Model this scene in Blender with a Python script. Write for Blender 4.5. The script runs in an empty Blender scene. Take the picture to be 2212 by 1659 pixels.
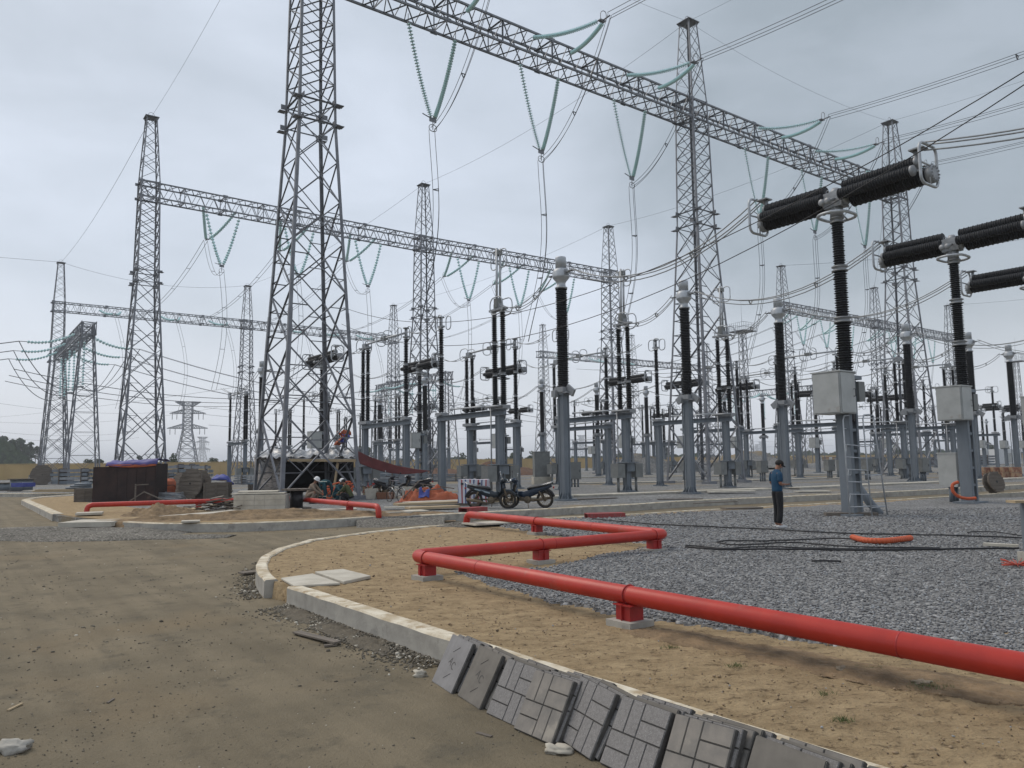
import bpy, bmesh, math, random
from mathutils import Vector, Matrix, noise as mnoise
R = math.radians
HAZE = 0.00034
random.seed(7)
sc = bpy.context.scene
COL = sc.collection
# ---------------------------------------------------------------- camera, sky, sun, exposure
H = 1.78; FPX = 1690.0; PITCH = math.atan(171/1690.0); ROLL = R(0.84)
cam_d = bpy.data.cameras.new('camera'); cam = bpy.data.objects.new('camera', cam_d); COL.objects.link(cam)
cp, sp, cr, sr = math.cos(PITCH), math.sin(PITCH), math.cos(ROLL), math.sin(ROLL)
FW = Vector((0, cp, sp)); R0 = Vector((1, 0, 0)); U0 = Vector((0, -sp, cp))
RT = cr*R0 - sr*U0; UP = sr*R0 + cr*U0
cam.matrix_world = Matrix(((RT.x, UP.x, -FW.x, 0), (RT.y, UP.y, -FW.y, 0), (RT.z, UP.z, -FW.z, H), (0, 0, 0, 1)))
cam_d.sensor_width = 36; cam_d.lens = 36*FPX/2212; cam_d.clip_end = 6000; cam_d.clip_start = 0.05
sc.camera = cam
SUN_EL, SUN_AZ = R(52), R(-60)
w = bpy.data.worlds.new("World"); sc.world = w; w.use_nodes = True
nt = w.node_tree; nt.nodes.clear()
def N(t, **k):
    n = nt.nodes.new(t)
    for a, b in k.items(): setattr(n, a, b)
    return n
L = nt.links.new
out = N('ShaderNodeOutputWorld'); bg = N('ShaderNodeBackground'); bg.inputs[1].default_value = 0.1
sky = N('ShaderNodeTexSky', sky_type='NISHITA'); sky.sun_disc = False
sky.sun_elevation = SUN_EL; sky.sun_rotation = SUN_AZ; sky.air_density = 1.5; sky.dust_density = 3
tc = N('ShaderNodeTexCoord'); sep = N('ShaderNodeSeparateXYZ'); L(tc.outputs['Generated'], sep.inputs[0])
mp = N('ShaderNodeMapping'); mp.inputs['Scale'].default_value = (1, 1, 2.4); L(tc.outputs['Generated'], mp.inputs[0])
n1 = N('ShaderNodeTexNoise'); n1.inputs['Scale'].default_value = 3.1; n1.inputs['Detail'].default_value = 6; n1.inputs['Roughness'].default_value = 0.5; n1.inputs['Distortion'].default_value = 0.3
L(mp.outputs[0], n1.inputs['Vector'])
mr = N('ShaderNodeMapRange'); mr.inputs[1].default_value = 0.32; mr.inputs[2].default_value = 0.68; L(n1.outputs['Fac'], mr.inputs[0])
# a heavier bank of cloud hangs over the right-hand side of the view
dp = N('ShaderNodeVectorMath', operation='DOT_PRODUCT'); L(tc.outputs['Generated'], dp.inputs[0]); dp.inputs[1].default_value = Vector((0.47, 0.80, 0.42)).normalized()
mr2 = N('ShaderNodeMapRange', interpolation_type='SMOOTHSTEP'); mr2.inputs[1].default_value = 0.90; mr2.inputs[2].default_value = 0.99; L(dp.outputs['Value'], mr2.inputs[0])
ma = N('ShaderNodeMath', operation='MULTIPLY_ADD'); L(mr2.outputs[0], ma.inputs[0]); ma.inputs[1].default_value = -0.75; 
mb = N('ShaderNodeMath', operation='MULTIPLY_ADD'); L(mr.outputs[0], mb.inputs[0]); mb.inputs[1].default_value = 0.46; mb.inputs[2].default_value = 0.50
L(mb.outputs[0], ma.inputs[2])
ramp = N('ShaderNodeValToRGB'); ce = ramp.color_ramp
ce.elements[0].position = 0.0; ce.elements[0].color = (0.30, 0.345, 0.39, 1)
ce.elements[1].position = 1.0; ce.elements[1].color = (0.60, 0.655, 0.75, 1)
L(ma.outputs[0], ramp.inputs[0])
# paler, warmer towards the horizon
hz = N('ShaderNodeMapRange', interpolation_type='SMOOTHSTEP'); hz.inputs[1].default_value = 0.0; hz.inputs[2].default_value = 0.26; hz.inputs[3].default_value = 0.75; hz.inputs[4].default_value = 0.0; L(sep.outputs['Z'], hz.inputs[0])
mixh = N('ShaderNodeMixRGB'); L(hz.outputs[0], mixh.inputs[0]); L(ramp.outputs[0], mixh.inputs[1]); mixh.inputs[2].default_value = (0.64, 0.665, 0.71, 1)
sc10 = N('ShaderNodeVectorMath', operation='SCALE'); sc10.inputs['Scale'].default_value = 9.7; L(mixh.outputs[0], sc10.inputs[0])
mixs = N('ShaderNodeMixRGB'); mixs.inputs[0].default_value = 0.93; L(sky.outputs[0], mixs.inputs[1]); L(sc10.outputs[0], mixs.inputs[2])
L(mixs.outputs[0], bg.inputs[0]); L(bg.outputs[0], out.inputs[0])
sd = bpy.data.lights.new('sun', 'SUN'); sun = bpy.data.objects.new('sun', sd); COL.objects.link(sun)
sd.energy = 1.4; sd.angle = R(35); sd.color = (1, 0.90, 0.77)
_sd = Vector((math.sin(SUN_AZ)*math.cos(SUN_EL), math.cos(SUN_AZ)*math.cos(SUN_EL), math.sin(SUN_EL)))
sun.rotation_euler = _sd.to_track_quat('Z', 'Y').to_euler()
sc.view_settings.view_transform = 'Standard'; sc.view_settings.look = 'None'; sc.view_settings.gamma = 1; sc.view_settings.use_curve_mapping = False
sc.view_settings.exposure = 0.40
sc.cycles.max_bounces = 5; sc.cycles.diffuse_bounces = 2; sc.cycles.glossy_bounces = 2; sc.cycles.transmission_bounces = 3; sc.cycles.transparent_max_bounces = 6

# ---------------------------------------------------------------- surveying: a point of the photograph to a point of the place
def ray(px, py):
    d = FW + RT*((px-1106)/FPX) + UP*((829.5-py)/FPX)
    return d.x/d.y, d.z/d.y
def G(px, py, z=0.0):
    a, b = ray(px, py); Y = (z-H)/b
    return Vector((a*Y, Y, z))
def at(px, py, Y):
    a, b = ray(px, py)
    return Vector((a*Y, Y, H+b*Y))
TH = R(36.0)
A = Vector((math.cos(TH), math.sin(TH), 0)); B = Vector((-A.y, A.x, 0)); Z = Vector((0, 0, 1))
O = Vector((2.5, 37.1, 0))
def gr(a, b, z=0): return O + a*A + b*B + z*Z

# ---------------------------------------------------------------- materials
MATS = {}
def mat(name, c1, c2=None, scale=6.0, rough=0.7, metal=0.0, bump=0.0, bscale=None, detail=5, world=False, lo=0.35, hi=0.65, c3=None, s3=None, t3=0.55, glass=0.0, dist=0.02, spec=0.4, stretch=None):
    m = bpy.data.materials.new(name); m.use_nodes = True; t = m.node_tree; t.nodes.clear()
    def n(ty, **k):
        q = t.nodes.new(ty)
        for a, b in k.items(): setattr(q, a, b)
        return q
    l = t.links.new
    o = n('ShaderNodeOutputMaterial'); p = n('ShaderNodeBsdfPrincipled'); l(p.outputs[0], o.inputs[0])
    p.inputs['Roughness'].default_value = rough; p.inputs['Metallic'].default_value = metal
    p.inputs['Specular IOR Level'].default_value = spec
    if world: g = n('ShaderNodeNewGeometry'); vec = g.outputs['Position']
    else: g = n('ShaderNodeTexCoord'); vec = g.outputs['Object']
    if stretch:
        mpn = n('ShaderNodeMapping'); mpn.inputs['Scale'].default_value = stretch; l(vec, mpn.inputs[0]); vec = mpn.outputs[0]
    if c2 is None: c2 = tuple(min(1, x*0.78) for x in c1)
    tx = n('ShaderNodeTexNoise'); tx.inputs['Scale'].default_value = scale; tx.inputs['Detail'].default_value = detail; tx.inputs['Roughness'].default_value = 0.62; l(vec, tx.inputs['Vector'])
    r = n('ShaderNodeValToRGB'); r.color_ramp.elements[0].position = lo; r.color_ramp.elements[1].position = hi
    r.color_ramp.elements[0].color = (*c2, 1); r.color_ramp.elements[1].color = (*c1, 1); l(tx.outputs['Fac'], r.inputs[0])
    col = r.outputs[0]
    if c3:
        t3n = n('ShaderNodeTexNoise'); t3n.inputs['Scale'].default_value = s3 or scale*0.2; t3n.inputs['Detail'].default_value = 6; t3n.inputs['Roughness'].default_value = 0.65; l(vec, t3n.inputs['Vector'])
        m3 = n('ShaderNodeMapRange'); m3.inputs[1].default_value = t3; m3.inputs[2].default_value = t3+0.12; l(t3n.outputs['Fac'], m3.inputs[0])
        mx = n('ShaderNodeMixRGB'); l(m3.outputs[0], mx.inputs[0]); l(col, mx.inputs[1]); mx.inputs[2].default_value = (*c3, 1); col = mx.outputs[0]
    if name == 'road_dirt':
        mpr = n('ShaderNodeMapping'); mpr.vector_type = 'POINT'; mpr.inputs['Rotation'].default_value = (0, 0, -R(126)); l(vec, mpr.inputs[0]); ms = n('ShaderNodeMapping'); ms.inputs['Scale'].default_value = (0.05, 1.9, 1); l(mpr.outputs[0], ms.inputs[0])
        tr = n('ShaderNodeTexNoise'); tr.inputs['Scale'].default_value = 1.6; tr.inputs['Detail'].default_value = 4; tr.inputs['Distortion'].default_value = 0.3; l(ms.outputs[0], tr.inputs['Vector'])
        tm = n('ShaderNodeMapRange'); tm.inputs[1].default_value = 0.35; tm.inputs[2].default_value = 0.65; tm.inputs[3].default_value = 0.88; tm.inputs[4].default_value = 1.09; l(tr.outputs['Fac'], tm.inputs[0])
        ts = n('ShaderNodeVectorMath', operation='SCALE'); l(col, ts.inputs[0]); l(tm.outputs[0], ts.inputs['Scale']); col = ts.outputs[0]
        wn = n('ShaderNodeTexNoise'); wn.inputs['Scale'].default_value = 0.35; wn.inputs['Detail'].default_value = 6; l(vec, wn.inputs['Vector']); wm = n('ShaderNodeMapRange'); wm.inputs[1].default_value = 0.55; wm.inputs[2].default_value = 0.7; l(wn.outputs['Fac'], wm.inputs[0])
        wx = n('ShaderNodeMixRGB'); l(wm.outputs[0], wx.inputs[0]); l(col, wx.inputs[1]); wx.inputs[2].default_value = (0.195, 0.152, 0.095, 1); col = wx.outputs[0]
    l(col, p.inputs['Base Color'])
    if bump:
        bt = n('ShaderNodeTexNoise'); bt.inputs['Scale'].default_value = bscale or scale*3; bt.inputs['Detail'].default_value = 6; bt.inputs['Roughness'].default_value = 0.65; l(vec, bt.inputs['Vector'])
        b = n('ShaderNodeBump'); b.inputs['Strength'].default_value = bump; b.inputs['Distance'].default_value = dist; l(bt.outputs['Fac'], b.inputs['Height']); l(b.outputs[0], p.inputs['Normal'])
    if glass: p.inputs['Transmission Weight'].default_value = glass
    MATS[name] = m
    return m
STEEL = mat('galvanised_steel', (0.215, 0.225, 0.245), (0.135, 0.142, 0.158), 1.2, 0.55, 0.25)
COLUMN = mat('column_steel', (0.19, 0.215, 0.24), (0.13, 0.15, 0.17), 1.5, 0.6, 0.2, stretch=(1, 1, 0.25))
ALU = mat('cast_aluminium', (0.46, 0.48, 0.50), (0.34, 0.36, 0.38), 3, 0.45, 0.35)
ALUD = mat('dull_aluminium', (0.30, 0.31, 0.32), (0.22, 0.23, 0.24), 4, 0.5, 0.35)
PORC = mat('dark_porcelain', (0.024, 0.025, 0.027), (0.016, 0.017, 0.019), 2, 0.6, 0, spec=0.3)
PORCB = mat('brown_porcelain', (0.035, 0.03, 0.032), (0.02, 0.018, 0.02), 2, 0.45, 0, spec=0.35)
GLASS = mat('teal_glass', (0.56, 0.77, 0.77), (0.47, 0.70, 0.70), 2, 0.12, 0)
WIRE = mat('dark_conductor', (0.09, 0.095, 0.105), (0.06, 0.065, 0.07), 2, 0.5, 0.4)
CABLE = mat('black_cable', (0.015, 0.015, 0.017), None, 3, 0.6)
BOXG = mat('cabinet_grey', (0.40, 0.41, 0.40), (0.33, 0.34, 0.33), 2.0, 0.5, 0.1, c3=(0.27, 0.25, 0.22), s3=1.6, t3=0.6)
BOXD = mat('dull_cabinet', (0.20, 0.21, 0.205), (0.15, 0.155, 0.15), 2.0, 0.6, 0.1)
RED = mat('red_pipe_paint', (0.46, 0.036, 0.021), (0.37, 0.028, 0.018), 2.5, 0.42, 0, c3=(0.34, 0.085, 0.060), s3=2.6, t3=0.585, bump=0.25, bscale=22, dist=0.004, spec=0.4)
REDD = mat('red_support_paint', (0.36, 0.022, 0.02), (0.26, 0.018, 0.016), 5, 0.5, 0)
SAND = mat('dry_sand', (0.45, 0.340, 0.205), (0.262, 0.192, 0.112), 2.8, 0.97, 0, bump=1.0, bscale=17, world=True, c3=(0.135, 0.098, 0.06), s3=6.5, t3=0.55, dist=0.06, spec=0.1, lo=0.3, hi=0.68, detail=10, stretch=(1, 1.6, 1))  # dark third tone paints the brown shadows of the lumpy sand into its colour
ROAD = mat('road_dirt', (0.205, 0.170, 0.115), (0.150, 0.126, 0.086), 0.9, 0.95, 0, bump=0.9, bscale=38, world=True, c3=(0.128, 0.110, 0.078), s3=2.3, t3=0.55, dist=0.025, spec=0.2, detail=10)
CONC = mat('kerb_concrete', (0.40, 0.38, 0.335), (0.29, 0.275, 0.245), 3.0, 0.9, 0, bump=0.5, bscale=25, world=True, c3=(0.20, 0.192, 0.175), s3=1.9, t3=0.56, dist=0.01)
CONCL = mat('pale_concrete', (0.50, 0.47, 0.40), (0.38, 0.35, 0.29), 2.2, 0.9, 0, bump=0.4, bscale=22, world=True, dist=0.008)
WALLY = mat('yellow_render', (0.50, 0.36, 0.175), (0.43, 0.31, 0.15), 0.35, 0.9, 0, world=True)
WOOD = mat('weathered_wood', (0.17, 0.145, 0.12), (0.10, 0.085, 0.07), 5, 0.85, 0, bump=0.4, bscale=20, stretch=(0.3, 3, 3))
WOODL = mat('pale_timber', (0.42, 0.33, 0.21), (0.30, 0.23, 0.14), 5, 0.8, 0, stretch=(0.3, 3, 3))
TILE = mat('terrazzo_grey', (0.215, 0.205, 0.198), (0.155, 0.148, 0.143), 60, 0.75, 0, bump=0.3, bscale=150, dist=0.002, c3=(0.36, 0.36, 0.36), s3=120, t3=0.57)
TILE2 = mat('terrazzo_dusty', (0.235, 0.215, 0.19), (0.165, 0.155, 0.142), 7, 0.85, 0, bump=0.3, bscale=150, dist=0.002, c3=(0.30, 0.275, 0.235), s3=4, t3=0.56)
TILEB = mat('tile_back_cement', (0.17, 0.157, 0.138), (0.13, 0.12, 0.106), 6, 0.9, 0, bump=0.2, bscale=90, dist=0.002)
TILEP = mat('tile_back_pale', (0.24, 0.235, 0.235), (0.19, 0.185, 0.185), 6, 0.9, 0, bump=0.2, bscale=90, dist=0.002)
TILEE = mat('tile_edge', (0.105, 0.098, 0.09), (0.07, 0.066, 0.06), 14, 0.9, 0)
BLACK = mat('black_plastic', (0.02, 0.02, 0.023), None, 4, 0.45)
RUBBER = mat('tyre_rubber', (0.045, 0.038, 0.032), (0.02, 0.019, 0.018), 8, 0.85)
CHROME = mat('chrome', (0.6, 0.6, 0.6), None, 4, 0.25, 0.9)
ORANGE = mat('orange_tarp', (0.42, 0.11, 0.045), (0.27, 0.065, 0.03), 3, 0.7, 0)
HOSE = mat('orange_conduit', (0.52, 0.10, 0.035), (0.42, 0.08, 0.03), 6, 0.6, 0)
BLUET = mat('blue_tarp', (0.055, 0.075, 0.30), (0.035, 0.045, 0.19), 3, 0.6)
MAROON = mat('maroon_tarp', (0.125, 0.030, 0.028), (0.09, 0.024, 0.024), 2, 0.8)
FOIL = mat('foil_sheet', (0.40, 0.41, 0.42), (0.07, 0.07, 0.075), 2.2, 0.35, 0.5, bump=0.8, bscale=6, dist=0.05)
DARKN = mat('black_net', (0.010, 0.011, 0.013), None, 4, 0.95)
RUST = mat('rusty_sheet', (0.045, 0.026, 0.022), (0.022, 0.015, 0.014), 1.5, 0.85, 0, c3=(0.09, 0.05, 0.035), s3=1.2, t3=0.62)
SKIN = mat('skin', (0.26, 0.13, 0.08), (0.22, 0.105, 0.065), 4, 0.6)
HAIR = mat('black_hair', (0.012, 0.011, 0.011), None, 20, 0.7)
SHIRT = mat('teal_blue_shirt', (0.012, 0.058, 0.115), (0.008, 0.038, 0.08), 5, 0.85, bump=0.3, bscale=9, dist=0.02)
TROUS = mat('black_trousers', (0.018, 0.018, 0.020), None, 5, 0.9, bump=0.3, bscale=9, dist=0.02)
CREAM = mat('shoe_white', (0.5, 0.5, 0.5), None, 5, 0.7)
HELM = mat('white_helmet', (0.75, 0.75, 0.74), None, 5, 0.4)
KHAKI = mat('khaki_cloth', (0.25, 0.19, 0.14), (0.17, 0.13, 0.10), 5, 0.9)
TEALO = mat('teal_overalls', (0.015, 0.07, 0.085), (0.01, 0.045, 0.058), 5, 0.85)
OLIVE = mat('olive_cloth', (0.075, 0.085, 0.035), (0.045, 0.05, 0.022), 5, 0.9)
HIVIS = mat('reflective_band', (0.55, 0.58, 0.48), None, 5, 0.5)
LEAF = mat('leaves_dark', (0.055, 0.085, 0.035), (0.030, 0.048, 0.022), 0.5, 0.8, world=True)
LEAF2 = mat('leaves_grey_green', (0.085, 0.105, 0.06), (0.05, 0.065, 0.04), 0.5, 0.8, world=True)
BARK = mat('bark', (0.12, 0.10, 0.08), None, 3, 0.9)
STONE = [mat('stone_mid', (0.25, 0.249, 0.247), (0.17, 0.17, 0.17), 9, 0.85), mat('stone_dark', (0.13, 0.131, 0.135), (0.085, 0.086, 0.09), 9, 0.85), mat('stone_pale', (0.34, 0.35, 0.36), (0.25, 0.26, 0.27), 9, 0.85)]
PEBB = mat('road_pebble', (0.17, 0.15, 0.115), (0.10, 0.088, 0.068), 9, 0.9)
MUD = mat('muddy_metal', (0.17, 0.13, 0.085), (0.10, 0.08, 0.055), 5, 0.8)
# gravel sheet: cellular stones by the metre, for where single stones can no longer be told apart
def gravel_mat(name, base, cell, bump, patch=None, pt=0.6):
    m = bpy.data.materials.new(name); m.use_nodes = True; t = m.node_tree; t.nodes.clear()
    n = t.nodes.new; l = t.links.new
    o = n('ShaderNodeOutputMaterial'); p = n('ShaderNodeBsdfPrincipled'); l(p.outputs[0], o.inputs[0]); p.inputs['Roughness'].default_value = 0.92; p.inputs['Specular IOR Level'].default_value = 0.2
    g = n('ShaderNodeNewGeometry'); v = n('ShaderNodeTexVoronoi'); v.inputs['Scale'].default_value = cell; l(g.outputs['Position'], v.inputs['Vector'])
    sp_ = n('ShaderNodeSeparateColor'); l(v.outputs['Color'], sp_.inputs[0])
    r = n('ShaderNodeValToRGB'); e = r.color_ramp.elements
    e[0].position = 0; e[0].color = (*[c*0.45 for c in base], 1); e[1].position = 1; e[1].color = (*[min(1, c*1.9) for c in base], 1)
    k = r.color_ramp.elements.new(0.55); k.color = (*base, 1); k2 = r.color_ramp.elements.new(0.9); k2.color = (*[c*1.3 for c in base], 1)
    l(sp_.outputs[0], r.inputs[0])
    big = n('ShaderNodeTexNoise'); big.inputs['Scale'].default_value = 0.35; big.inputs['Detail'].default_value = 7; big.inputs['Roughness'].default_value = 0.7; l(g.outputs['Position'], big.inputs['Vector'])
    mr_ = n('ShaderNodeMapRange'); mr_.inputs[1].default_value = 0.3; mr_.inputs[2].default_value = 0.7; mr_.inputs[3].default_value = 0.72; mr_.inputs[4].default_value = 1.22; l(big.outputs['Fac'], mr_.inputs[0])
    vm = n('ShaderNodeVectorMath'); vm.operation = 'SCALE'; l(r.outputs[0], vm.inputs[0]); l(mr_.outputs[0], vm.inputs['Scale'])
    col = vm.outputs[0]
    if patch:
        b2 = n('ShaderNodeTexNoise'); b2.inputs['Scale'].default_value = 0.09; b2.inputs['Detail'].default_value = 8; b2.inputs['Roughness'].default_value = 0.68; l(g.outputs['Position'], b2.inputs['Vector'])
        m3 = n('ShaderNodeMapRange'); m3.inputs[1].default_value = pt; m3.inputs[2].default_value = pt+0.07; l(b2.outputs['Fac'], m3.inputs[0])
        mx = n('ShaderNodeMixRGB'); l(m3.outputs[0], mx.inputs[0]); l(col, mx.inputs[1]); mx.inputs[2].default_value = (*patch, 1); col = mx.outputs[0]
    l(col, p.inputs['Base Color'])
    b = n('ShaderNodeBump'); b.inputs['Strength'].default_value = bump; b.inputs['Distance'].default_value = 0.03; b.invert = True; l(v.outputs['Distance'], b.inputs['Height']); l(b.outputs[0], p.inputs['Normal'])
    return m
GRAV = gravel_mat('gravel_bed', (0.20, 0.20, 0.198), 24, 0.9)
GRAVF = gravel_mat('far_gravel', (0.195, 0.195, 0.19), 14, 0.8, (0.215, 0.175, 0.115), 0.53)
GRAVR = gravel_mat('spilt_gravel', (0.165, 0.155, 0.135), 26, 0.8)

# ---------------------------------------------------------------- mesh helpers
class MB:
    def __init__(s): s.v = []; s.f = []; s.mi = []; s.cur = 0; s.sm = []
    def add(s, vs, fs, smooth=False):
        o = len(s.v); s.v += [tuple(p) for p in vs]; s.f += [tuple(i+o for i in f) for f in fs]; s.mi += [s.cur]*len(fs); s.sm += [smooth]*len(fs)
        return s
    def box(s, c, d, rot=None):
        c = Vector(c); hx, hy, hz_ = d[0]/2, d[1]/2, d[2]/2
        vs = [Vector((x, y, z)) for x in (-hx, hx) for y in (-hy, hy) for z in (-hz_, hz_)]
        if rot is not None: vs = [rot @ q for q in vs]
        return s.add([q+c for q in vs], [(0, 1, 3, 2), (4, 6, 7, 5), (0, 4, 5, 1), (2, 3, 7, 6), (0, 2, 6, 4), (1, 5, 7, 3)])
    def frame(s, p, q):
        d = (q-p).normalized(); up = Z if abs(d.z) < 0.95 else Vector((1, 0, 0))
        x = d.cross(up).normalized(); y = x.cross(d).normalized(); return d, x, y
    def bar(s, p, q, w_, h_=None):
        p, q = Vector(p), Vector(q); h_ = h_ or w_; d, x, y = s.frame(p, q)
        vs = [a+x*sx*w_/2+y*sy*h_/2 for a in (p, q) for sx, sy in ((-1, -1), (1, -1), (1, 1), (-1, 1))]
        return s.add(vs, [(0, 3, 2, 1), (4, 5, 6, 7), (0, 1, 5, 4), (1, 2, 6, 5), (2, 3, 7, 6), (3, 0, 4, 7)])
    def tube(s, path, r, n=8, closed=False, caps=True, smooth=True):
        path = [Vector(p) for p in path]; m = len(path); rs = r if isinstance(r, (list, tuple)) else [r]*m
        vs = []; prevx = None
        for i, p in enumerate(path):
            a = path[(i-1) % m] if (closed or i) else p; b = path[(i+1) % m] if (closed or i < m-1) else p
            d = (b-a).normalized() if (b-a).length > 1e-9 else Z
            if prevx is None:
                up = Z if abs(d.z) < 0.9 else Vector((1, 0, 0)); x = d.cross(up).normalized()
            else:
                x = (prevx - d*prevx.dot(d)); x = x.normalized() if x.length > 1e-6 else prevx
            prevx = x; y = d.cross(x)
            for k in range(n):
                t = 2*math.pi*k/n; vs.append(p+(x*math.cos(t)+y*math.sin(t))*rs[i])
        fs = []
        for i in range(m if closed else m-1):
            j = (i+1) % m
            for k in range(n): fs.append((i*n+k, i*n+(k+1) % n, j*n+(k+1) % n, j*n+k))
        if caps and not closed: fs += [tuple(range(n))[::-1], tuple(range((m-1)*n, m*n))]
        return s.add(vs, fs, smooth)
    def lathe(s, prof, n=16, o=(0, 0, 0), ax=None, smooth=True):
        o = Vector(o); d = Vector(ax).normalized() if ax is not None else Z
        up = Vector((1, 0, 0)) if abs(d.x) < 0.9 else Vector((0, 1, 0)); x = d.cross(up).normalized(); y = d.cross(x)
        vs = []
        for r_, z_ in prof:
            for k in range(n):
                t = 2*math.pi*k/n; vs.append(o+d*z_+(x*math.cos(t)+y*math.sin(t))*r_)
        fs = []
        for i in range(len(prof)-1):
            for k in range(n): fs.append((i*n+k, i*n+(k+1) % n, (i+1)*n+(k+1) % n, (i+1)*n+k))
        fs += [tuple(range(n))[::-1], tuple(range((len(prof)-1)*n, len(prof)*n))]
        return s.add(vs, fs, smooth)
    def blob(s, c, r_, n=8, m=6, seed=None, amp=0.0, rot=None):
        c = Vector(c); vs = []; fs = []
        for i in range(m+1):
            ph = math.pi*i/m
            for k in range(n):
                t = 2*math.pi*k/n; q = Vector((math.sin(ph)*math.cos(t), math.sin(ph)*math.sin(t), math.cos(ph)))
                f = 1 + (amp*mnoise.noise(q*1.7+Vector((seed or 0, 3*(seed or 0), 0))) if amp else 0)
                q = Vector((q.x*r_[0], q.y*r_[1], q.z*r_[2]))*f
                if rot is not None: q = rot @ q
                vs.append(c+q)
        for i in range(m):
            for k in range(n): fs.append((i*n+k, (i+1)*n+k, (i+1)*n+(k+1) % n, i*n+(k+1) % n))
        return s.add(vs, fs, True)
    def mesh(s, name, mats, fix=True):
        me = bpy.data.meshes.new(name); me.from_pydata(s.v, [], s.f)
        for m in (mats if isinstance(mats, (list, tuple)) else [mats]): me.materials.append(m)
        me.polygons.foreach_set('material_index', s.mi); me.polygons.foreach_set('use_smooth', s.sm)
        if fix and len(s.f) < 60000:
            b = bmesh.new(); b.from_mesh(me); bmesh.ops.recalc_face_normals(b, faces=b.faces); b.to_mesh(me); b.free()
        me.update(); return me
    def build(s, name, mats, parent=None, **k): return put(name, s.mesh(name, mats), parent, **k)
def put(name, me, parent=None, loc=None, rot=None, scale=None, mtx=None):
    o = bpy.data.objects.new(name, me); COL.objects.link(o)
    if parent is not None: o.parent = parent
    if mtx is not None: o.matrix_basis = mtx
    if loc is not None: o.location = loc
    if rot is not None: o.rotation_euler = rot
    if scale is not None: o.scale = scale
    return o
def tag(o, label=None, cat=None, group=None, kind=None):
    if label: o['label'] = label
    if cat: o['category'] = cat
    if group: o['group'] = group
    if kind: o['kind'] = kind
    return o
def thing(name, label, cat, loc=(0, 0, 0), rz=0.0, group=None):
    o = bpy.data.objects.new(name, None); COL.objects.link(o); o.location = loc; o.rotation_euler = (0, 0, rz); o.empty_display_size = 0.2
    return tag(o, label, cat, group)
KIDS = {}
def kids(o):
    return [c for c in COL_OBJS() if c.parent == o]
def COL_OBJS(): return list(COL.objects)
def tree_of(root):
    """children of a finished thing, read once"""
    ch = {}
    for o in COL.objects:
        if o.parent: ch.setdefault(o.parent.name, []).append(o)
    def rec(o): return [(c, rec(c)) for c in ch.get(o.name, [])]
    return rec(root)
def dup(root, tr, loc, rz=None, label=None, group=None):
    r = root.copy(); COL.objects.link(r); r.location = loc
    if rz is not None: r.rotation_euler = (0, 0, rz)
    if label: r['label'] = label
    if group: r['group'] = group
    def rec(par, items):
        for c, sub in items:
            d = c.copy(); COL.objects.link(d); d.parent = par; rec(d, sub)
    rec(r, tr); return r
ORD = ['first', 'second', 'third', 'fourth', 'fifth', 'sixth', 'seventh', 'eighth', 'ninth', 'tenth', 'eleventh', 'twelfth']
def arc_path(pts, rad, n=6):
    """polyline with its corners rounded"""
    pts = [Vector(p) for p in pts]; o_ = [pts[0]]
    for i in range(1, len(pts)-1):
        a, b, c = pts[i-1], pts[i], pts[i+1]; u = (a-b).normalized(); v = (c-b).normalized()
        k = min(rad, (a-b).length*0.49, (c-b).length*0.49)
        for j in range(n+1):
            t = j/n; p0 = b+u*k; p1 = b+v*k; o_.append((1-t)**2*p0+2*t*(1-t)*b+t*t*p1)
    o_.append(pts[-1]); return o_
def ring_path(w_, h_, r_, u, v, c=(0, 0, 0), n=5):
    """rounded rectangle in the plane u, v"""
    c = Vector(c); u = Vector(u); v = Vector(v); o_ = []
    for sx, sy, a0 in ((1, 1, 0), (-1, 1, 90), (-1, -1, 180), (1, -1, 270)):
        for k in range(n+1):
            t = R(a0+90*k/n); o_.append(c+u*(sx*(w_/2-r_)+r_*math.cos(t))+v*(sy*(h_/2-r_)+r_*math.sin(t)))
    return o_
def sagline(p, q, sag, n=14):
    p, q = Vector(p), Vector(q)
    return [p.lerp(q, i/n)-Z*sag*4*(i/n)*(1-i/n) for i in range(n+1)]
# ================================================================ THE GROUND
import numpy as np
def inpoly(X, Y, poly):
    c = np.zeros(X.shape, bool); n = len(poly)
    for i in range(n):
        x1, y1 = poly[i][0], poly[i][1]; x2, y2 = poly[(i+1) % n][0], poly[(i+1) % n][1]
        if y1 == y2: continue
        k = ((y1 > Y) != (y2 > Y)) & (X < (x2-x1)*(Y-y1)/(y2-y1)+x1); c ^= k
    return c
def fan_grid(name, m, ymin, ymax, ratio, tmin, tmax, cols, zf, kind='structure', mask=None, keep=None):
    rows = int(math.log(ymax/ymin)/ratio)+1
    ys = ymin*np.exp(np.arange(rows)*ratio); ts = np.linspace(tmin, tmax, cols)
    Yg, Tg = np.meshgrid(ys, ts, indexing='ij'); Xg = Yg*Tg
    Zg = zf(Xg, Yg)
    v = np.stack([Xg, Yg, Zg], -1).reshape(-1, 3)
    idx = np.arange(rows*cols).reshape(rows, cols)
    q = np.stack([idx[:-1, :-1], idx[:-1, 1:], idx[1:, 1:], idx[1:, :-1]], -1).reshape(-1, 4)
    if keep is not None:
        kp = keep(Xg, Yg).reshape(-1); q = q[kp[q].any(1)]
    me = bpy.data.meshes.new(name); me.vertices.add(len(v)); me.vertices.foreach_set('co', v.ravel())
    me.loops.add(len(q)*4); me.loops.foreach_set('vertex_index', q.ravel().astype(np.int32))
    me.polygons.add(len(q)); me.polygons.foreach_set('loop_start', np.arange(len(q), dtype=np.int32)*4)
    me.polygons.foreach_set('use_smooth', [True]*len(q)); me.update(calc_edges=True); me.validate()
    me.materials.append(m); o = put(name, me); tag(o, kind=kind); return o
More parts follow.
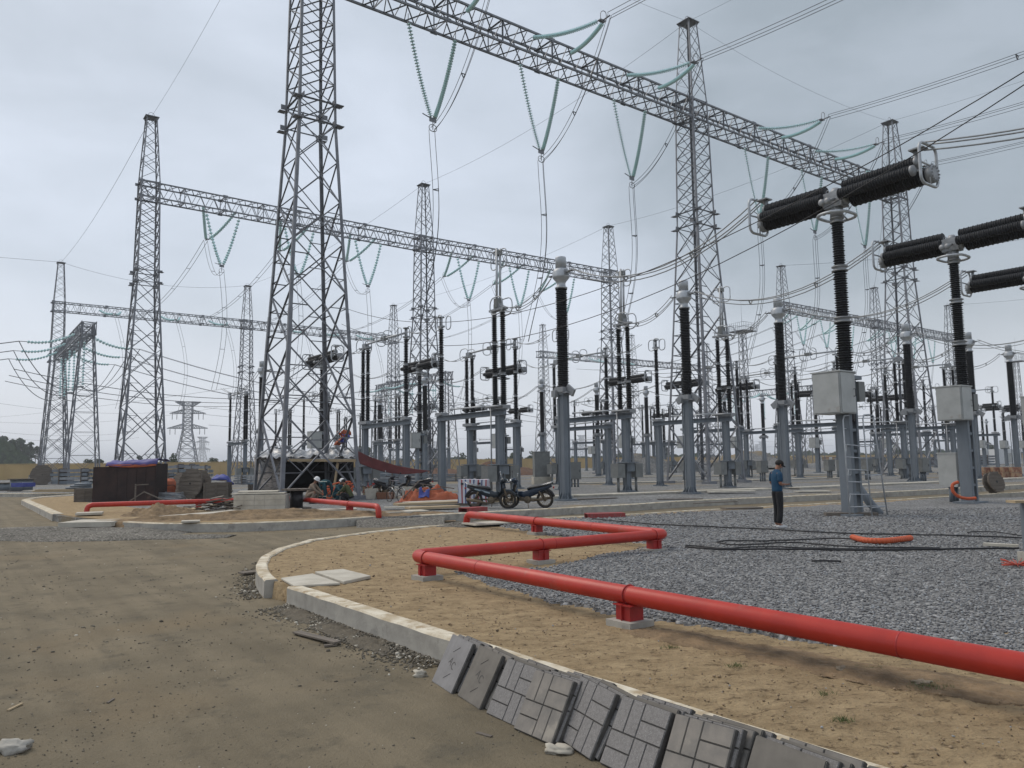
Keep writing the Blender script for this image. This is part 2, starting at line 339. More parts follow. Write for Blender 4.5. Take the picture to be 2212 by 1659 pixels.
def nz(X, Y, s, seed=0.0, oc=1):
    fx, fy = (X*s).ravel(), (Y*s).ravel()
    if oc == 1: return np.array([mnoise.noise(Vector((a, b, seed))) for a, b in zip(fx, fy)]).reshape(X.shape)
    return np.array([mnoise.fractal(Vector((a, b, seed)), 0.9, 2.0, oc) for a, b in zip(fx, fy)]).reshape(X.shape)
gm = MB(); gm.add([(-3000, -300, -0.34), (3000, -300, -0.34), (3000, 4500, -0.34), (-3000, 4500, -0.34)], [(0, 1, 2, 3)])
FIELD = mat('far_fields', (0.12, 0.13, 0.07), (0.16, 0.13, 0.08), 0.02, 0.95, world=True)
tag(gm.build('ground', FIELD), kind='structure')
RZ = -0.25
# kerb geometry -------------------------------------------------
kin0, kin1 = G(878, 1339), G(1564, 1555); kd = (kin1-kin0).normalized(); kn = Vector((kd.y, -kd.x, 0))
if kn.dot(A) > 0: kn = -kn            # towards the road
KW = 0.22
def kouter(t): return kin0+kd*t+kn*KW
tg = (G(618, 1271)-kin0).dot(kd)
straight = [kouter(tg), kouter(-1.5), kouter(0), kouter(1.5), kouter(3), kouter(5), kouter(8), kouter(13)]
curve_px = [(571.8, 1256.8), (560, 1246), (554.4, 1236), (552.7, 1222), (563, 1204.7), (598, 1187), (667, 1168), (736.8, 1158), (806, 1149), (910, 1138.7), (980, 1133.5), (1012, 1131.5)]
curve = [G(*p) for p in curve_px]
cross_px = [(1060, 1127.5), (1150, 1121), (1270, 1115.5), (1371, 1111), (1481, 1104), (1560, 1100), (1700, 1092), (1860, 1084), (2030, 1074), (2212, 1063), (2600, 1043)]
cross = [G(*p) for p in cross_px]
front_poly = straight[::-1]+curve+cross+[Vector((60, 34, 0)), Vector((60, -8, 0))]
def inward(chain, d, poly):
    o_ = []
    for i, p in enumerate(chain):
        a = chain[max(0, i-1)]; b = chain[min(len(chain)-1, i+1)]; t = (b-a).normalized(); n_ = Vector((-t.y, t.x, 0))
        q = p+n_*0.05
        if not inpoly(np.array([q.x]), np.array([q.y]), poly)[0]: n_ = -n_
        o_.append(p+n_*d)
    return o_
mid_front = inward(straight[::-1], 0.12, front_poly)+inward(curve, 0.12, front_poly)+inward(cross, 0.06, front_poly)+front_poly[-2:]
def sand_z(X, Y):
    ins = inpoly(X, Y, mid_front)
    z = 0.012*nz(X, Y, 1.3, 1.0)+0.014*nz(X, Y, 5.0, 2.0)+0.013*nz(X, Y, 12.0, 3.0)+0.014*np.abs(nz(X, Y, 26.0, 4.0))-0.006
    # shallow furrow along the first pipe, as the photo shows
    return np.where(ins, z, -0.42)
sand = fan_grid('sand_yard', SAND, 2.6, 34, 0.0085, -0.62, 1.15, 440, sand_z, keep=lambda X, Y: inpoly(X, Y, mid_front))
gpx = [(1067, 1134), (1165, 1152), (1220, 1160), (1330, 1171), (1425, 1175), (1428, 1180), (1363, 1189), (1274, 1209), (1207, 1223), (1136, 1232), (985, 1239), (1060, 1262), (1160, 1290), (1300, 1325), (1450, 1347), (1600, 1366), (1800, 1392), (2000, 1416), (2300, 1445), (2700, 1500), (3600, 1500)]
gpoly = [G(*p) for p in gpx]+[Vector((60, 30, 0))]+[G(*p) for p in ((2212, 1066.5), (2030, 1077.5), (1860, 1088), (1700, 1096.5), (1481, 1108), (1371, 1115), (1270, 1119.5), (1150, 1124.5), (1090, 1130))]
def wob(X, Y, poly):
    return inpoly(X+0.16*nz(X, Y, 1.6, 9.0)+0.05*nz(X, Y, 7, 4.0), Y+0.16*nz(X, Y, 1.6, 5.0)+0.05*nz(X, Y, 7, 7.0), poly)
_gm = {}
def grav_z(X, Y):
    ins = wob(X, Y, gpoly); _gm['in'] = ins
    z = 0.028+0.02*nz(X, Y, 0.9, 6.0)+0.010*nz(X, Y, 8.0, 8.0)
    return np.where(ins, z, -0.05)
gravel = fan_grid('gravel_bed', GRAV, 5.0, 34, 0.009, -0.12, 1.05, 330, grav_z, keep=lambda X, Y: _gm['in'])
road = fan_grid('road', ROAD, 2.2, 75, 0.0105, -1.05, 0.9, 380, lambda X, Y: RZ+0.010*nz(X, Y, 0.7, 11.0)+0.006*nz(X, Y, 4.0, 12.0)+0.0035*nz(X, Y, 16.0, 13.0))
# far yard -------------------------------------------------------
fy_px = [(46, 1081), (75, 1094), (113, 1112), (160, 1119), (255, 1124), (265, 1129), (333, 1132), (420, 1132.5), (500, 1132), (640, 1127.5), (737, 1122), (814, 1117), (911, 1114.5), (1060, 1107), (1371, 1090.5), (1481, 1083), (1650, 1075.5), (1820, 1068), (2030, 1058), (2212, 1047), (2600, 1027)]
fy = [G(*p) for p in fy_px]
far_poly = fy+[Vector((500, 90, 0)), Vector((700, 900, 0)), Vector((-700, 900, 0)), Vector((-260, 61, 0)), G(0, 1066.5), G(150, 1066.5), G(158, 1068.5), G(125, 1071), G(94, 1073), G(62, 1076.5)]
def poly_sheet(name, poly, z, m, depth=0.0, kind='structure'):
    from mathutils.geometry import tessellate_polygon
    n = len(poly); vs = [(p.x, p.y, z) for p in poly]; fs = [tuple(t) for t in tessellate_polygon([[Vector((p.x, p.y, 0)) for p in poly]])]
    if depth:
        vs += [(p.x, p.y, z-depth) for p in poly]; fs += [(i, (i+1) % n, n+(i+1) % n, n+i) for i in range(n)]
    return tag(MB().add(vs, fs).build(name, m), kind=kind)
poly_sheet('gravel_yard', inward(far_poly, 0.05, far_poly), 0.0, GRAVF, 0.3)
isl = [G(*p) for p in [(52, 1081), (94, 1075), (162, 1071), (185, 1085), (300, 1098), (480, 1104), (760, 1104), (808, 1114), (737, 1119), (640, 1125), (500, 1129.5), (333, 1129.5), (270, 1127), (160, 1117), (116, 1110)]]
poly_sheet('sand_verge', isl, 0.012, SAND)
GRASSM = mat('thin_grass', (0.075, 0.09, 0.035), (0.16, 0.14, 0.085), 3.5, 0.95, world=True)
# kerbs
def kerb(name, chain, width, ztop, zbot, mats, segl=0.5, jit=0.006, poly=front_poly, side=1):
    """swept kerb: pale trowelled top, greyer face, rounded upper edges"""
    pts = []
    for i in range(len(chain)-1):
        a, b = chain[i], chain[i+1]; k = max(1, int((b-a).length/segl))
        for j in range(k): pts.append(a.lerp(b, j/k))
    pts.append(chain[-1]); inn = inward(pts, width, poly)
    m = MB(); rings = []
    for i, (p, q) in enumerate(zip(pts, inn)):
        d = (q-p).normalized(); jz = jit*mnoise.noise(p*2.3); jo = jit*1.3*mnoise.noise(p*1.7+Vector((5, 0, 0)))
        p = p-d*jo; e = 0.022
        rings.append([p+Z*zbot-d*0.01, p+Z*(zbot+(ztop-zbot)*0.5)-d*0.4*jo, p+Z*(ztop-e+jz), p+d*e+Z*(ztop+jz), q-d*e+Z*(ztop+jz*0.5), q+Z*(ztop-e), q+Z*zbot])
    n = 7
    for r_ in rings: m.v += [tuple(x) for x in r_]
    for i in range(len(rings)-1):
        for k in range(n-1):
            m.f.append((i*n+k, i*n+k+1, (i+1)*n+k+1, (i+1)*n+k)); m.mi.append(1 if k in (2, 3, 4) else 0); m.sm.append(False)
    m.f.append(tuple(range(n))); m.mi.append(0); m.sm.append(False)
    m.f.append(tuple(range((len(rings)-1)*n, len(rings)*n))[::-1]); m.mi.append(0); m.sm.append(False)
    return tag(m.build(name, mats), kind='structure')
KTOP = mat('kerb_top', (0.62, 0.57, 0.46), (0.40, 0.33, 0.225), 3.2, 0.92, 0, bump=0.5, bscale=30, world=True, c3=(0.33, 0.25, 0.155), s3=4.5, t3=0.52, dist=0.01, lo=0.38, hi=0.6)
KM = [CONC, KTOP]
kerb('kerb', straight, KW, 0.03, -0.36, KM, 0.22, 0.012)
kerb('kerb', curve, KW-0.02, 0.03, -0.36, KM, 0.3, 0.012)
kerb('kerb', [p-Z*0 for p in cross], 0.13, 0.03, -0.36, KM, 1.2)
kerb('kerb', fy[5:12], 0.24, 0.03, -0.36, KM, 0.8, 0.012, far_poly)
kerb('kerb', fy[12:], 0.30, 0.03, -0.36, KM, 1.5, 0.008, far_poly)
kerb('kerb', [G(158, 1068.5), G(125, 1071), G(94, 1073), G(62, 1076.5), G(46, 1081), G(75, 1094), G(113, 1112)], 0.4, 0.03, -0.36, KM, 1.0, 0.01, far_poly)
kerb('kerb', [G(-300, 1066.5), G(0, 1066.5), G(150, 1066.5)], 0.5, 0.03, -0.36, KM, 2.0, 0.01, far_poly)
# gravel stones on the bed: the nearest as loose stones that can be told apart
def stone_mesh(seed, m):
    random.seed(seed); b = bmesh.new(); bmesh.ops.create_icosphere(b, subdivisions=1, radius=1.0)
    for v in b.verts: v.co *= random.uniform(0.72, 1.12); v.co.z *= 0.62; v.co.x *= random.uniform(0.95, 1.1)
    me = bpy.data.meshes.new('stone'); b.to_mesh(me); b.free(); me.materials.append(m); return me
def scatter(name, pts, sizes, mats_w, label, seed, verts=None):
    """loose stones: real geometry joined into one mesh of small faceted stones"""
    protos = []
    for k in range(5):
        me = stone_mesh(seed+k, STONE[0]); protos.append((np.array([v.co[:] for v in me.vertices]), np.array([p.vertices[:] for p in me.polygons])))
        bpy.data.meshes.remove(me)
    rng = np.random.default_rng(seed); n = len(pts); V = []; F = []; MI = []; off = 0
    for k in range(5):
        sel = np.arange(n) % 5 == k; P = pts[sel]; S = sizes[sel]; m = len(P)
        if m == 0: continue
        pv, pf = protos[k]; a = rng.uniform(0, 6.28, m); ca, sa = np.cos(a), np.sin(a); tl = rng.normal(0, 0.5, m)
        x = pv[None, :, 0]*S[:, None]; y = pv[None, :, 1]*S[:, None]*rng.uniform(0.65, 1, m)[:, None]; z = pv[None, :, 2]*S[:, None]
        y2 = y*np.cos(tl)[:, None]-z*np.sin(tl)[:, None]; z2 = y*np.sin(tl)[:, None]+z*np.cos(tl)[:, None]
        X = x*ca[:, None]-y2*sa[:, None]+P[:, None, 0]; Y = x*sa[:, None]+y2*ca[:, None]+P[:, None, 1]; Zc = z2+P[:, None, 2]
        V.append(np.stack([X, Y, Zc], -1).reshape(-1, 3)); F.append((pf[None]+(np.arange(m)*len(pv))[:, None, None]+off).reshape(-1, 3)); off += m*len(pv)
        MI.append(np.repeat(rng.choice(len(mats_w), m, p=[q[1] for q in mats_w]), len(pf)))
    v = np.concatenate(V); f = np.concatenate(F); mi = np.concatenate(MI)
    me = bpy.data.meshes.new(name); me.vertices.add(len(v)); me.vertices.foreach_set('co', v.ravel())
    me.loops.add(len(f)*3); me.loops.foreach_set('vertex_index', f.ravel().astype(np.int32)); me.polygons.add(len(f)); me.polygons.foreach_set('loop_start', np.arange(len(f), dtype=np.int32)*3)
    for q in mats_w: me.materials.append(q[0])
    me.polygons.foreach_set('material_index', mi.astype(np.int32)); me.update(calc_edges=True)
    o = put(name, me); return tag(o, label, 'gravel' if 'gravel' in name else 'pebbles', kind='stuff')
rng = np.random.default_rng(3)
def pts_in(poly, n, ymin, ymax, tmin, tmax, power=1.0, wobble=True):
    # density falls off with distance
    u = rng.random(n); Y = ymin*(ymax/ymin)**(u**power); T = rng.uniform(tmin, tmax, n); X = Y*T
    k = (wob(X[None], Y[None], poly)[0] if wobble else inpoly(X, Y, poly)); return X[k], Y[k]
X, Y = pts_in(gpoly, 62000, 5.4, 27, -0.1, 0.86)
zz = 0.034+0.02*nz(X[None], Y[None], 0.9, 6.0)[0]
sz = rng.uniform(0.013, 0.026, len(X))*np.clip(Y/13, 0.9, 1.7)
scatter('gravel_stones', np.stack([X, Y, zz], -1), sz, [(STONE[0], 0.55), (STONE[1], 0.31), (STONE[2], 0.14)], 'loose grey crushed stones covering the yard behind the red pipe', 11)
# stones strayed onto the sand beside the bed, and pebbles and crumbs on sand and road
X, Y = pts_in(mid_front, 15000, 3.6, 26, -0.5, 0.8, wobble=False)
scatter('sand_crumbs', np.stack([X, Y, 0*X+0.004], -1), rng.gamma(2, 0.0028, len(X))*np.clip(Y/9, 0.8, 1.8)+0.002, [(mat('sand_clod', (0.30, 0.22, 0.135)), 0.80), (mat('dark_clod', (0.13, 0.095, 0.06)), 0.17), (STONE[2], 0.03)], 'small clods and crumbs lying on the dry sand verge', 21)
n_ = 14000; Y = 3.6*(30/3.6)**rng.random(n_); X = Y*rng.uniform(-0.75, 0.6, n_); k = ~inpoly(X, Y, front_poly) & ~inpoly(X, Y, far_poly); X, Y = X[k], Y[k]
scatter('road_pebbles', np.stack([X, Y, 0*X+RZ+0.001], -1), rng.gamma(2, 0.0022, len(X))*np.clip(Y/7, 0.8, 2)+0.0015, [(PEBB, 0.50), (mat('road_clod', (0.085, 0.073, 0.055)), 0.46), (CONCL, 0.04)], 'small stones and crumbs scattered over the dirt road', 31)
# rubble strip at the foot of the kerb
n_ = 3000; t = rng.uniform(-3.2, 1.2, n_); dd = np.abs(rng.normal(0, 0.22, n_))+0.01
P0 = np.array([[*(kouter(a)+kn*b)[:2]] for a, b in zip(t, dd)])
scatter('kerb_rubble', np.stack([P0[:, 0], P0[:, 1], 0*dd+RZ+np.clip(0.045-dd*0.16, 0.004, .05)], -1), rng.gamma(2.2, 0.0045, n_)+0.003, [(PEBB, 0.56), (mat('foot_clod', (0.11, 0.096, 0.073)), 0.34), (CONCL, 0.10)], 'dark crumbled mortar and rubble along the foot of the kerb', 41)
n_ = 900; kk = rng.integers(0, 5, n_); tt = rng.random(n_); dd = np.abs(rng.normal(0, 0.16, n_))+0.02
cc = [Vector((p.x, p.y, 0)) for p in curve]; P0 = []
for a, b, d_ in zip(kk, tt, dd):
    p = cc[a].lerp(cc[a+1], b); t_ = (cc[a+1]-cc[a]).normalized(); n2 = Vector((-t_.y, t_.x, 0)); n2 = n2 if n2.x < 0 else -n2
    P0.append((p.x+n2.x*d_, p.y+n2.y*d_))
P0 = np.array(P0); scatter('kerb_rubble', np.stack([P0[:, 0], P0[:, 1], 0*dd+RZ+0.01], -1), rng.gamma(2.2, 0.0045, n_)+0.004, [(PEBB, 0.56), (mat('foot_clod_b', (0.11, 0.096, 0.073)), 0.30), (CONCL, 0.14)], 'grey rubble outside the curved corner of the kerb', 51)
# mounds
def mound(name, c, rx, ry, h, m, label, cat, kind=None, seed=1, rz=0.0, n=34, sharp=1.0, base=0.0):
    mb = MB(); vs = []; ca, sa = math.cos(rz), math.sin(rz)
    for i in range(n+1):
        for j in range(n+1):
            u = -1+2*i/n; v = -1+2*j/n; q = Vector((u*rx, v*ry, 0)); d = math.sqrt(u*u+v*v)
            edge = 1+0.25*mnoise.noise(Vector((u*1.5, v*1.5, seed)))
            f = max(0.0, 1-d/edge)**sharp
            z_ = h*f*(1+0.5*mnoise.noise(Vector((u*4, v*4, seed+3))))+h*0.26*mnoise.noise(Vector((u*11, v*11, seed+9)))*min(1, f*4)+h*0.2*mnoise.noise(Vector((u*23, v*23, seed+5)))*min(1, f*4) - (0.2 if f <= 0 else 0)
            vs.append((q.x*ca-q.y*sa, q.x*sa+q.y*ca, base+z_))
    fs = [(i*(n+1)+j, (i+1)*(n+1)+j, (i+1)*(n+1)+j+1, i*(n+1)+j+1) for i in range(n) for j in range(n)]
    mb.add(vs, fs, True); o = put(name, mb.mesh(name, m), None, loc=c); return tag(o, label, cat, kind=kind or 'stuff')
EARTH = mat('turned_earth', (0.27, 0.19, 0.11), (0.13, 0.092, 0.055), 3.5, 0.95, 0, bump=1.0, bscale=9, world=True, dist=0.05)
LATER = mat('dark_red_earth', (0.15, 0.085, 0.055), (0.09, 0.055, 0.04), 1.2, 0.95, 0, bump=1.0, bscale=5, world=True, dist=0.06)
DIRTD = mat('damp_road_dirt', (0.150, 0.128, 0.094), (0.095, 0.082, 0.062), 9, 0.95, 0, bump=1.0, bscale=30, world=True, dist=0.03)
for tt_, rx_ in ((tg+.9, .9), (tg+2.2, .8), (tg+3.1, .6)): mound('dirt_ridge', kouter(tt_)+kn*.1+Z*RZ, rx_, .24, .055, DIRTD, f'damp crumbly dirt banked against the kerb face, {"left" if rx_ == .9 else "middle" if rx_ == .8 else "right"} ridge', 'dirt', seed=60+int(rx_*10), rz=math.atan2(kd.y, kd.x), n=40, sharp=.8)
mound('sand_heap', G(585, 1119), 6.4, .9, 0.30, EARTH, 'long low heap of turned brown sand behind the left kerb', 'sand heap', seed=2, rz=R(8))
mound('sand_heap', G(352, 1113), 1.7, 1.0, 0.42, EARTH, 'crumbly brown sand heap under the left red pipe', 'sand heap', seed=5, n=40)
mound('gravel_heap', G(90, 1153, RZ), 5.2, 2.6, 0.16, GRAVR, 'thin sheet of grey gravel spilt over the road at left', 'gravel', seed=8, base=0.0, sharp=0.6)
mound('gravel_heap', G(250, 1163, RZ), 3.4, 0.9, 0.12, GRAVR, 'low ridge of grey gravel running along the foot of the left kerb', 'gravel', seed=9, base=0.0, sharp=0.7)
if 0: mound('gravel_heap', G(862, 1120, -0.10), 3.4, 2.2, 0.22, GRAVR, 'gravel ramp filling the gap between the two kerbs', 'gravel', seed=12, sharp=0.35)
_rt = [G(x, y, 0.012) for x, y in ((770, 1117.5), (814, 1114), (862, 1112.5), (911, 1112), (960, 1109.5))]; _rb = [G(x, y, RZ-.02) for x, y in ((770, 1143), (814, 1143), (862, 1140), (911, 1137), (960, 1135))]
_m = MB(); _nu, _nv = 48, 22
for i in range(_nu+1):
    for j in range(_nv+1):
        f = i/_nu*4; k = min(3, int(f)); a = _rt[k].lerp(_rt[k+1], f-k); b = _rb[k].lerp(_rb[k+1], f-k); t = j/_nv; p = a.lerp(b, t); p.z = a.z+(b.z-a.z)*(t*t*(3-2*t))+.03*mnoise.noise(p*1.7)*(1-abs(2*t-1))+.012*mnoise.noise(p*6); _m.v.append(tuple(p))
_m.f = [(i*(_nv+1)+j, i*(_nv+1)+j+1, (i+1)*(_nv+1)+j+1, (i+1)*(_nv+1)+j) for i in range(_nu) for j in range(_nv)]; _m.mi = [0]*len(_m.f); _m.sm = [True]*len(_m.f)
tag(_m.build('gravel_ramp', GRAVR), 'gravel ramp filling the gap between the two kerbs', 'gravel', kind='stuff')
mound('gravel_heap', G(1012, 1134, 0), 1.2, 0.8, 0.10, GRAVR, 'grey mortar patch round the upright end of the long red pipe', 'gravel', seed=14)
for i, (px, py, w_, h_, m_, lb) in enumerate([(1386, 1021, 9, 2.4, GRAVF, 'grey gravel heap before the yellow wall behind the thick column'), (1612, 1014, 11, 2.9, GRAVF, 'tall grey gravel heap just left of the standing man, before the wall'), (1500, 1018, 6, 1.5, GRAVF, 'small grey gravel heap between the lattice tower legs'), (1060, 1027, 9, 1.6, LATER, 'dark red earth heap before the yellow wall in the middle'), (960, 1026, 6, 1.0, LATER, 'low dark red earth heap left of the middle columns'), (1790, 1011, 8, 1.2, GRAVF, 'low gravel heap right of the thick breaker column')]):
    mound('gravel_heap' if m_ is GRAVF else 'earth_heap', G(px, py), w_, w_*0.6, h_*1.25, m_, lb, 'gravel heap' if m_ is GRAVF else 'earth heap', seed=20+i, n=22)
for i_, (px_, py_, rx_) in enumerate(((1490, 1380, .8), (1700, 1418, .9), (1880, 1455, .9), (2040, 1475, .8))): mound('trampled_earth', G(px_, py_)-Z*.012, rx_, .34, .045, EARTH, ['leftmost', 'second', 'third', 'rightmost'][i_]+' strip of darker trampled earth along the near side of the red pipe', 'earth', seed=80+i_, rz=math.atan2(kd.y, kd.x)+.12, n=44, sharp=.6)
mound('hill', Vector((-320, 405, -3)), 74, 60, 30, mat('hill_scrub', (0.05, 0.075, 0.035), (0.035, 0.05, 0.03), 0.06, 0.95, world=True), None, None, kind='structure', seed=33, n=40)
# cable trenches with loose cover slabs
def trench(pts, width, label, step=1.0, skew=0.02, zt=0.05):
    t = thing('cable_trench', label, 'cable trench', pts[0]); m = MB()
    loc = [p-pts[0] for p in pts]; sl = None
    for i in range(len(loc)-1):
        a, b = loc[i], loc[i+1]; d = (b-a).normalized(); n_ = Vector((-d.y, d.x, 0)); L_ = (b-a).length
        m.bar(a+n_*width*0.5+Z*0.0, b+n_*width*0.5, 0.1, 0.10); m.bar(a-n_*width*0.5, b-n_*width*0.5, 0.1, 0.10)
        if sl is None: sl = MB().box((0, 0, 0), (step*0.97, width*0.98, 0.06)).mesh('cover_slab', CONCL)
        k = 0.5*step
        while k < L_:
            if random.random() > 0.05:
                o = put('cover_slab', sl, t, loc=a+d*k+Z*(zt+0.035+random.uniform(0, 0.01))+n_*random.uniform(-0.04, 0.04), rot=(random.uniform(-.01, .01), 0, math.atan2(d.y, d.x)+random.uniform(-skew, skew)))
            k += step
    m.build('trench_edge', CONC, t); return t
trench([G(880, 1090.5), G(1240, 1074), G(1481, 1065), G(1666, 1058.3)], 1.1, 'row of pale concrete trench covers just beyond the cross road, left of the man')
trench([G(1712, 1057), G(1840, 1051), G(2034, 1043), G(2300, 1030)], 1.1, 'row of pale trench covers beyond the cross road at far right', 1.2)
trench([G(1225, 1046), G(1480, 1042), G(1830, 1034)], 1.0, 'second line of pale trench covers, among the column feet', 1.5)
trench([G(1225, 1033), G(1640, 1029), G(2050, 1021)], 1.0, 'most distant line of pale trench covers before the gravel heaps', 2.5)
trench([G(60, 1062), G(380, 1064), G(500, 1062)], 1.0, 'pale concrete edge strip behind the left island', 2.0)
# ================================================================ LATTICE STEEL
CH = {}
_put = put
def put(name, me, parent=None, **k):
    o = _put(name, me, parent, **k)
    if parent is not None: CH.setdefault(parent.name, []).append(o)
    return o
def _build(self, name, mats, parent=None, **k): return put(name, self.mesh(name, mats), parent, **k)
MB.build = _build
def tree_of(root):
    def rec(o): return [(c, rec(c)) for c in CH.get(o.name, [])]
    return rec(root)
# one angle-iron member of unit length, shared by every brace
_l = MB(); th_ = 0.16
_l.add([(x, y, z) for z in (0, 1) for x, y in ((-.5, -.5), (.5, -.5), (.5, -.5+th_), (-.5+th_, -.5+th_), (-.5+th_, .5), (-.5, .5))],
       [(0, 1, 7, 6), (1, 2, 8, 7), (2, 3, 9, 8), (3, 4, 10, 9), (4, 5, 11, 10), (5, 0, 6, 11), (0, 5, 4, 3, 2, 1), (6, 7, 8, 9, 10, 11)])
BRACE = _l.mesh('brace', STEEL)
def brace_obj(p, q, w_, parent, name='brace'):
    d = q-p; L_ = d.length; dn = d/L_; up = Z if abs(dn.z) < 0.97 else Vector((1, 0, 0)); x = dn.cross(up).normalized(); y = dn.cross(x)
    M = Matrix(((x.x*w_, y.x*w_, dn.x*L_, p.x), (x.y*w_, y.y*w_, dn.y*L_, p.y), (x.z*w_, y.z*w_, dn.z*L_, p.z), (0, 0, 0, 1)))
    return put(name, BRACE, parent, mtx=M)
HB, HT, WAIST = 30.45, 38.4, 20.5
def hw(z, k=1.0):
    if z <= WAIST: return (2.08+(1.03-2.08)*z/WAIST)*k
    if z <= HB+1: return (1.03+(0.86-1.03)*(z-WAIST)/(HB+1-WAIST))*k
    return (0.86+(0.46-0.86)*(z-HB-1)/(HT-HB-1))*k
def tower_members():
    """list of (p, q, width) for one gantry tower, local coordinates"""
    def cor(i, z): h = hw(z); return Vector(((-1, 1, 1, -1)[i]*h, (-1, -1, 1, 1)[i]*h, z))
    big = [0.3, 4.4, 8.0, 11.1, 13.8, 16.2, 18.5, 20.6]; o_ = []
    for a in range(4):
        b = (a+1) % 4
        for i in range(len(big)-1):
            z0, z1 = big[i], big[i+1]; p0, p1, q0, q1 = cor(a, z0), cor(b, z0), cor(a, z1), cor(b, z1)
            w_ = 0.108-0.007*i
            o_ += [(p0, q1, w_), (p1, q0, w_)]
            if i < 5:
                for (l0, l1, d0, d1) in ((p0, q0, p0, q1), (p1, q1, p1, q0), (q0, p0, q0, p1), (q1, p1, q1, p0)):
                    s_ = l0.lerp(l1, 0.28); t_ = d0.lerp(d1, 0.28); o_.append((s_, t_, 0.06))
                    if i < 2: o_.append((t_, l0.lerp(l1, 0.5), 0.055))
        up_ = [20.6+k*(31.4-20.6)/9 for k in range(10)]
        for i in range(9):
            o_ += [(cor(a, up_[i]), cor(b, up_[i+1]), 0.07), (cor(b, up_[i]), cor(a, up_[i+1]), 0.07)]
        ms = [32+k*(38.3-32)/6 for k in range(7)]
        for i in range(6):
            o_ += [(cor(a, ms[i]), cor(b, ms[i+1]), 0.05)] if i % 2 else [(cor(b, ms[i]), cor(a, ms[i+1]), 0.05)]
            o_ += [(cor(b, ms[i]), cor(a, ms[i+1]), 0.045)] if i % 2 else []
        for z_ in (20.7, 21.9, 29.6, 31.3): o_.append((cor(a, z_), cor(b, z_), 0.09))
    return o_
TM = tower_members()
def leg_mesh(i):
    m = MB(); sx, sy = (-1, 1, 1, -1)[i], (-1, -1, 1, 1)[i]
    zs = [0, 10, 20.5, HB+1, HT]
    for a, b, w_ in zip(zs, zs[1:], (0.20, 0.17, 0.145, 0.11)):
        p = Vector((sx*hw(a), sy*hw(a), a)); q = Vector((sx*hw(b), sy*hw(b), b))
        t_ = w_*0.16
        m.add([Vector((P.x+sx*(ux-.5)*w_*-1*1.0+0, P.y+sy*(uy-.5)*w_*-1, P.z)) for P in (p, q) for ux, uy in ((0, 0), (1, 0), (1, .16), (.16, .16), (.16, 1), (0, 1))],
              [(0, 1, 7, 6), (1, 2, 8, 7), (2, 3, 9, 8), (3, 4, 10, 9), (4, 5, 11, 10), (5, 0, 6, 11), (0, 5, 4, 3, 2, 1), (6, 7, 8, 9, 10, 11)])
    m.box((sx*hw(0), sy*hw(0), -0.05), (0.8, 0.8, 0.5))
    return m.mesh('leg', STEEL)
LEGS = [leg_mesh(i) for i in range(4)]
_j = MB()
for p, q, w_ in TM: _j.bar(p, q, w_*1.35, w_*0.75)
LATT = _j.mesh('bracing', STEEL)
_c = MB(); _c.box((0, 0, HT), (1.35, 1.35, 0.06)); _c.box((0, 0, HT+.1), (.5, .5, .12))
for sx in (-1, 1):
    for sy in (-1, 1): _c.bar((sx*.45, sy*.45, HT-.35), (sx*.64, sy*.64, HT), .06)
CAP = _c.mesh('peak_plate', STEEL)
PLATES = []
for z_ in (20.7, 21.9):
    for i in range(4):
        _p = MB(); sx, sy = (-1, 1, 1, -1)[i], (-1, -1, 1, 1)[i]; h = hw(z_)
        _p.box((sx*(h+.16), sy*(h-.12), z_), (.42, .03, .28)); _p.box((sx*(h-.12), sy*(h+.16), z_), (.03, .42, .28)); _p.box((sx*(h+.2), sy*(h+.2), z_-.14), (.4, .4, .03)); PLATES.append(_p.mesh('waist_plate', STEEL))
_h = MB(); _h.tube([Vector((.25*math.cos(t)*1.4, 0, HT+.1+.5*math.sin(t))) for t in [math.pi*k/10 for k in range(11)]], 0.02, 5)
HOOP = _h.mesh('earth_wire_hoop', STEEL)
def tower(pos, label, near=False, scale=1.0, group='lattice gantry towers'):
    t = thing('gantry_tower', label, 'lattice tower', (pos.x, pos.y, 0), TH, group); t.scale = (scale,)*3
    for i in range(4): put('leg', LEGS[i], t)
    if near:
        n_ = 0; rest = MB()
        for p, q, w_ in TM:
            if w_ > 0.05 and n_ < 296: brace_obj(p, q, w_*.88, t); n_ += 1
            else: rest.bar(p, q, w_*.9, w_*0.45)
        tag(rest.build('light_bracing', STEEL, t), kind='stuff')
    else: tag(put('bracing', LATT, t), kind='stuff')
    [put('waist_plate', q_, t) for q_ in PLATES]; put('peak_plate', CAP, t); put('earth_wire_hoop', HOOP, t)
    return t
def TP(px, py): return G(px, py, HT)
T12, T13 = TP(1486, 50), TP(1922, 265)
for q in (T12, T13): q.z = 0
TA = (T13-T12).normalized(); LSP = (T13-T12).length; T11 = T12-TA*LSP+Vector((.33, 0, 0))
print('SPAN', LSP, math.degrees(math.atan2(TA.y, TA.x)), T11, T12, T13)
T21, T22, T23, T31, T32, T33, T34, T41, T42, T43 = [TP(*p) for p in ((327, 255), (915, 400), (1314, 490), (132, 568), (535, 618), (850, 660), (1172, 702), (1687, 575), (1888, 622), (2047, 660))]
for q in (T21, T22, T23, T31, T32, T33, T34, T41, T42, T43): q.z = 0
for n_, q in zip('T21 T22 T23 T31 T32 T33 T34 T41 T42 T43'.split(), (T21, T22, T23, T31, T32, T33, T34, T41, T42, T43)): print(n_, [round(c, 1) for c in q])
T35 = T34+A*33; T36 = T34+A*66
tower(T11, 'nearest and tallest lattice tower, standing over the workers hut and cut off at the top', True)
tower(T12, 'lattice tower carrying the middle of the nearest high beam, its peak just in view', True)
tower(T13, 'lattice tower at the right behind the black breaker arms, end of the nearest high beam', True)
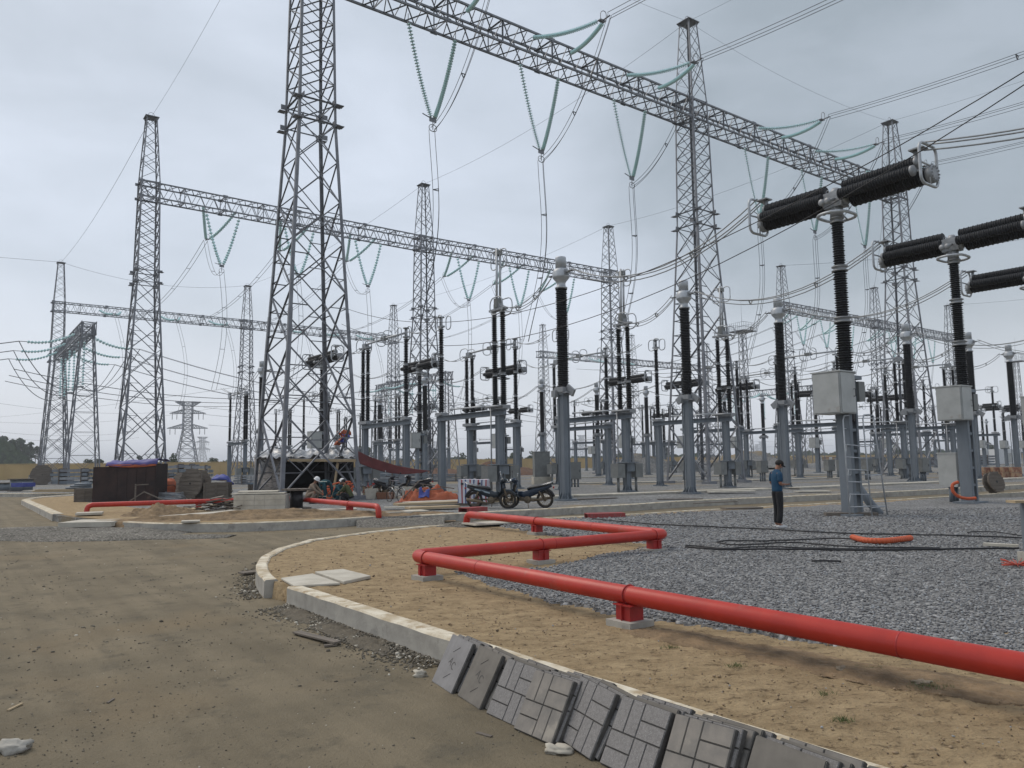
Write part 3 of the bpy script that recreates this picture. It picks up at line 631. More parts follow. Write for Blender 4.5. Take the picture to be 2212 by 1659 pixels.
for q, lb in ((T21, 'lattice tower at left of the nearest one, its second-row beam starting on its right'), (T22, 'lattice tower in the middle of the second beam, seen left of centre'), (T23, 'lattice tower ending the second beam, right of the tall grey headed column'),
              (T31, 'leftmost lattice tower, behind the end-on line gantry'), (T32, 'slender far lattice tower under the third beam, left of the nearest tower'), (T33, 'far lattice tower at the right end of the third beam'), (T34, 'distant lattice tower just left of the central grey headed column'), (T35, 'distant lattice tower under the middle of the most distant beam'), (T36, 'distant lattice tower seen through the middle tower, right end of the most distant beam'),
              (T41, 'far lattice tower at the left end of the right-hand beam'), (T42, 'far lattice tower halfway along the right-hand beam'), (T43, 'far lattice tower at the right end of the right-hand beam')):
    tower(q, lb)
# beams: box trusses with every lacing bar of the nearest two as a bar of its own
def beam(P, Q, label, near=False, zc=HB, hh=0.78, hwid=0.84, group='lattice gantry beams', gap=0.95, over=0.0):
    d = (Q-P); d.z = 0; L_ = d.length; t = thing('gantry_beam', label, 'lattice beam', (P.x, P.y, zc), math.atan2(d.y, d.x), group)
    x0, x1 = gap*0-over, L_+over; n_ = int(round((x1-x0)/1.42)); xs = [x0+(x1-x0)*i/n_ for i in range(n_+1)]; c = {}
    for nm, y, z_ in (('a', -hwid, -hh), ('b', hwid, -hh), ('c', hwid, hh), ('d', -hwid, hh)):
        m = MB(); m.bar((x0, y, z_), (x1, y, z_), .13, .13); m.build('chord', STEEL, t)
    js = []
    for (ya, za), (yb, zb) in (((-hwid, -hh), (hwid, -hh)), ((hwid, -hh), (hwid, hh)), ((hwid, hh), (-hwid, hh)), ((-hwid, hh), (-hwid, -hh))):
        for i in range(n_):
            mid = (xs[i]+xs[i+1])/2
            js += [(Vector((xs[i], ya, za)), Vector((mid, yb, zb)), .06), (Vector((mid, yb, zb)), Vector((xs[i+1], ya, za)), .06)]
        for i in range(0, n_, 3): js.append((Vector((xs[i], ya, za)), Vector((xs[i], yb, zb)), .085))
    if near:
        for k, (p, q, w_) in enumerate(js[:296]): brace_obj(p, q, w_*1.05, t, 'lacing_bar')
        r_ = MB()
        for p, q, w_ in js[296:]: r_.bar(p, q, w_, w_*.5)
        if r_.v: tag(r_.build('light_lacing', STEEL, t), kind='stuff')
    else:
        r_ = MB()
        for p, q, w_ in js: r_.bar(p, q, w_*1.25, w_*.8)
        tag(r_.build('lacing', STEEL, t), kind='stuff')
    g_ = MB()
    for i in range(0, n_+1, 6):
        for y in (-hwid, hwid): g_.box((xs[i], y*1.03, -hh), (.5, .03, .3)); g_.box((xs[i], y*1.03, hh), (.5, .03, .3))
    g_.build('gusset_plates', STEEL, t); return t
beam(T11, T12, 'nearest high lattice beam, from the nearest tower over the glass insulators to the middle tower', True)
beam(T12, T13, 'nearest row lattice beam falling from the middle tower to the tower behind the breakers', True, over=1.2)
beam(T21, T22, 'second-row lattice beam passing behind the nearest tower, starting at the tower on its left', over=0.9)
beam(T22, T23, 'second-row lattice beam ending at the tower right of centre', over=0.9)
beam(T31, T32, 'third-row lattice beam starting at the leftmost tower', over=1.0); beam(T32, T33, 'third-row lattice beam seen behind the nearest tower', over=1.0)
beam(T34, T35, 'most distant lattice beam, low behind the central columns', over=1.5); beam(T35, T36, 'most distant lattice beam, its right part beyond the middle tower', over=1.0)
beam(T41, T42, 'right-hand far lattice beam, its nearer left half beside the grey headed column', over=1.0); beam(T42, T43, 'right-hand far lattice beam, its right half', over=1.0)
# low line gantries seen nearly end on
_lt = MB(); hl = lambda z: 1.9+(0.75-1.9)*z/19.0
for a in range(4):
    b = (a+1) % 4; co = lambda i, z: Vector(((-1, 1, 1, -1)[i]*hl(z), (-1, -1, 1, 1)[i]*hl(z), z)); zz_ = [0.2, 3.6, 6.6, 9.2, 11.5, 13.4, 15, 16.4, 17.6, 18.7, 19.8, 21]
    for i in range(len(zz_)-1):
        _lt.bar(co(a, zz_[i]), co(b, zz_[i+1]), .085, .04); _lt.bar(co(b, zz_[i]), co(a, zz_[i+1]), .085, .04)
        if i < 6: _lt.bar(co(a, zz_[i+1]), co(b, zz_[i+1]), .06, .04)
LTM = _lt.mesh('bracing', STEEL)
LLEG = []
for i in range(4):
    m = MB(); m.bar(Vector(((-1, 1, 1, -1)[i]*hl(0), (-1, -1, 1, 1)[i]*hl(0), 0)), Vector(((-1, 1, 1, -1)[i]*hl(21), (-1, -1, 1, 1)[i]*hl(21), 21)), .16, .16); LLEG.append(m.mesh('leg', STEEL))
def lowtower(P, label):
    t = thing('line_gantry_tower', label, 'lattice tower', (P.x, P.y, 0), TH, 'low line gantry towers')
    for i in range(4): put('leg', LLEG[i], t)
    tag(put('bracing', LTM, t), kind='stuff'); return t
LG0, LG1 = G(176, 1044), G(112, 1036); LG1 = Vector((LG0.x+B.x*30, LG0.y+B.y*30, 0))
lowtower(LG0, 'low lattice tower at far left holding the near end of the end-on line gantry'); lowtower(LG1, 'low lattice tower behind the leftmost tall tower, far end of the end-on gantry')
beam(LG0, LG1, 'line gantry beam at far left seen almost end on, hung with teal insulators', zc=20.2, over=1.2, group='low line gantry beams')
LGR = at(1752, 834, 205); LGR.z = 0; LGR2 = LGR+B*30+Z*0; lowtower(LGR, 'low lattice tower under the right end of the far line gantry'); lowtower(LGR2, 'low lattice tower under the left end of the far line gantry')
beam(LGR, LGR2, 'far low line gantry beam right of centre', zc=20.2, over=1, group='low line gantry beams')
LGM = at(965, 806, 163); LGM.z = 0; LGM2 = LGM+B*31
lowtower(LGM, 'low lattice tower behind the central breaker arms'); lowtower(LGM2, 'low lattice tower far behind the left breaker arms')
beam(LGM, LGM2, 'low line gantry beam behind the central breakers, rising to the right', zc=20.2, over=1, group='low line gantry beams')
# lamp and lightning mast with a caged platform
def mast(P, label, k=1.0):
    t = thing('lightning_mast', label, 'lattice mast', (P.x, P.y, 0), TH, 'masts with caged platforms'); m = MB(); s_ = lambda z: .95+(.55-.95)*z/30
    for i in range(4): MB().bar((((-1, 1, 1, -1)[i])*s_(0), ((-1, -1, 1, 1)[i])*s_(0), 0), (((-1, 1, 1, -1)[i])*s_(30), ((-1, -1, 1, 1)[i])*s_(30), 30), .12).build('leg', STEEL, t)
    for a in range(4):
        b = (a+1) % 4; co = lambda i, z: Vector(((-1, 1, 1, -1)[i]*s_(z), (-1, -1, 1, 1)[i]*s_(z), z))
        for i in range(16): m.bar(co(a, i*30/16), co(b, (i+1)*30/16), .07, .04); m.bar(co(b, i*30/16), co(a, (i+1)*30/16), .07, .04)
    tag(m.build('bracing', STEEL, t), kind='stuff')
    MB().box((0, 0, 30.1), (4.6, 4.6, .12)).build('platform', STEEL, t); c = MB()
    for z_ in (30.9, 31.9): c.tube([(-2.2, -2.2, z_), (2.2, -2.2, z_), (2.2, 2.2, z_), (-2.2, 2.2, z_)], .04, 4, closed=True)
    for i in range(9):
        u = -2.2+4.4*i/8
        for p in ((u, -2.2), (u, 2.2), (-2.2, u), (2.2, u)): c.bar((p[0], p[1], 30.1), (p[0], p[1], 31.9), .035)
    c.build('cage', STEEL, t); MB().tube([(0, 0, 30), (0, 0, 37.5)], [.05, .015], 5).build('lightning_rod', STEEL, t); t.scale = (k,)*3; return t
mast(at(1603, 715, 172).xy.to_3d(), 'lattice mast with a caged platform and a rod on top, right of centre')
mast(at(2196, 795, 235).xy.to_3d(), 'lattice mast with a caged platform at the right edge of the photo')
# transmission pylons beyond the wall
def pylon(P, label, s_=1.0, rz=0.5, wd=0.30):
    t = thing('pylon', label, 'pylon', (P.x, P.y, -0.3), rz, 'transmission pylons on the horizon'); t.scale = (s_,)*3; m = MB(); hp = lambda z: 8.0+(3.0-8.0)*min(1, z/30) if z < 30 else 3.0
    zs = [0, 9, 16, 21.5, 26, 30, 33, 36, 39, 42, 45, 48, 50.5]
    for a in range(4):
        b = (a+1) % 4; co = lambda i, z: Vector(((-1, 1, 1, -1)[i]*hp(z), (-1, -1, 1, 1)[i]*hp(z), z))
        for i in range(len(zs)-1): m.bar(co(a, zs[i]), co(b, zs[i+1]), wd*.6); m.bar(co(b, zs[i]), co(a, zs[i+1]), wd*.55); m.bar(co(a, zs[i+1]), co(b, zs[i+1]), wd*.5); m.bar(co(a, zs[i]), co(a, zs[i+1]), wd)
    tag(m.build('lattice_body', STEEL, t), kind='stuff')
    for z_, r_, dz in ((50.5, 9, -3.2), (42, 12.5, 2.8), (31, 14, 3.2)):
        for sg in (-1, 1):
            k = MB(); tip = Vector((sg*r_, 0, z_)); m4 = [Vector((sg*3, y, zc_)) for y in (-3, 3) for zc_ in (z_, z_+dz)]
            for q in m4: k.bar(q, tip, wd*.7)
            for i in range(1, 6):
                f = i/6; pp = [q.lerp(tip, f) for q in m4]; po = [q.lerp(tip, f-1/6) for q in m4]
                k.bar(pp[0], po[1], wd*.4); k.bar(pp[2], po[3], wd*.4); k.bar(pp[0], pp[1], wd*.4); k.bar(pp[0], po[2], wd*.4); k.bar(pp[1], po[0], wd*.4)
            k.build('cross_arm', STEEL, t)
            if z_ < 50:
                for u in (.6, .85):
                    MB().tube([(sg*r_*u, 0, z_), (sg*r_*u, 0, z_-4.5)], .22, 5).build('insulator_string', PORC, t)
    return t
pylon(at(403, 1000, 575).xy.to_3d(), 'big two-circuit pylon beyond the wall at left, between two lattice towers', rz=0.25, wd=.62)
for px, Y_, s_, lb in ((436, 980, .8, 'smaller pylon hidden behind the big left one'), (1241, 1500, .9, 'left of two far pylons seen beside the central column'), (1257, 1350, .95, 'right and taller of two far pylons beside the central column'), (942, 1500, .9, 'faint far pylon left of the central breakers'), (1020, 1700, .9, 'faintest far pylon behind the middle towers'), (1628, 2300, .8, 'leftmost of three tiny pylons on the horizon right of centre'), (1636, 2000, .8, 'middle of three tiny pylons on the horizon right of centre'), (1646, 1800, .85, 'rightmost of three tiny pylons on the horizon right of centre'), (1083, 1900, .8, 'tiny pylon on the horizon behind the raised arm')):
    pylon(at(px, 1000, Y_).xy.to_3d(), lb, s_, rz=random.uniform(0, 1), wd=0.42)

# ================================================================ GLASS STRINGS AND CONDUCTORS
DISC = MB().lathe([(0.02, -.055), (.05, -.05), (.055, -.01), (.145, .025), (.15, .04), (.06, .035), (.02, .05)], 12).mesh('disc', GLASS)
_cu = MB(); _cu.lathe([(.03, -.075), (.045, -.07), (.045, -.02), (.03, -.01)], 8); CUPM = _cu.mesh('disc_cap', STEEL)
def string(par, p, q, sag, near, n_=33):
    path = sagline(p, q, sag, n_+2); base = path[1:-1]
    if near:
        path = sagline(p, q, sag, n_+2); base = path[1:-1]
        for i, c in enumerate(base):
            d = (path[i+2]-path[i]).normalized(); put('disc', DISC, par, mtx=Matrix.Translation(c) @ d.to_track_quat('Z', 'Y').to_matrix().to_4x4())
        MB().tube(path, .028, 5).build('string_core', STEEL, par)
    else:
        m = MB()
        for i, c in enumerate(base):
            if i % 2: continue
            d = (path[i+2]-path[i]).normalized(); m.lathe([(.08, -.14), (.19, .04), (.19, .09), (.08, .15)], 7, c, d)
        m.tube(path, .035, 4); m.build('disc_string', GLASS, par)
def conductor(name, label, cat, P, Q, sag, n_=3, sp=.3, r_=.018, group=None, mat_=WIRE, spacers=2, lateral=None, segs=18, drop=None):
    d = (Q-P); lat = lateral if lateral is not None else d.cross(Z).normalized() if d.xy.length > .3 else A
    t = thing(name, label, cat, P, 0, group); offs = {1: [(0, 0)], 2: [(-.5, 0), (.5, 0)], 3: [(-.5, .3), (.5, .3), (0, -.5)]}[n_]
    up = Z if d.xy.length > abs(d.z) else B
    for u, v in offs:
        o_ = lat*u*sp+up*v*sp
        path = [x-P+o_ for x in sagline(P, Q, sag, segs)]
        if drop: path = [x+drop(i/segs) for i, x in enumerate(path)]
        MB().tube(path, r_, 5).build('conductor', mat_, t)
    if n_ > 1:
        for k in range(spacers):
            f = (k+1)/(spacers+1); c = sagline(P, Q, sag, 20)[int(f*20)]-P; m = MB()
            if drop: c = c+drop(int(f*20)/20)
            ps = [c+lat*u*sp+up*v*sp for u, v in offs]
            for a in range(len(ps)): m.bar(ps[a], ps[(a+1) % len(ps)], .05, .04)
            m.build('spacer', mat_, t)
    return t
def tpx(P, px, py):
    """how far along the beam line from P a column of the photo is met"""
    a, b = ray(px, py); return (a*P.y-P.x)/(TA.x-a*TA.y)
RINGM = MB().tube(ring_path(.55, .42, .2, (1, 0, 0), (0, 0, 1)), .025, 6, closed=True).mesh('grading_ring', ALUD)
def vstring(C, label, near, drop=6.3, half=1.75, group='v-shaped glass insulator strings'):
    t = thing('v_insulator', label, 'insulator string', (C.x, C.y, HB-.8), math.atan2(TA.y, TA.x), group)
    for s_ in (-1, 1):
        MB().tube([(s_*half, 0, 0), (s_*half, 0, -.45)], .025, 4).build('hanger', STEEL, t)
        string(t, Vector((s_*half, 0, -.45)), Vector((s_*.12, 0, -drop)), .42, near)
    m = MB(); m.box((0, 0, -drop-.12), (.5, .04, .28)); m.tube([(0, 0, -drop-.2), (0, 0, -drop-.75)], .03, 5); m.build('yoke_plate', STEEL, t)
    put('grading_ring', RINGM, t, loc=(0, 0, -drop-.65)); MB().tube([(-.75, 0, -drop+.12), (-.1, 0, -drop-.05)], .035, 5).build('arcing_horn', STEEL, t)
    return t
def tension(C, out_, label, near, L_=6.3, dz=-.7, half=1.75, group='horizontal glass tension strings'):
    t = thing('tension_insulator', label, 'insulator string', (C.x, C.y, HB-.1), math.atan2(TA.y, TA.x), group)
    M_ = Matrix.Rotation(-math.atan2(TA.y, TA.x), 3, 'Z'); o_ = M_ @ out_
    for s_ in (-1, 1):
        st = Vector((s_*half, 0, 0))+o_*.9; MB().tube([st, st+o_*.5], .03, 4).build('link', STEEL, t); string(t, st+o_*.5, o_*L_+Vector((s_*.2, 0, dz)), .26, near)
    m = MB(); c = o_*L_+Vector((0, 0, dz)); m.box(c+o_*.15, (.5, .3, .05)); m.tube([c, c+o_*.9], .05, 5); m.build('yoke_plate', STEEL, t)
    k = MB(); k.tube(ring_path(.5, .7, .24, (1, 0, .3), (0, 0, 1), c+o_*.3+Vector((0, 0, .25))), .025, 5, closed=True); k.build('grading_ring', ALUD, t)
    return C+out_*(L_+.9)+Z*(HB-.1+dz)
pos_names = ['first', 'second', 'third', 'fourth', 'fifth', 'sixth']
for i, (px, py) in enumerate([(935, 262), (1169, 330), (1365, 390), (1640, 450), (1760, 497), (1868, 530)]):
    t_ = tpx(T11, px, py); C = T11+TA*t_; print('V', i, round(t_, 2), [round(c, 1) for c in C]); nm = pos_names[i]
    vstring(C, nm+' of the six big v-shaped glass strings under the nearest beam, counted from the left', True)
    cl = tension(C, -B, nm+' pair from the left of flat teal glass strings pulling forward from the nearest beam', True)
    y0 = C+Z*(HB-.8-6.3-.75)
    conductor('overhead_conductor', nm+' triple line from the left leaving the nearest beam towards the top right', 'wire', cl, cl-B*46+Z*1.0, 1.6, group='triple overhead lines leaving the nearest beam', r_=.02, sp=.42)
    conductor('jumper_wires', nm+' set of jumper wires from the left, looping under the nearest beam to a v-string', 'wire', cl, y0, 1.5, group='jumper loops under the nearest beam', r_=.018, sp=.3, spacers=1)
    land = C+B*1.4+Z*10.2
    conductor('dropper_wires', nm+' set of down leads from the left, hanging from the nearest beam strings', 'wire', y0, land, 0.0, group='down leads under the nearest beam', r_=.018, sp=.42, lateral=A, drop=lambda f: A*(.5*math.sin(f*math.pi))-B*(.6*math.sin(f*math.pi*1.5)*f))
for i, (px, py) in enumerate([(480, 582), (648, 611), (800, 635), (1022, 660), (1135, 672), (1238, 690)]):
    a, b = ray(px, py); t_ = (a*T21.y-T21.x)/(A.x-a*A.y); C = T21+(T22-T21).normalized()*t_; C = T21+(T23-T21).normalized()*t_
    nm = pos_names[i]; TA_ = TA; vstring(C, nm+' v-shaped glass string from the left under the second beam', False, 5.9, group='v-shaped glass strings under the second beam')
    cl = tension(C, B, nm+' pair of glass tension strings from the left behind the second beam', False, 6.0, -2.2, group='glass tension strings behind the second beam')
    y0 = C+Z*(HB-.8-5.9-.75)
    conductor('jumper_wires', nm+' jumper loop from the left under the second beam', 'wire', cl, y0, 1.8, 2, group='jumper loops under the second beam', sp=.4, r_=.022, spacers=1)
    conductor('dropper_wires', nm+' set of down leads from the left under the second beam', 'wire', y0, C+B*2+Z*10.2, 0, 2, group='down leads under the second beam', sp=.5, r_=.022, lateral=A, drop=lambda f: A*(.7*math.sin(f*math.pi)))
    Q = cl+B*52; Q.z = HB-2.5
    conductor('overhead_conductor', nm+' line from the left sagging between the second and third beams', 'wire', cl, Q, 3.2, 2, group='lines between the second and third beams', r_=.026, sp=.45, spacers=5)
    if i < 3 or i > 2:
        D = Q+B*6.5; D.z = 0
for i, (px, py) in enumerate([(235, 690), (365, 696), (470, 705), (640, 715), (715, 722), (790, 728)]):
    a, b = ray(px, py); t_ = (a*T31.y-T31.x)/(A.x-a*A.y); C = T31+(T33-T31).normalized()*t_; nm = pos_names[i]
    cl = tension(C, -B, nm+' pair of small glass strings from the left before the third beam', False, 6.0, -1.3, group='glass tension strings before the third beam')
    conductor('dropper_wires', nm+' pair of slack down leads from the left under the third beam', 'wire', cl, cl-B*2-Z*17, 0, 2, group='down leads under the third beam', sp=.5, r_=.025, lateral=A, drop=lambda f: A*(1.6*math.sin(f*math.pi*.9)))
for i, f in enumerate((.18, .42, .68, 1.2, 1.45, 1.72)):
    C = T41+(T42-T41)*min(f, 1)+(T43-T42)*max(0, f-1); nm = pos_names[i]
    vstring(C, nm+' v-shaped glass string from the left under the right-hand far beam', False, 5.9, group='v-shaped glass strings under the far right beam')
    cl = tension(C, B, nm+' pair of glass tension strings from the left behind the right-hand far beam', False, 6, -2.2, group='glass tension strings behind the far right beam')
    conductor('jumper_wires', nm+' jumper loop from the left under the right-hand far beam', 'wire', cl, C+Z*(HB-7.4), 1.8, 2, group='jumper loops under the far right beam', sp=.4, r_=.03, spacers=0)
    conductor('dropper_wires', nm+' set of down leads from the left under the right-hand far beam', 'wire', C+Z*(HB-7.4), C+B*2+Z*10, 0, 2, group='down leads under the far right beam', sp=.5, r_=.03, lateral=A)
    conductor('overhead_conductor', nm+' line from the left running away behind the right-hand far beam', 'wire', cl, cl+B*60-Z*2, 3, 2, group='lines behind the far right beam', r_=.035, sp=.5, spacers=3)
for i, f in enumerate((.15, .5, .85)):
    C = T34+(T35-T34)*f; tension(C, -B, ['left', 'middle', 'right'][i]+' pair of glass strings on the most distant beam', False, 6, -1.5, group='glass strings on the most distant beam')
# strings of the end-on gantry at far left
def lgs(P0_, P1_, tagl, n_=3, wires=True, thin=.03):
    for i in range(n_):
        f = (i+.5)/n_; C = P0_.lerp(P1_, f); C.z = 20.2
        for sg, wd in ((1, 'right'), (-1, 'left')):
            t = thing('tension_insulator', f'{ORD[i]} pair of teal glass strings from the near end, {wd} side, {tagl}', 'insulator string', C, 0, 'glass strings on the low line gantries')
            ex = A*sg*6.4-Z*1.5
            for s_ in (-.35, .35): string(t, A*sg*.9+B*s_, ex+B*s_*.6, .5, False, 26)
            MB().tube([ex, ex+A*sg*.9], .05, 5).build('clamp', ALUD, t)
            if wires:
                for j in (0, 1): pass
                conductor('overhead_conductor', f'{ORD[i]} twin line from the near end, {wd} side of {tagl}', 'wire', C+ex+A*sg*.9, C+ex+A*sg*70-Z*(1 if sg < 0 else 4), 4.0, 2, group='twin lines of the low line gantries', r_=thin, sp=.5, spacers=6)
                conductor('jumper_wires', f'{ORD[i]} hanging jumper from the near end, {wd} side of {tagl}', 'wire', C+ex+A*sg*.9, C-Z*7.2, 2.5, 2, group='jumpers of the low line gantries', r_=thin, sp=.4, spacers=2)
        t = thing('v_insulator', f'{ORD[i]} hanging pair of glass strings from the near end, under {tagl}', 'insulator string', C, 0, 'hanging strings of the low line gantries')
        for s_ in (-.3, .3): string(t, Vector((A.x*s_, A.y*s_, -.9)), Vector((A.x*s_, A.y*s_, -7.0)), 0, False, 26)
        MB().box((0, 0, -7.2), (.9, .2, .2)).build('yoke_plate', ALUD, t)
lgs(LG0, LG1, 'the end-on gantry')
lgs(LGM, LGM2, 'the central low gantry'); lgs(LGR, LGR2, 'the far low gantry', wires=False)
# bare shield wires from peak to peak and out of the picture
def thin(P, Q, sag, label, r_=.012, g='thin earth wires between tower peaks'):
    t = tag(MB().tube([x-P for x in sagline(P, Q, sag, 20)], r_, 4).build('earth_wire', WIRE), label, 'wire', g); t.location = P; return t
pk = lambda T: T+Z*(HT+.15)
thin(pk(T11), pk(T12), .8, 'thin earth wire from the nearest tower to the peak of the middle tower'); thin(pk(T12), pk(T13), .9, 'thin earth wire between the middle tower peak and the right tower peak')
thin(pk(T21), pk(T21)-B*48+Z*2, 1, 'thin earth wire rising from the left tower peak to the top of the photo'); thin(pk(T31), pk(T21), 1.4, 'thin earth wire joining the leftmost tower peak to the taller one at its right', .02)
thin(pk(T12), pk(T12)-B*42, 1, 'thin earth wire rising right from the middle tower peak'); thin(pk(T13), pk(T13)-B*42, 1, 'thin earth wire rising right from the right tower peak')
thin(pk(T12), pk(T22), 1.2, 'thin earth wire slanting down left from the middle tower peak to the second row', .016); thin(pk(T22), pk(T32), 1.6, 'thin earth wire slanting from the second row to the third row', .02)
thin(pk(T13), pk(T23), 1.2, 'thin earth wire slanting from the right tower peak to the second row', .016); thin(pk(T23), pk(T33), 1.6, 'thin earth wire from the second row end tower to the third row', .02)
thin(pk(T31), pk(T31)-A*70, 1, 'thin earth wire running off the left edge from the leftmost tower peak', .025); thin(pk(T31), pk(T32), 2, 'thin earth wire along the third row of towers', .022)
thin(pk(T41), pk(T41)-B*60+A*20, 2, 'thin earth wire running right from the far right row', .022); thin(pk(T42), pk(T13), 2, 'thin earth wire from the far right row to the right tower', .022); thin(pk(T43), pk(T43)-B*60, 2, 'thin earth wire from the last far tower to the right edge', .022)
# two long slack black cables strung across the yard
for k, (p, q, s_, lb) in enumerate(((at(742, 664, 43.5), at(2240, 138, 15), 2.6, 'upper of two long black cables from the nearest tower up to the right edge'), (at(738, 700, 43.6), at(2240, 165, 15.2), 3.0, 'lower of two long black cables from the nearest tower up to the right edge'))):
    t = tag(MB().tube([x-p for x in sagline(p, q, s_, 30)], .013, 5).build('slack_cable', CABLE), lb, 'cable'); t.location = p
# far lines crossing low in the sky
for k, (x0, y0_, x1, y1, Y0, Y1, sg) in enumerate([(-60, 908, 470, 880, 560, 570, 6), (-60, 925, 300, 932, 500, 560, 4), (-60, 936, 300, 945, 500, 560, 4), (440, 880, 1120, 900, 560, 1300, 10), (440, 895, 1120, 915, 560, 1300, 10), (450, 918, 1200, 935, 570, 1300, 10), (-60, 905, 745, 800, 150, 60, 0.5), (1257, 945, 1800, 950, 1350, 1900, 6), (1257, 955, 1800, 962, 1350, 1900, 6), (-60, 862, 420, 884, 400, 560, 5)]):
    P, Q = at(x0, y0_, Y0), at(x1, y1, Y1); names = ['uppermost', 'second', 'third', 'fourth', 'fifth', 'sixth', 'steepest', 'eighth', 'ninth', 'tenth']
    thin(P, Q, sg, f'{names[k]} of the far thin lines crossing low in the sky', .00010*(P.y+Q.y)/2*1.2, 'far thin power lines low in the sky')
# ================================================================ SWITCHYARD EQUIPMENT
def ins(h, rc, rs, pitch, n=18, z0=0.0, ax=None, o=(0, 0, 0), m=None):
    pr = [(rc, z0)]; k = int(h/pitch); p = h/k
    for i in range(k):
        z_ = z0+i*p; rr = rs if i % 2 == 0 else rs*0.93
        pr += [(rc, z_+.08*p), (rr, z_+.42*p), (rr, z_+.52*p), (rc, z_+.86*p)]
    pr.append((rc, z0+h)); m = m or MB(); return m.lathe(pr, n, o, ax, False)
def flange(m, z_, r_, h=.16, n=18, o=(0, 0, 0), ax=None):
    return m.lathe([(r_*.8, z_-h/2), (r_*1.08, z_-h/2), (r_*1.08, z_-h/2+.035), (r_*.82, z_-h/2+.05), (r_*.82, z_+h/2-.05), (r_*1.08, z_+h/2-.035), (r_*1.08, z_+h/2), (r_*.8, z_+h/2)], n, o, ax)
def column_mesh(h, wd, name='column', n_=4):
    """built-up steel column with corner angles, base plate and gussets"""
    m = MB(); m.box((0, 0, h/2), (wd*.55, wd*.9, h)); m.box((0, 0, h/2), (wd*.9, wd*.55, h))
    for sx in (-1, 1):
        for sy in (-1, 1): m.box((sx*wd*.40, sy*wd*.40, h/2), (wd*.2, wd*.2, h))
    m.box((0, 0, .06), (wd*2.0, wd*2.0, .06)); m.box((0, 0, -.06), (wd*2.5, wd*2.5, .16)); m.box((0, 0, h+.02), (wd*1.35, wd*1.35, .05))
    for sx, sy in ((1, 0), (-1, 0), (0, 1), (0, -1)):
        c = Vector((sx, sy, 0)); s_ = Vector((-sy, sx, 0))
        for k in (-.25, .25):
            a = c*wd*.5+s_*k*wd; m.add([a+s_*.012+Z*.09, a+c*wd*.42+s_*.012+Z*.09, a+s_*.012+Z*.42, a-s_*.012+Z*.09, a+c*wd*.42-s_*.012+Z*.09, a-s_*.012+Z*.42], [(0, 1, 2), (5, 4, 3), (0, 3, 4, 1), (1, 4, 5, 2), (2, 5, 3, 0)])
    return m.mesh(name, COLUMN)
COL_CT = column_mesh(4.95, .38); COL_DS = column_mesh(4.3, .36); COL_SM = column_mesh(4.3, .36)
CT_INS = ins(4.75, .225, .29, .088, 20).mesh('insulator', PORC)
_b = MB(); _b.box((0, 0, 5.05), (1.0, .5, .08)); _b.box((0, 0, 5.2), (.62, .62, .24))
for sx in (-1, 1): _b.bar((sx*.75, 0, 4.98), (sx*.28, 0, 5.3), .12, .34)
_b.box((.25, .3, 5.02), (.3, .25, .3)); CT_BR = _b.mesh('bracket', ALUD)
_hd = MB(); _hd.lathe([(.30, 10.08), (.30, 10.14), (.22, 10.16), (.21, 10.34), (.25, 10.42), (.36, 10.55), (.415, 10.62), (.42, 10.66), (.41, 10.7), (.41, 10.86), (.36, 10.98), (.30, 11.04)], 22); CT_HEAD = _hd.mesh('head', ALU)
_hd = MB(); _hd.lathe([(.262, 11.03), (.262, 11.58), (.245, 11.62), (.1, 11.64)], 22); CT_CAP = _hd.mesh('expansion_cap', ALU)
_t = MB()
for s_ in (-1, 1): _t.tube([(s_*.3, 0, 10.82), (s_*.62, 0, 10.82)], .06, 8); _t.box((s_*.75, 0, 10.82), (.3, .22, .03)); _t.box((s_*.42, 0, 10.82), (.03, .26, .26))
CT_TERM = _t.mesh('terminal', ALUD)
_g = MB(); _g.tube([(.33, .1, .1), (.33, .1, 4.8)], .03, 6); _g.box((.3, .1, 2.2), (.1, .05, .05)); _g.tube([(.3, -.1, .1), (.42, -.1, .3), (.62, -.05, .02)], .07, 6); CT_CND = _g.mesh('cable_conduit', COLUMN)
def make_ct(P, label):
    t = thing('current_transformer', label, 'transformer', P, math.atan2(B.y, B.x), 'grey-headed instrument transformers on steel columns')
    put('column', COL_CT, t); put('bracket', CT_BR, t); put('insulator', CT_INS, t, loc=(0, 0, 5.32)); put('head', CT_HEAD, t); put('expansion_cap', CT_CAP, t); put('terminal', CT_TERM, t); put('cable_conduit', CT_CND, t)
    return t
bays = [(0, 8.7, 17.4), (33.2, 41.9, 50.6)]
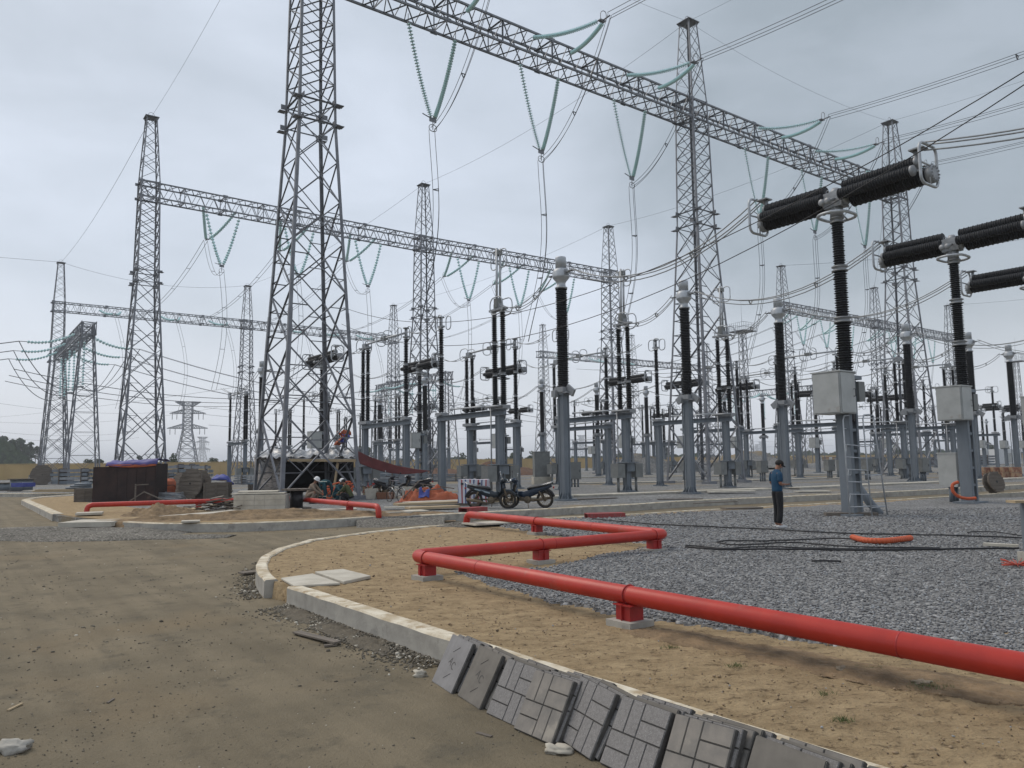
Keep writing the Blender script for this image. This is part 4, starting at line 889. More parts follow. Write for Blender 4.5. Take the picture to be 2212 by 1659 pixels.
# circuit breaker: steel pedestal, three-piece support insulator, twin interrupter arms
def wrap_ring(w_, h_, r_, x, tr=.045): return MB().tube(ring_path(w_, h_, r_, (0, 1, 0), (0, 0, 1), (x, 0, 10.25)), tr, 8, closed=True)
def breaker_parts(near):
    P = []; n = 20 if near else 10
    def add(nm, m, mt, sub=()): P.append((nm, m.mesh(nm, mt), [(a, b.mesh(a, c)) for a, b, c in sub]))
    m = MB(); m.box((0, -.22, 2.1), (.34, .05, 4.2)); m.box((.16, -.2, 2.1), (.03, .1, 4.2)); m.box((-.16, -.2, 2.1), (.03, .1, 4.2)); add('pedestal_leg', m, COLUMN)
    m = MB(); m.box((0, .3, 2.1), (.42, .05, 4.2)); m.box((.2, .24, 2.1), (.03, .16, 4.2)); m.box((-.2, .24, 2.1), (.03, .16, 4.2)); add('pedestal_leg', m, COLUMN)
    m = MB()
    for z_ in (.7, 1.35, 2.0, 2.65, 3.3, 3.95): m.box((.0, .03, z_), (.3, .46, .09))
    m.box((0, .05, .05), (.8, 1.1, .08)); m.box((0, .05, -.08), (1.2, 1.5, .2)); m.box((0, .04, 4.28), (.62, .8, .12)); add('pedestal_plates', m, COLUMN)
    m = MB(); m.lathe([(.18, 2.9), (.20, 3.0), (.20, 4.2)], 12); add('drive_housing', m, BLACK)
    m = MB(); m.box((0.02, 0, 3.78), (.98, .8, 1.26)); 
    dr = MB(); dr.box((-.49, 0, 3.78), (.03, .74, 1.2)); hd_ = MB(); hd_.tube([(-.5, .25, 3.75), (-.56, .25, 3.75), (-.56, .25, 3.95), (-.5, .25, 3.95)], .015, 5)
    m2 = MB(); m2.box((.05, -.42, 3.78), (.9, .03, 1.2))
    P.append(('drive_cabinet', None, [])); P[-1] = ('drive_cabinet', _shift(MB().box((0, 0, 0), (.92, .82, 1.27)), (.12, .52, 3.78)).mesh('drive_cabinet', BOXG), [('cabinet_door', _shift(MB().box((0, 0, 0), (.86, .025, 1.2)), (.12, .945, 3.78)).mesh('cabinet_door', BOXG)), ('cabinet_door', _shift(MB().box((0, 0, 0), (.025, .76, 1.2)), (-.355, .52, 3.78)).mesh('cabinet_door', BOXG)), ('cabinet_handle', MB().tube([(-.37, .24, 3.68), (-.43, .24, 3.68), (-.43, .24, 3.9), (-.37, .24, 3.9)], .014, 5).mesh('cabinet_handle', BLACK)), ('cabinet_roof', _shift(MB().box((0, 0, 0), (1.0, .9, .04)), (.12, .52, 4.435)).mesh('cabinet_roof', BOXG))])
    m = MB().box((-.08, -.42, 3.86), (.36, .34, .62)); add('position_box', m, BOXD)
    zs = [(4.42, 1.64, .175, .245), (6.2, 1.52, .155, .215), (7.86, 1.46, .14, .19)]
    for z_, h_, rc, rs in zs: add('support_insulator', ins(h_, rc, rs, .075 if near else .15, n, z_), PORC)
    for z_, r_ in ((4.36, .27), (6.13, .25), (7.78, .23), (9.36, .2)): add('flange', flange(MB(), z_, r_, .17, n), ALUD)
    m = MB().tube(ring_path(1.25, .95, .44, (0, 1, 0), (1, 0, 0), (0, 0, 9.5)), .05, 8, closed=True)
    for a in (-1, 1): m.tube([(0, a*.6, 9.5), (0, a*.2, 9.7)], .03, 5)
    add('corona_ring', m, ALU)
    m = MB(); m.box((0, 0, 10.02), (.62, .42, .5)); m.lathe([(.2, 9.45), (.2, 9.8)], n); m.lathe([(.16, 10.2), (.18, 10.3), (.1, 10.42)], n)
    for sx in (-1, 1):
        m.lathe([(.2, .22), (.24, .24), (.24, .38), (.18, .42)], n, (0, 0, 10.05), (sx, 0, -.03)); m.tube([(sx*.1, .25, 10.0), (sx*.1, .62, 9.86)], .05, 8); m.lathe([(.05, 0), (.11, .01), (.11, .06), (.04, .08)], 10, (sx*.1, .62, 9.86), (0, 1, -.1))
    for c in ((.2, .12), (-.2, -.12)): m.tube(ring_path(.1, .1, .045, (1, 0, 0), (0, 0, 1), (c[0], c[1], 10.33)), .015, 5, closed=True)
    add('gearbox', m, ALUD)
    for sx in (-1, 1):
        ax = Vector((sx, 0, .012)); q = 'interrupter'
        add('interrupter', ins(2.4, .222, .268, .085 if near else .17, n, .42, ax, (0, -.26, 10.0)), PORC)
        add('grading_capacitor', ins(2.3, .150, .188, .08 if near else .16, n, .3, ax, (0, .30, 10.08)), PORC)
        add('grading_capacitor', ins(2.3, .150, .188, .08 if near else .16, n, .3, ax, (0, .02, 10.40)), PORC)
        m = MB(); m.lathe([(.22, 2.80), (.27, 2.82), (.27, 2.99), (.2, 3.01)], n, (0, -.26, 10.0), ax); m.lathe([(.13, 2.57), (.16, 2.59), (.16, 2.67), (.08, 2.70)], n, (0, .30, 10.08), ax); m.lathe([(.13, 2.57), (.16, 2.59), (.16, 2.67), (.08, 2.70)], n, (0, .02, 10.40), ax)
        for k in range(12): m.box((sx*3.02, -.26+.21*math.cos(k*.5236), 10.03+.21*math.sin(k*.5236)), (.04, .04, .04))
        m.tube([(sx*2.65, .3, 10.08), (sx*2.75, 0, 10.15), (sx*2.75, -.2, 10.05)], .04, 6); m.tube([(sx*2.65, .02, 10.4), (sx*2.75, 0, 10.15)], .04, 6)
        add('end_fitting', m, ALUD)
        m = wrap_ring(1.0, 1.22, .22, sx*2.95); m.tube([(sx*2.95, -.5, 10.25), (sx*2.95, .5, 10.25)], .03, 6); m.tube([(sx*2.95, -.05, 9.64), (sx*2.95, -.05, 10.2)], .02, 6); add('end_ring', m, ALU)
        m = MB(); m.tube([(sx*2.6, 0, 10.2), (sx*2.6, 0, 10.78)], .07, 8); m.lathe([(.09, 0), (.15, .02), (.15, .2), (.09, .24)], 12, (sx*2.6, 0, 10.3)); m.box((sx*2.68, 0, 10.8), (.42, .36, .04)); add('line_terminal', m, ALUD)
    return P
def _shift(m, d):
    m.v = [(a+d[0], b+d[1], c+d[2]) for a, b, c in m.v]; return m
BRK_N = breaker_parts(True); BRK_F = breaker_parts(False)
def make_breaker(P, label, parts):
    t = thing('circuit_breaker', label, 'circuit breaker', P, math.atan2(B.y, B.x), 'circuit breakers with twin black arms')
    for nm, me, sub in parts:
        o = put(nm, me, t)
        for a, b in sub: put(a, b, o)
    return t
CB1, CB2 = G(1845, 1115), G(2098, 1088)
cbs = [CB1, CB2, CB2+(CB2-CB1)]
for P, lb in zip(cbs, ('nearest circuit breaker, with grey drive cabinet behind the tubular ladder', 'second circuit breaker from the left in the near row, standing at the right edge', 'third near breaker whose black arm enters at the right edge of the photo')):
    make_breaker(P, lb, BRK_N)
wd = ['left', 'middle', 'right']
ctn = {}
ct_px = {(0, 0): (1222, 1080, 1213, 556), (0, 1): (1493, 1068, 1477, 607), (0, 2): (1700, 1058, 1684, 645), (1, 0): (1978, 1045, 1956, 700), (1, 2): (2200, 1030, 2182, 745)}
ct0 = {}
for b_ in range(2):
    for j, a in enumerate(bays[b_]):
        P = gr(a, 0)
        if (b_, j) in ct_px:
            bx, by, tx_, ty = ct_px[(b_, j)]; r1, r2 = ray(tx_, ty); Y_ = (11.62-H)/r2; rb = ray(bx, by)[0]; P = Vector((rb*Y_, Y_, 0))
        ct0[(b_, j)] = P; print('CT', b_, j, [round(c, 1) for c in P])
ct_lab = {(0, 0): 'tallest-looking grey-headed column in the centre, just right of the two motorbikes', (0, 1): 'second large grey-headed column from the left, before the middle lattice tower', (0, 2): 'third large grey-headed column, right behind the standing man', (1, 0): 'fourth large grey-headed column, left of the open scaffold view and right of the ladder', (1, 1): 'grey-headed column hidden behind the second near breaker', (1, 2): 'last large grey-headed column at the right edge'}
ctroot = None
for k, P in ct0.items():
    if ctroot is None: ctroot = make_ct(P, ct_lab[k]); cttree = tree_of(ctroot)
    else: dup(ctroot, cttree, P, label=ct_lab[k])
for b_ in range(2):
    for j, a in enumerate(bays[b_]):
        if b_ == 0 and j == 1: continue
        dup(ctroot, cttree, gr(a, 44), label=f'small distant grey-headed column, {wd[j]} of its three, {("left", "right")[b_]} half of the view')
for i, (px, py) in enumerate([(2130, 905), (2165, 893), (2040, 868)]):
    r1, r2 = ray(px, py); Y_ = (11.6-H)/r2; dup(ctroot, cttree, Vector((r1*Y_, Y_, 0)), label=f'far grey-headed column near the right edge, {wd[i]} one of three')
# breakers of the second row
broot = make_breaker(gr(0, 29.6), 'far breaker seen through the legs of the nearest tower', BRK_F); btree = tree_of(broot)
bl = {(0, 1): 'far breaker with black arms left of centre, before the second tower', (0, 2): 'far breaker with black arms just left of the central grey-headed column', (1, 0): 'far breaker right of the central grey-headed column', (1, 1): 'far breaker behind the left leg of the middle tower', (1, 2): 'far breaker behind the right leg of the middle tower'}
for b_ in range(2):
    for j, a in enumerate(bays[b_]):
        if (b_, j) in bl: dup(broot, btree, gr(a, 29.6), label=bl[(b_, j)])
for i, (px, py) in enumerate([(2119, 880), (2166, 883), (2206, 886)]):
    r1, r2 = ray(px, py); Y_ = (10.0-H)/r2; dup(broot, btree, Vector((r1*Y_, Y_, 0)), label=f'small far breaker against the pale sky at the right edge, {wd[i]} one of three')
# disconnectors
DS_INS = [ins(1.6, .115-.008*k, .19-.012*k, .105, 14).mesh('post_insulator', PORC) for k in range(3)]
DS_FL = flange(MB(), 0, .14, .16, 12).mesh('flange', ALUD)
def st_ring(w_, h_, c, u=(1, 0, 0), r_=.032): return MB().tube(ring_path(w_, h_, min(w_, h_)*.42, u, (0, 0, 1), c, 6), r_, 6, closed=True)
def ds_parts(kind):
    """local x runs from the two-post end (x=0) to the single post (x=6.1)"""
    P = []; add = lambda nm, m, mt: P.append((nm, m.mesh(nm, mt) if isinstance(m, MB) else m, None, ()))
    P.append(('column', COL_DS, (0.1, 0, 0), ())); P.append(('column', COL_DS, (6.1, 0, 0), ()))
    m = MB(); m.box((3.1, 0, 4.46), (7.1, .07, .28))
    for z_ in (4.34, 4.6): m.box((3.1, 0, z_), (7.1, .34, .035))
    add('support_beam', m, COLUMN)
    add('earthing_rod', MB().tube([(.6, .3, 4.84), (4.4, .3, 4.9)], .045, 8).lathe([(.04, 0), (.09, .02), (.09, .12), (.04, .14)], 8, (4.4, .3, 4.9), (1, 0, 0)), ALU)
    m = MB(); m.box((.1, 0, 4.74), (1.3, .5, .2)); m.tube([(-.5, .32, 4.78), (.9, .32, 4.78)], .07, 8); add('base_fitting', m, ALUD); add('base_fitting', MB().box((6.1, 0, 4.72), (.7, .5, .16)), ALUD)
    for x in (-.28, .5, 6.1):
        z_ = 4.86
        for k in range(3):
            P.append(('post_insulator', DS_INS[k], (x, 0, z_), ())); P.append(('flange', DS_FL, (x, 0, z_+1.64), ())); z_ += 1.69
    m = MB(); m.box((.1, 0, 10.0), (1.35, .34, .12)); m.box((.1, 0, 10.16), (.5, .3, .3)); add('hinge_frame', m, ALUD)
    for y in (-.32, .32): add('end_ring', st_ring(1.15, .92, (-.15, y, 10.15)), ALU)
    m = MB(); m.box((6.1, 0, 9.98), (.4, .3, .1)); m.tube([(6.1, 0, 10), (6.1, 0, 10.5)], .1, 10); m.lathe([(.08, 0), (.2, .02), (.2, .08), (.08, .1)], 12, (6.1, 0, 10.5)); add('contact_head', m, ALUD)
    for y in (-.3, .3): add('contact_ring', st_ring(.55, .8, (5.75, y, 10.2)), ALU); 
    add('contact_ring', st_ring(.62, .8, (6.5, 0, 10.2)), ALU)
    if kind == 'open':
        for y in (-.11, .11): add('arm_tube', MB().tube([(.1, y, 10.1), (.02, y, 13.35)], .065, 10), ALU)
        add('arm_joint', MB().box((.03, 0, 13.1), (.3, .3, .25)), BOXD); add('arm_joint', MB().box((.1, 0, 10.35), (.3, .4, .5)), BOXD)
        for x in (-.42, .42): add('arm_ring', st_ring(.62, 1.0, (x+.02, 0, 12.75)), ALU)
    else:
        add('arm_tube', MB().tube([(.1, 0, 10.25), (3.0, 0, 10.3), (6.0, 0, 10.25)], .07, 10), ALU); m = MB(); m.box((3.0, 0, 10.3), (.55, .26, .24)); add('arm_joint', m, BOXD)
        for x in (2.55, 3.5): add('arm_ring', st_ring(.6, .95, (x, 0, 10.3), (.35, .94, 0)), ALU)
    m = MB(); m.tube([(.45, .33, .3), (.45, .33, 4.7)], .045, 6); add('drive_rod', m, ALUD)
    m = MB(); m.box((.1, 0, 1.72), (1.1, .9, .05)); m.box((.1, 0, 1.45), (.75, .6, .5)); add('drive_frame', m, COLUMN)
    for y in (-.72, .72):
        m = MB(); m.box((.1, y, 1.25), (.62, .58, .82)); m.tube([(.1, y, .0), (.1, y, .84)], .08, 8); add('mechanism_box', m, BOXD)
    return P
def make_ds(P, rz, label, parts, grp):
    t = thing('disconnector', label, 'disconnector', P, rz, grp)
    for nm, me, lc, _ in parts: put(nm, me, t, loc=lc or (0, 0, 0))
    return t
DSO, DSC = ds_parts('open'), ds_parts('closed'); rB = math.atan2(B.y, B.x)
go, gc = 'open disconnectors with raised arms', 'closed disconnectors with level arms'
V0 = gr(0, 5.3); r0 = make_ds(V0, rB, 'open disconnector left of centre, its pale arm raised above the second beam', DSO, go); t0 = tree_of(r0)
dup(r0, t0, gr(8.9, 5.0), label='open disconnector with raised arm just right of the central grey-headed column'); dup(r0, t0, gr(17.8, 4.8), label='open disconnector with raised arm before the middle lattice tower')
r1_ = make_ds(gr(0, 21.9), rB+math.pi, 'closed disconnector nearest the hut, its level arm above the maroon awning', DSC, gc); t1 = tree_of(r1_)
dsl = ['closed disconnector left of the raised arm in the centre', 'closed disconnector behind the central grey-headed column']
dup(r1_, t1, gr(8.7, 21.9), label=dsl[0]); dup(r1_, t1, gr(17.4, 21.9), label=dsl[1])
for j, a in enumerate(bays[1]):
    dup(r1_, t1, gr(a, 5.6), rz=rB, label=f'closed disconnector in the right half, nearer row, {wd[j]} of three')
    dup(r1_, t1, gr(a, 21.9), label=f'closed disconnector in the right half, farther row, {wd[j]} of three')
for j, a in enumerate((66.4, 75.1, 83.8)): dup(r1_, t1, gr(a, 21.9), label=f'closed disconnector far right behind the breakers, {wd[j]} of three')
for i, (x, y, lb) in enumerate([(-30.0, 88, 'small far disconnector left of the nearest tower'), (-22.3, 92, 'small far disconnector hidden by the nearest tower legs'), (-13.7, 93.5, 'small far disconnector right of the nearest tower'), (-1.5, 100, 'small far disconnector behind the middle columns'), (12.5, 107, 'small far disconnector right of the central column'), (24, 118, 'small far disconnector behind the middle tower'), (60, 128, 'small far disconnector right of the ladder'), (75, 128, 'small far disconnector at the right, before the yellow wall')]):
    dup(r1_, t1, Vector((x, y, 0)), rz=rB, label=lb, group='small far disconnectors')
far_lab = 0
for j, a in enumerate((66.4, 75.1, 83.8)):
    dup(broot, btree, gr(a, 29.6), label=f'far breaker at right behind the near breaker columns, {wd[j]} of three', group='circuit breakers with twin black arms')
    dup(ctroot, cttree, gr(a, 44), label=f'far grey-headed column at right behind the ladder, {wd[j]} of three'); dup(r1_, t1, gr(a, 58), label=f'far closed disconnector at right behind the ladder, {wd[j]} of three', rz=rB)
for j, a in enumerate((33.2, 41.9, 50.6, 66.4, 83.8)):
    for b_, (rt_, tr_x, nm_) in ((72, (broot, btree, 'breaker')), (86, (ctroot, cttree, 'grey-headed column')), (100, (r1_, t1, 'closed disconnector'))):
        P = gr(a, b_); dup(rt_, tr_x, P, label=f'most distant {nm_} of the background rows, {ORD[j]} from the left', group='equipment of the most distant rows')
for j, a in enumerate((17.4, 25)):
    dup(ctroot, cttree, gr(a, 70), label=f'far grey-headed column behind the second beam, {ORD[j]} from the left', group='equipment of the most distant rows'); dup(r1_, t1, gr(a, 84), label=f'far disconnector behind the second beam, {ORD[j]} from the left', group='equipment of the most distant rows', rz=rB)
# local wires along each phase
def loc(p, q, sag, label, g, n_=3, r_=.02): return conductor('connecting_wires', label, 'wire', p, q, sag, n_, .26, r_, g, spacers=2, segs=14, mat_=ALUD)
for i, P in enumerate(cbs):
    T_ = [ct0[(0, 0)], ct0[(0, 1)], ct0[(0, 2)]][i]; loc(P+B*2.85+Z*10.8, T_-B*.75+Z*10.85, 1.35, f'{ORD[i]} set from the left of thick wires between a near breaker and grey-headed column', 'wires from the near breakers', r_=.024)
loc(CB1-B*2.85+Z*10.85, CB1-B*13+A*1.2+Z*10.6, .5, 'thick pale wires leaving the nearest breaker for the right edge', 'wires from the near breakers', r_=.026)
loc(CB2-B*2.85+Z*10.85, CB2-B*13+Z*10.8, .5, 'thick pale wires leaving the second near breaker outside the photo', 'wires from the near breakers', r_=.026)
k = 0
for b_ in range(2):
    for j, a in enumerate(bays[b_]):
        P = ct0[(b_, j)]; g1 = 'wires between yard equipment'; s_ = f'{ORD[k]} column from the left'; a2 = (P-O).dot(A)
        rr = .02 if b_ == 0 else .024
        loc(P+B*.75+Z*10.85, gr(a, 5.2, 10.15), .7, 'three wires dipping behind the grey head of the '+s_, g1, r_=rr)
        loc(gr(a, 12.0, 10.35), gr(a, 15.6, 10.3), .35, 'short wires between two disconnectors behind the '+s_, g1, 2, rr)
        loc(gr(a, 22.5, 10.1), gr(a, 26.7, 10.8), .5, 'wires between disconnector and far breaker behind the '+s_, g1, 2, rr)
        loc(gr(a, 32.5, 10.8), gr(a, 43.3, 10.85), .9, 'long wires from the far breaker behind the '+s_, g1, 2, rr+.004)
        loc(gr(a, 44.8, 10.85), gr(a, 57, 10.2), 1.2, 'most distant wires behind the '+s_, g1, 2, rr+.008); k += 1
for i in range(2): loc(ct0[(1, i)]-B*.75+Z*10.85, ct0[(1, i)]-B*12+Z*10.7, 1.6, f'{wd[i]} set of wires sagging right from the fourth grey-headed column and its neighbour', 'wires between yard equipment')
conductor('connecting_wires', 'wires from the last grey-headed column to the right edge', 'wire', ct0[(1, 2)]-B*.75+Z*10.85, ct0[(1, 2)]-B*10+Z*10.4, .6, 2, .26, .024, 'wires between yard equipment', ALUD)
# control cabinets
def cabinet(P, w_, d_, h_, z0, rz, label, m=BOXD, legs=True, cat='cabinet'):
    t = thing('control_cabinet', label, cat, P, rz, 'steel control cabinets in the yard'); MB().box((0, 0, z0+h_/2), (w_, d_, h_)).build('cabinet_body', m, t); MB().box((0, 0, z0+h_+.02), (w_*1.06, d_*1.08, .05)).build('cabinet_roof', m, t)
    dr = MB().box((0, -d_/2-.012, z0+h_/2), (w_*.92, .02, h_*.93)).build('cabinet_door', m, t); MB().box((w_*.36, -d_/2-.035, z0+h_*.5), (.04, .03, .16)).build('door_handle', BLACK, dr)
    if legs == 'block': MB().box((0, 0, z0/2), (w_*1.15, d_*1.1, z0)).build('concrete_plinth', CONCL, t)
    elif legs:
        m2 = MB()
        for x in (-.3, 0, .3): m2.tube([(x*w_, 0, 0), (x*w_, 0, z0)], .07, 8)
        m2.build('cable_conduit', COLUMN, t)
    return t
cabinet(G(2062, 1086), .62, .75, 1.28, .62, R(28), 'tall grey kiosk on conduit legs beside the second near breaker', BOXG)
cabinet(G(1170, 1046), 1.3, .9, 2.05, .62, R(10), 'large grey-brown cabinet on pale concrete blocks, left of the central column', BOXD, 'block')
cabinet(G(1242, 1052), .8, .6, 1.2, .55, R(10), 'grey box on legs touching the left side of the central column', BOXD)
for i, (px, py, lb) in enumerate([(1016, 1052, 'left of a pair of low grey boxes behind the striped crate'), (1037, 1052, 'right of a pair of low grey boxes behind the striped crate'), (1648, 1040, 'low grey box on a leg just left of the standing man'), (1793, 1035, 'low grey box left of the thick breaker column'), (1995, 1040, 'small grey box beside the fourth grey-headed column'), (955, 1030, 'low far grey box before the wall left of centre'), (2110, 1022, 'far grey box before the stacked brick pallets'), (1875, 1036, 'low grey box seen through the ladder rungs')]):
    cabinet(G(px, py), .7, .6, .95, .7, R(20), lb, BOXD)
# tubular ladder tower beside the nearest breaker
t = thing('mobile_ladder', 'tall pale tubular ladder with guard rails beside the nearest breaker', 'ladder', G(1875, 1118), R(14))
lp = t.location; r_ = .028
def L_(px, py, Y): return at(px, py, Y)
W1, D1 = .93, 1.25
fl, fr, bl_, br_ = Vector((-.55, -.1, 0)), Vector((.5, -.25, 0)), Vector((.62, 1.4, 0)), Vector((1.55, .9, 0))
fl = Vector((-.85, -.1, 0)); fr = Vector((.10, -.1, 0)); bl_ = Vector((.34, 1.0, 0)); br_ = Vector((1.15, .35, 0)); t.scale = (.8, .8, .745)
tl, tr_, tbl, tbr = Vector((-.32, .28, 4.1)), Vector((.60, .28, 4.15)), Vector((.42, 1.05, 4.1)), Vector((1.22, .55, 4.1))
MB().tube([fl, Vector((-.66, .22, 3.1)), Vector((-.64, .26, 3.95)), Vector((-.56, .3, 4.12)), Vector((-.3, .35, 4.15))], r_, 7).build('stile', ALU, t)
MB().tube([fr, Vector((.24, .22, 3.0)), Vector((.24, .26, 4.0)), Vector((.32, .28, 4.16)), Vector((.6, .35, 4.18))], r_, 7).build('stile', ALU, t)
MB().tube([bl_, Vector((.12, .9, 4.15))], r_, 7).build('back_leg', ALU, t); MB().tube([br_, Vector((.98, .5, 3.1)), Vector((.95, .55, 4.15))], r_, 7).build('back_leg', ALU, t)
lerp = lambda a, b, z_: a+(b-a)*(z_/3.1)
fl3, fr3, bl3, br3 = Vector((-.66, .22, 3.1)), Vector((.24, .22, 3.0)), Vector((.16, .92, 3.1)), Vector((.98, .5, 3.1))
for z_ in (.45, .95, 1.45, 1.95, 2.45, 2.95):
    MB().tube([lerp(fl, fl3, z_), lerp(fr, fr3, z_)], .022, 6).build('rung', ALU, t)
for a, b, a3, b3, zs_ in ((fr, br_, fr3, br3, (.4, 1.7, 2.95, 3.6)), (fl, bl_, fl3, bl3, (1.7, 2.95, 3.6)), (bl_, br_, bl3, br3, (.4, 1.7, 2.95, 3.6, 4.05))):
    for z_ in zs_: MB().tube([lerp(a, a3, z_), lerp(b, b3, z_)], .02, 6).build('rail', ALU, t)
for z_ in (.45, 1.45, 2.45): MB().tube([lerp(fl, fl3, z_), lerp(fl, fl3, z_+.5)+Vector((.35, .35, 0))], .014, 5).build('brace', ALU, t)
MB().tube([Vector((-.3, .35, 4.15)), Vector((.12, .9, 4.14)), Vector((.95, .55, 4.15)), Vector((.6, .35, 4.18))], .022, 6).build('guard_rail', ALU, t)
# grey plastic pipe from the breaker foot and timber under it
t = tag(MB().tube([(0, 0, 0), (-.25, .1, .35), (-.62, .2, .95)], .13, 12).build('plastic_pipe', COLUMN), 'fat grey plastic pipe leaning at the foot of the nearest breaker', 'pipe'); t.location = G(1902, 1112)
t = tag(MB().box((0, 0, .06), (1.5, .35, .13)).build('timber_block', WOOD), 'short muddy timber lying at the foot of the nearest breaker', 'timber'); t.location = G(1838, 1116); t.rotation_euler = (0, 0, R(-10))
# ================================================================ RED PIPES
def red_pipe(path, label, supports, P0, extra=None, r_=.1):
    t = thing('fire_water_pipe', label, 'pipe', P0, 0, 'red fire water pipes')
    pts = arc_path([p-P0 for p in path], .26, 8); MB().tube(pts, r_, 20).build('pipe_run', RED, t)
    for i_ in range(len(path)-1):
        a_, b_ = path[i_]-P0, path[i_+1]-P0; n_ = int((b_-a_).length/3.1)
        for k_ in range(1, n_+1):
            c_ = a_.lerp(b_, (k_-.35)/(n_+.3)); MB().lathe([(r_-.002, -.010), (r_+.0035, -.006), (r_+.0035, .006), (r_-.002, .010)], 20, c_, b_-a_).build('weld_seam', REDD, t)
    for p, d in supports:
        q = p-P0; q.z = path[1].z-PZ; x = d.normalized(); y = Vector((-x.y, x.x, 0)); zc = path[0].z
        M_ = Matrix(((x.x, y.x, 0), (x.y, y.y, 0), (0, 0, 1)))
        s_ = MB(); s_.box(q+Z*.15, (.22, .20, .17), M_); s_.box(q+Z*.225, (.28, .24, .012), M_); s_.box(q+Z*.15, (.012, .26, .17), M_); so = s_.build('support_block', REDD, t)
        k = MB(); k.tube([q+Z*PZ+y*(r_+.008)*math.cos(a)+Z*(r_+.008)*math.sin(a) for a in [i*math.pi*2/20 for i in range(20)]], .009, 5, closed=True); k.build('clamp', REDD, so)
        MB().box(q+Z*.02, (.38, .36, .09), M_).build('concrete_pad', CONC, t)
    return t
PZ = .325
C1 = G(893, 1200, PZ); C2 = G(1440, 1153.5, PZ); C3 = G(1008, 1111, PZ)
d1 = (C2-C1).normalized(); d2 = (C3-C2).normalized(); d0 = -(d2)
far0 = C1+Vector((G(2212, 1441, PZ)-C1)).normalized()*16
d0 = (far0-C1).normalized()
red_pipe([far0, C1, C2, C3, C3-Z*.5], 'long red pipe zigzagging over the sand and gravel to the front right corner', [(C1+d0*.45, d0), (C1+d0*(G(1360, 1285, PZ)-C1).length, d0), (C1+d0*13, d0), (C1+d1*(G(1163, 1176, PZ)-C1).length, d1), (C2-d1*.35, d1), (C2+d2*(G(1143, 1127, PZ)-C2).length, d2)], Vector((C1.x, C1.y, 0)))
L1, L2, L3 = G(188, 1091, .36), G(630, 1077, .36), G(818, 1094, .36)
red_pipe([L1-Z*.5, L1, L2, L3, L3-Z*.5], 'shorter red pipe crossing the left island behind the sand heaps', [(L1.lerp(L2, .52), L2-L1), (L3.lerp(L2, .28), L3-L2)], Vector((L1.x, L1.y, 0)))
# ================================================================ PAVING TILES LEANING ON THE KERB
TS = .465
def tile_mesh():
    m = MB(); m.cur = 1; m.box((TS/2, .018, TS/2), (TS, .034, TS)); m.cur = 0; h = TS/2; g = .003
    def blk(x0, z0, x1, z1):
        x0 += g/2+.002; z0 += g/2+.002; x1 -= g/2+.002; z1 -= g/2+.002; b = .003
        m.add([(x0, .001, z0), (x1, .001, z0), (x1, .001, z1), (x0, .001, z1), (x0+b, -.009, z0+b), (x1-b, -.009, z0+b), (x1-b, -.009, z1-b), (x0+b, -.009, z1-b)], [(4, 5, 6, 7), (0, 1, 5, 4), (1, 2, 6, 5), (2, 3, 7, 6), (3, 0, 4, 7)])
    blk(0, h, h/2, TS); blk(h/2, h, h, TS); blk(h, h+h/2, TS, TS); blk(h, h, TS, h+h/2)
    blk(0, 0, h, h/2); blk(0, h/2, h, h); blk(h, 0, h+h/2, h); blk(h+h/2, 0, TS, h)
    return m.mesh('paving_tile', [TILE, TILEE])
def tile_back(mt):
    b = bmesh.new(); bmesh.ops.create_cube(b, size=1)
    for v in b.verts: v.co = Vector((v.co.x*TS+TS/2, v.co.y*.042+.015, v.co.z*TS+TS/2))
    bmesh.ops.bevel(b, geom=b.edges[:], offset=.006, segments=2, affect='EDGES'); me = bpy.data.meshes.new('paving_tile'); b.to_mesh(me); b.free()
    me.materials.append(mt); me.materials.append(TILEE)
    for f in me.polygons: f.material_index = 0 if abs(f.normal.y) > .8 else 1
    return me
TF, TBK, TBP = tile_mesh(), tile_back(TILEB), tile_back(TILEP); TF2 = TF.copy(); TF2.materials[0] = TILE2
STAMP = mat('stamped_groove', (0.09, 0.085, 0.08), None, 10, .9)
def put_tile(BL, e, lean, me, label, grp='paving tiles leaning on the kerb', slide=0, mark=None, roll=0.0):
    e = Vector((e.x, e.y, 0)).normalized(); back = Vector((-e.y, e.x, 0))
    if back.dot(-kn) < 0: back = -back
    up = (Z*math.cos(lean)+back*math.sin(lean)).normalized(); y = up.cross(e)
    M_ = Matrix(((e.x, y.x, up.x, BL.x), (e.y, y.y, up.y, BL.y), (e.z, y.z, up.z, BL.z), (0, 0, 0, 1)))
    o = put('paving_tile', me); o.matrix_world = M_ @ Matrix.Rotation(roll, 4, 'Y'); tag(o, label, 'paving tile', grp)
    if mark:
        cu = bpy.data.curves.new('stamped_letters', 'FONT'); cu.body = mark; cu.size = .10; cu.extrude = .001; cu.align_x = 'CENTER'; cu.materials.append(STAMP); cu.space_character = 1.15
        tmp = bpy.data.objects.new('tmp', cu); COL.objects.link(tmp); bpy.context.view_layer.update(); me_ = bpy.data.meshes.new_from_object(tmp.evaluated_get(bpy.context.evaluated_depsgraph_get())); bpy.data.objects.remove(tmp); c = put('stamped_letters', me_, o); c.location = (TS/2, -.0065, TS/2-.035); c.rotation_euler = (R(90), R(20), 0)
        m = MB()
        for s_ in (-1, 1):
            c_ = Vector((TS/2+s_*-.012, -.0068, TS/2+s_*.12)); dv = Vector((.05, 0, .032)); m.bar(c_-dv, c_+dv, .005, .002)
        m.build('stamped_lines', STAMP, o)
    return o
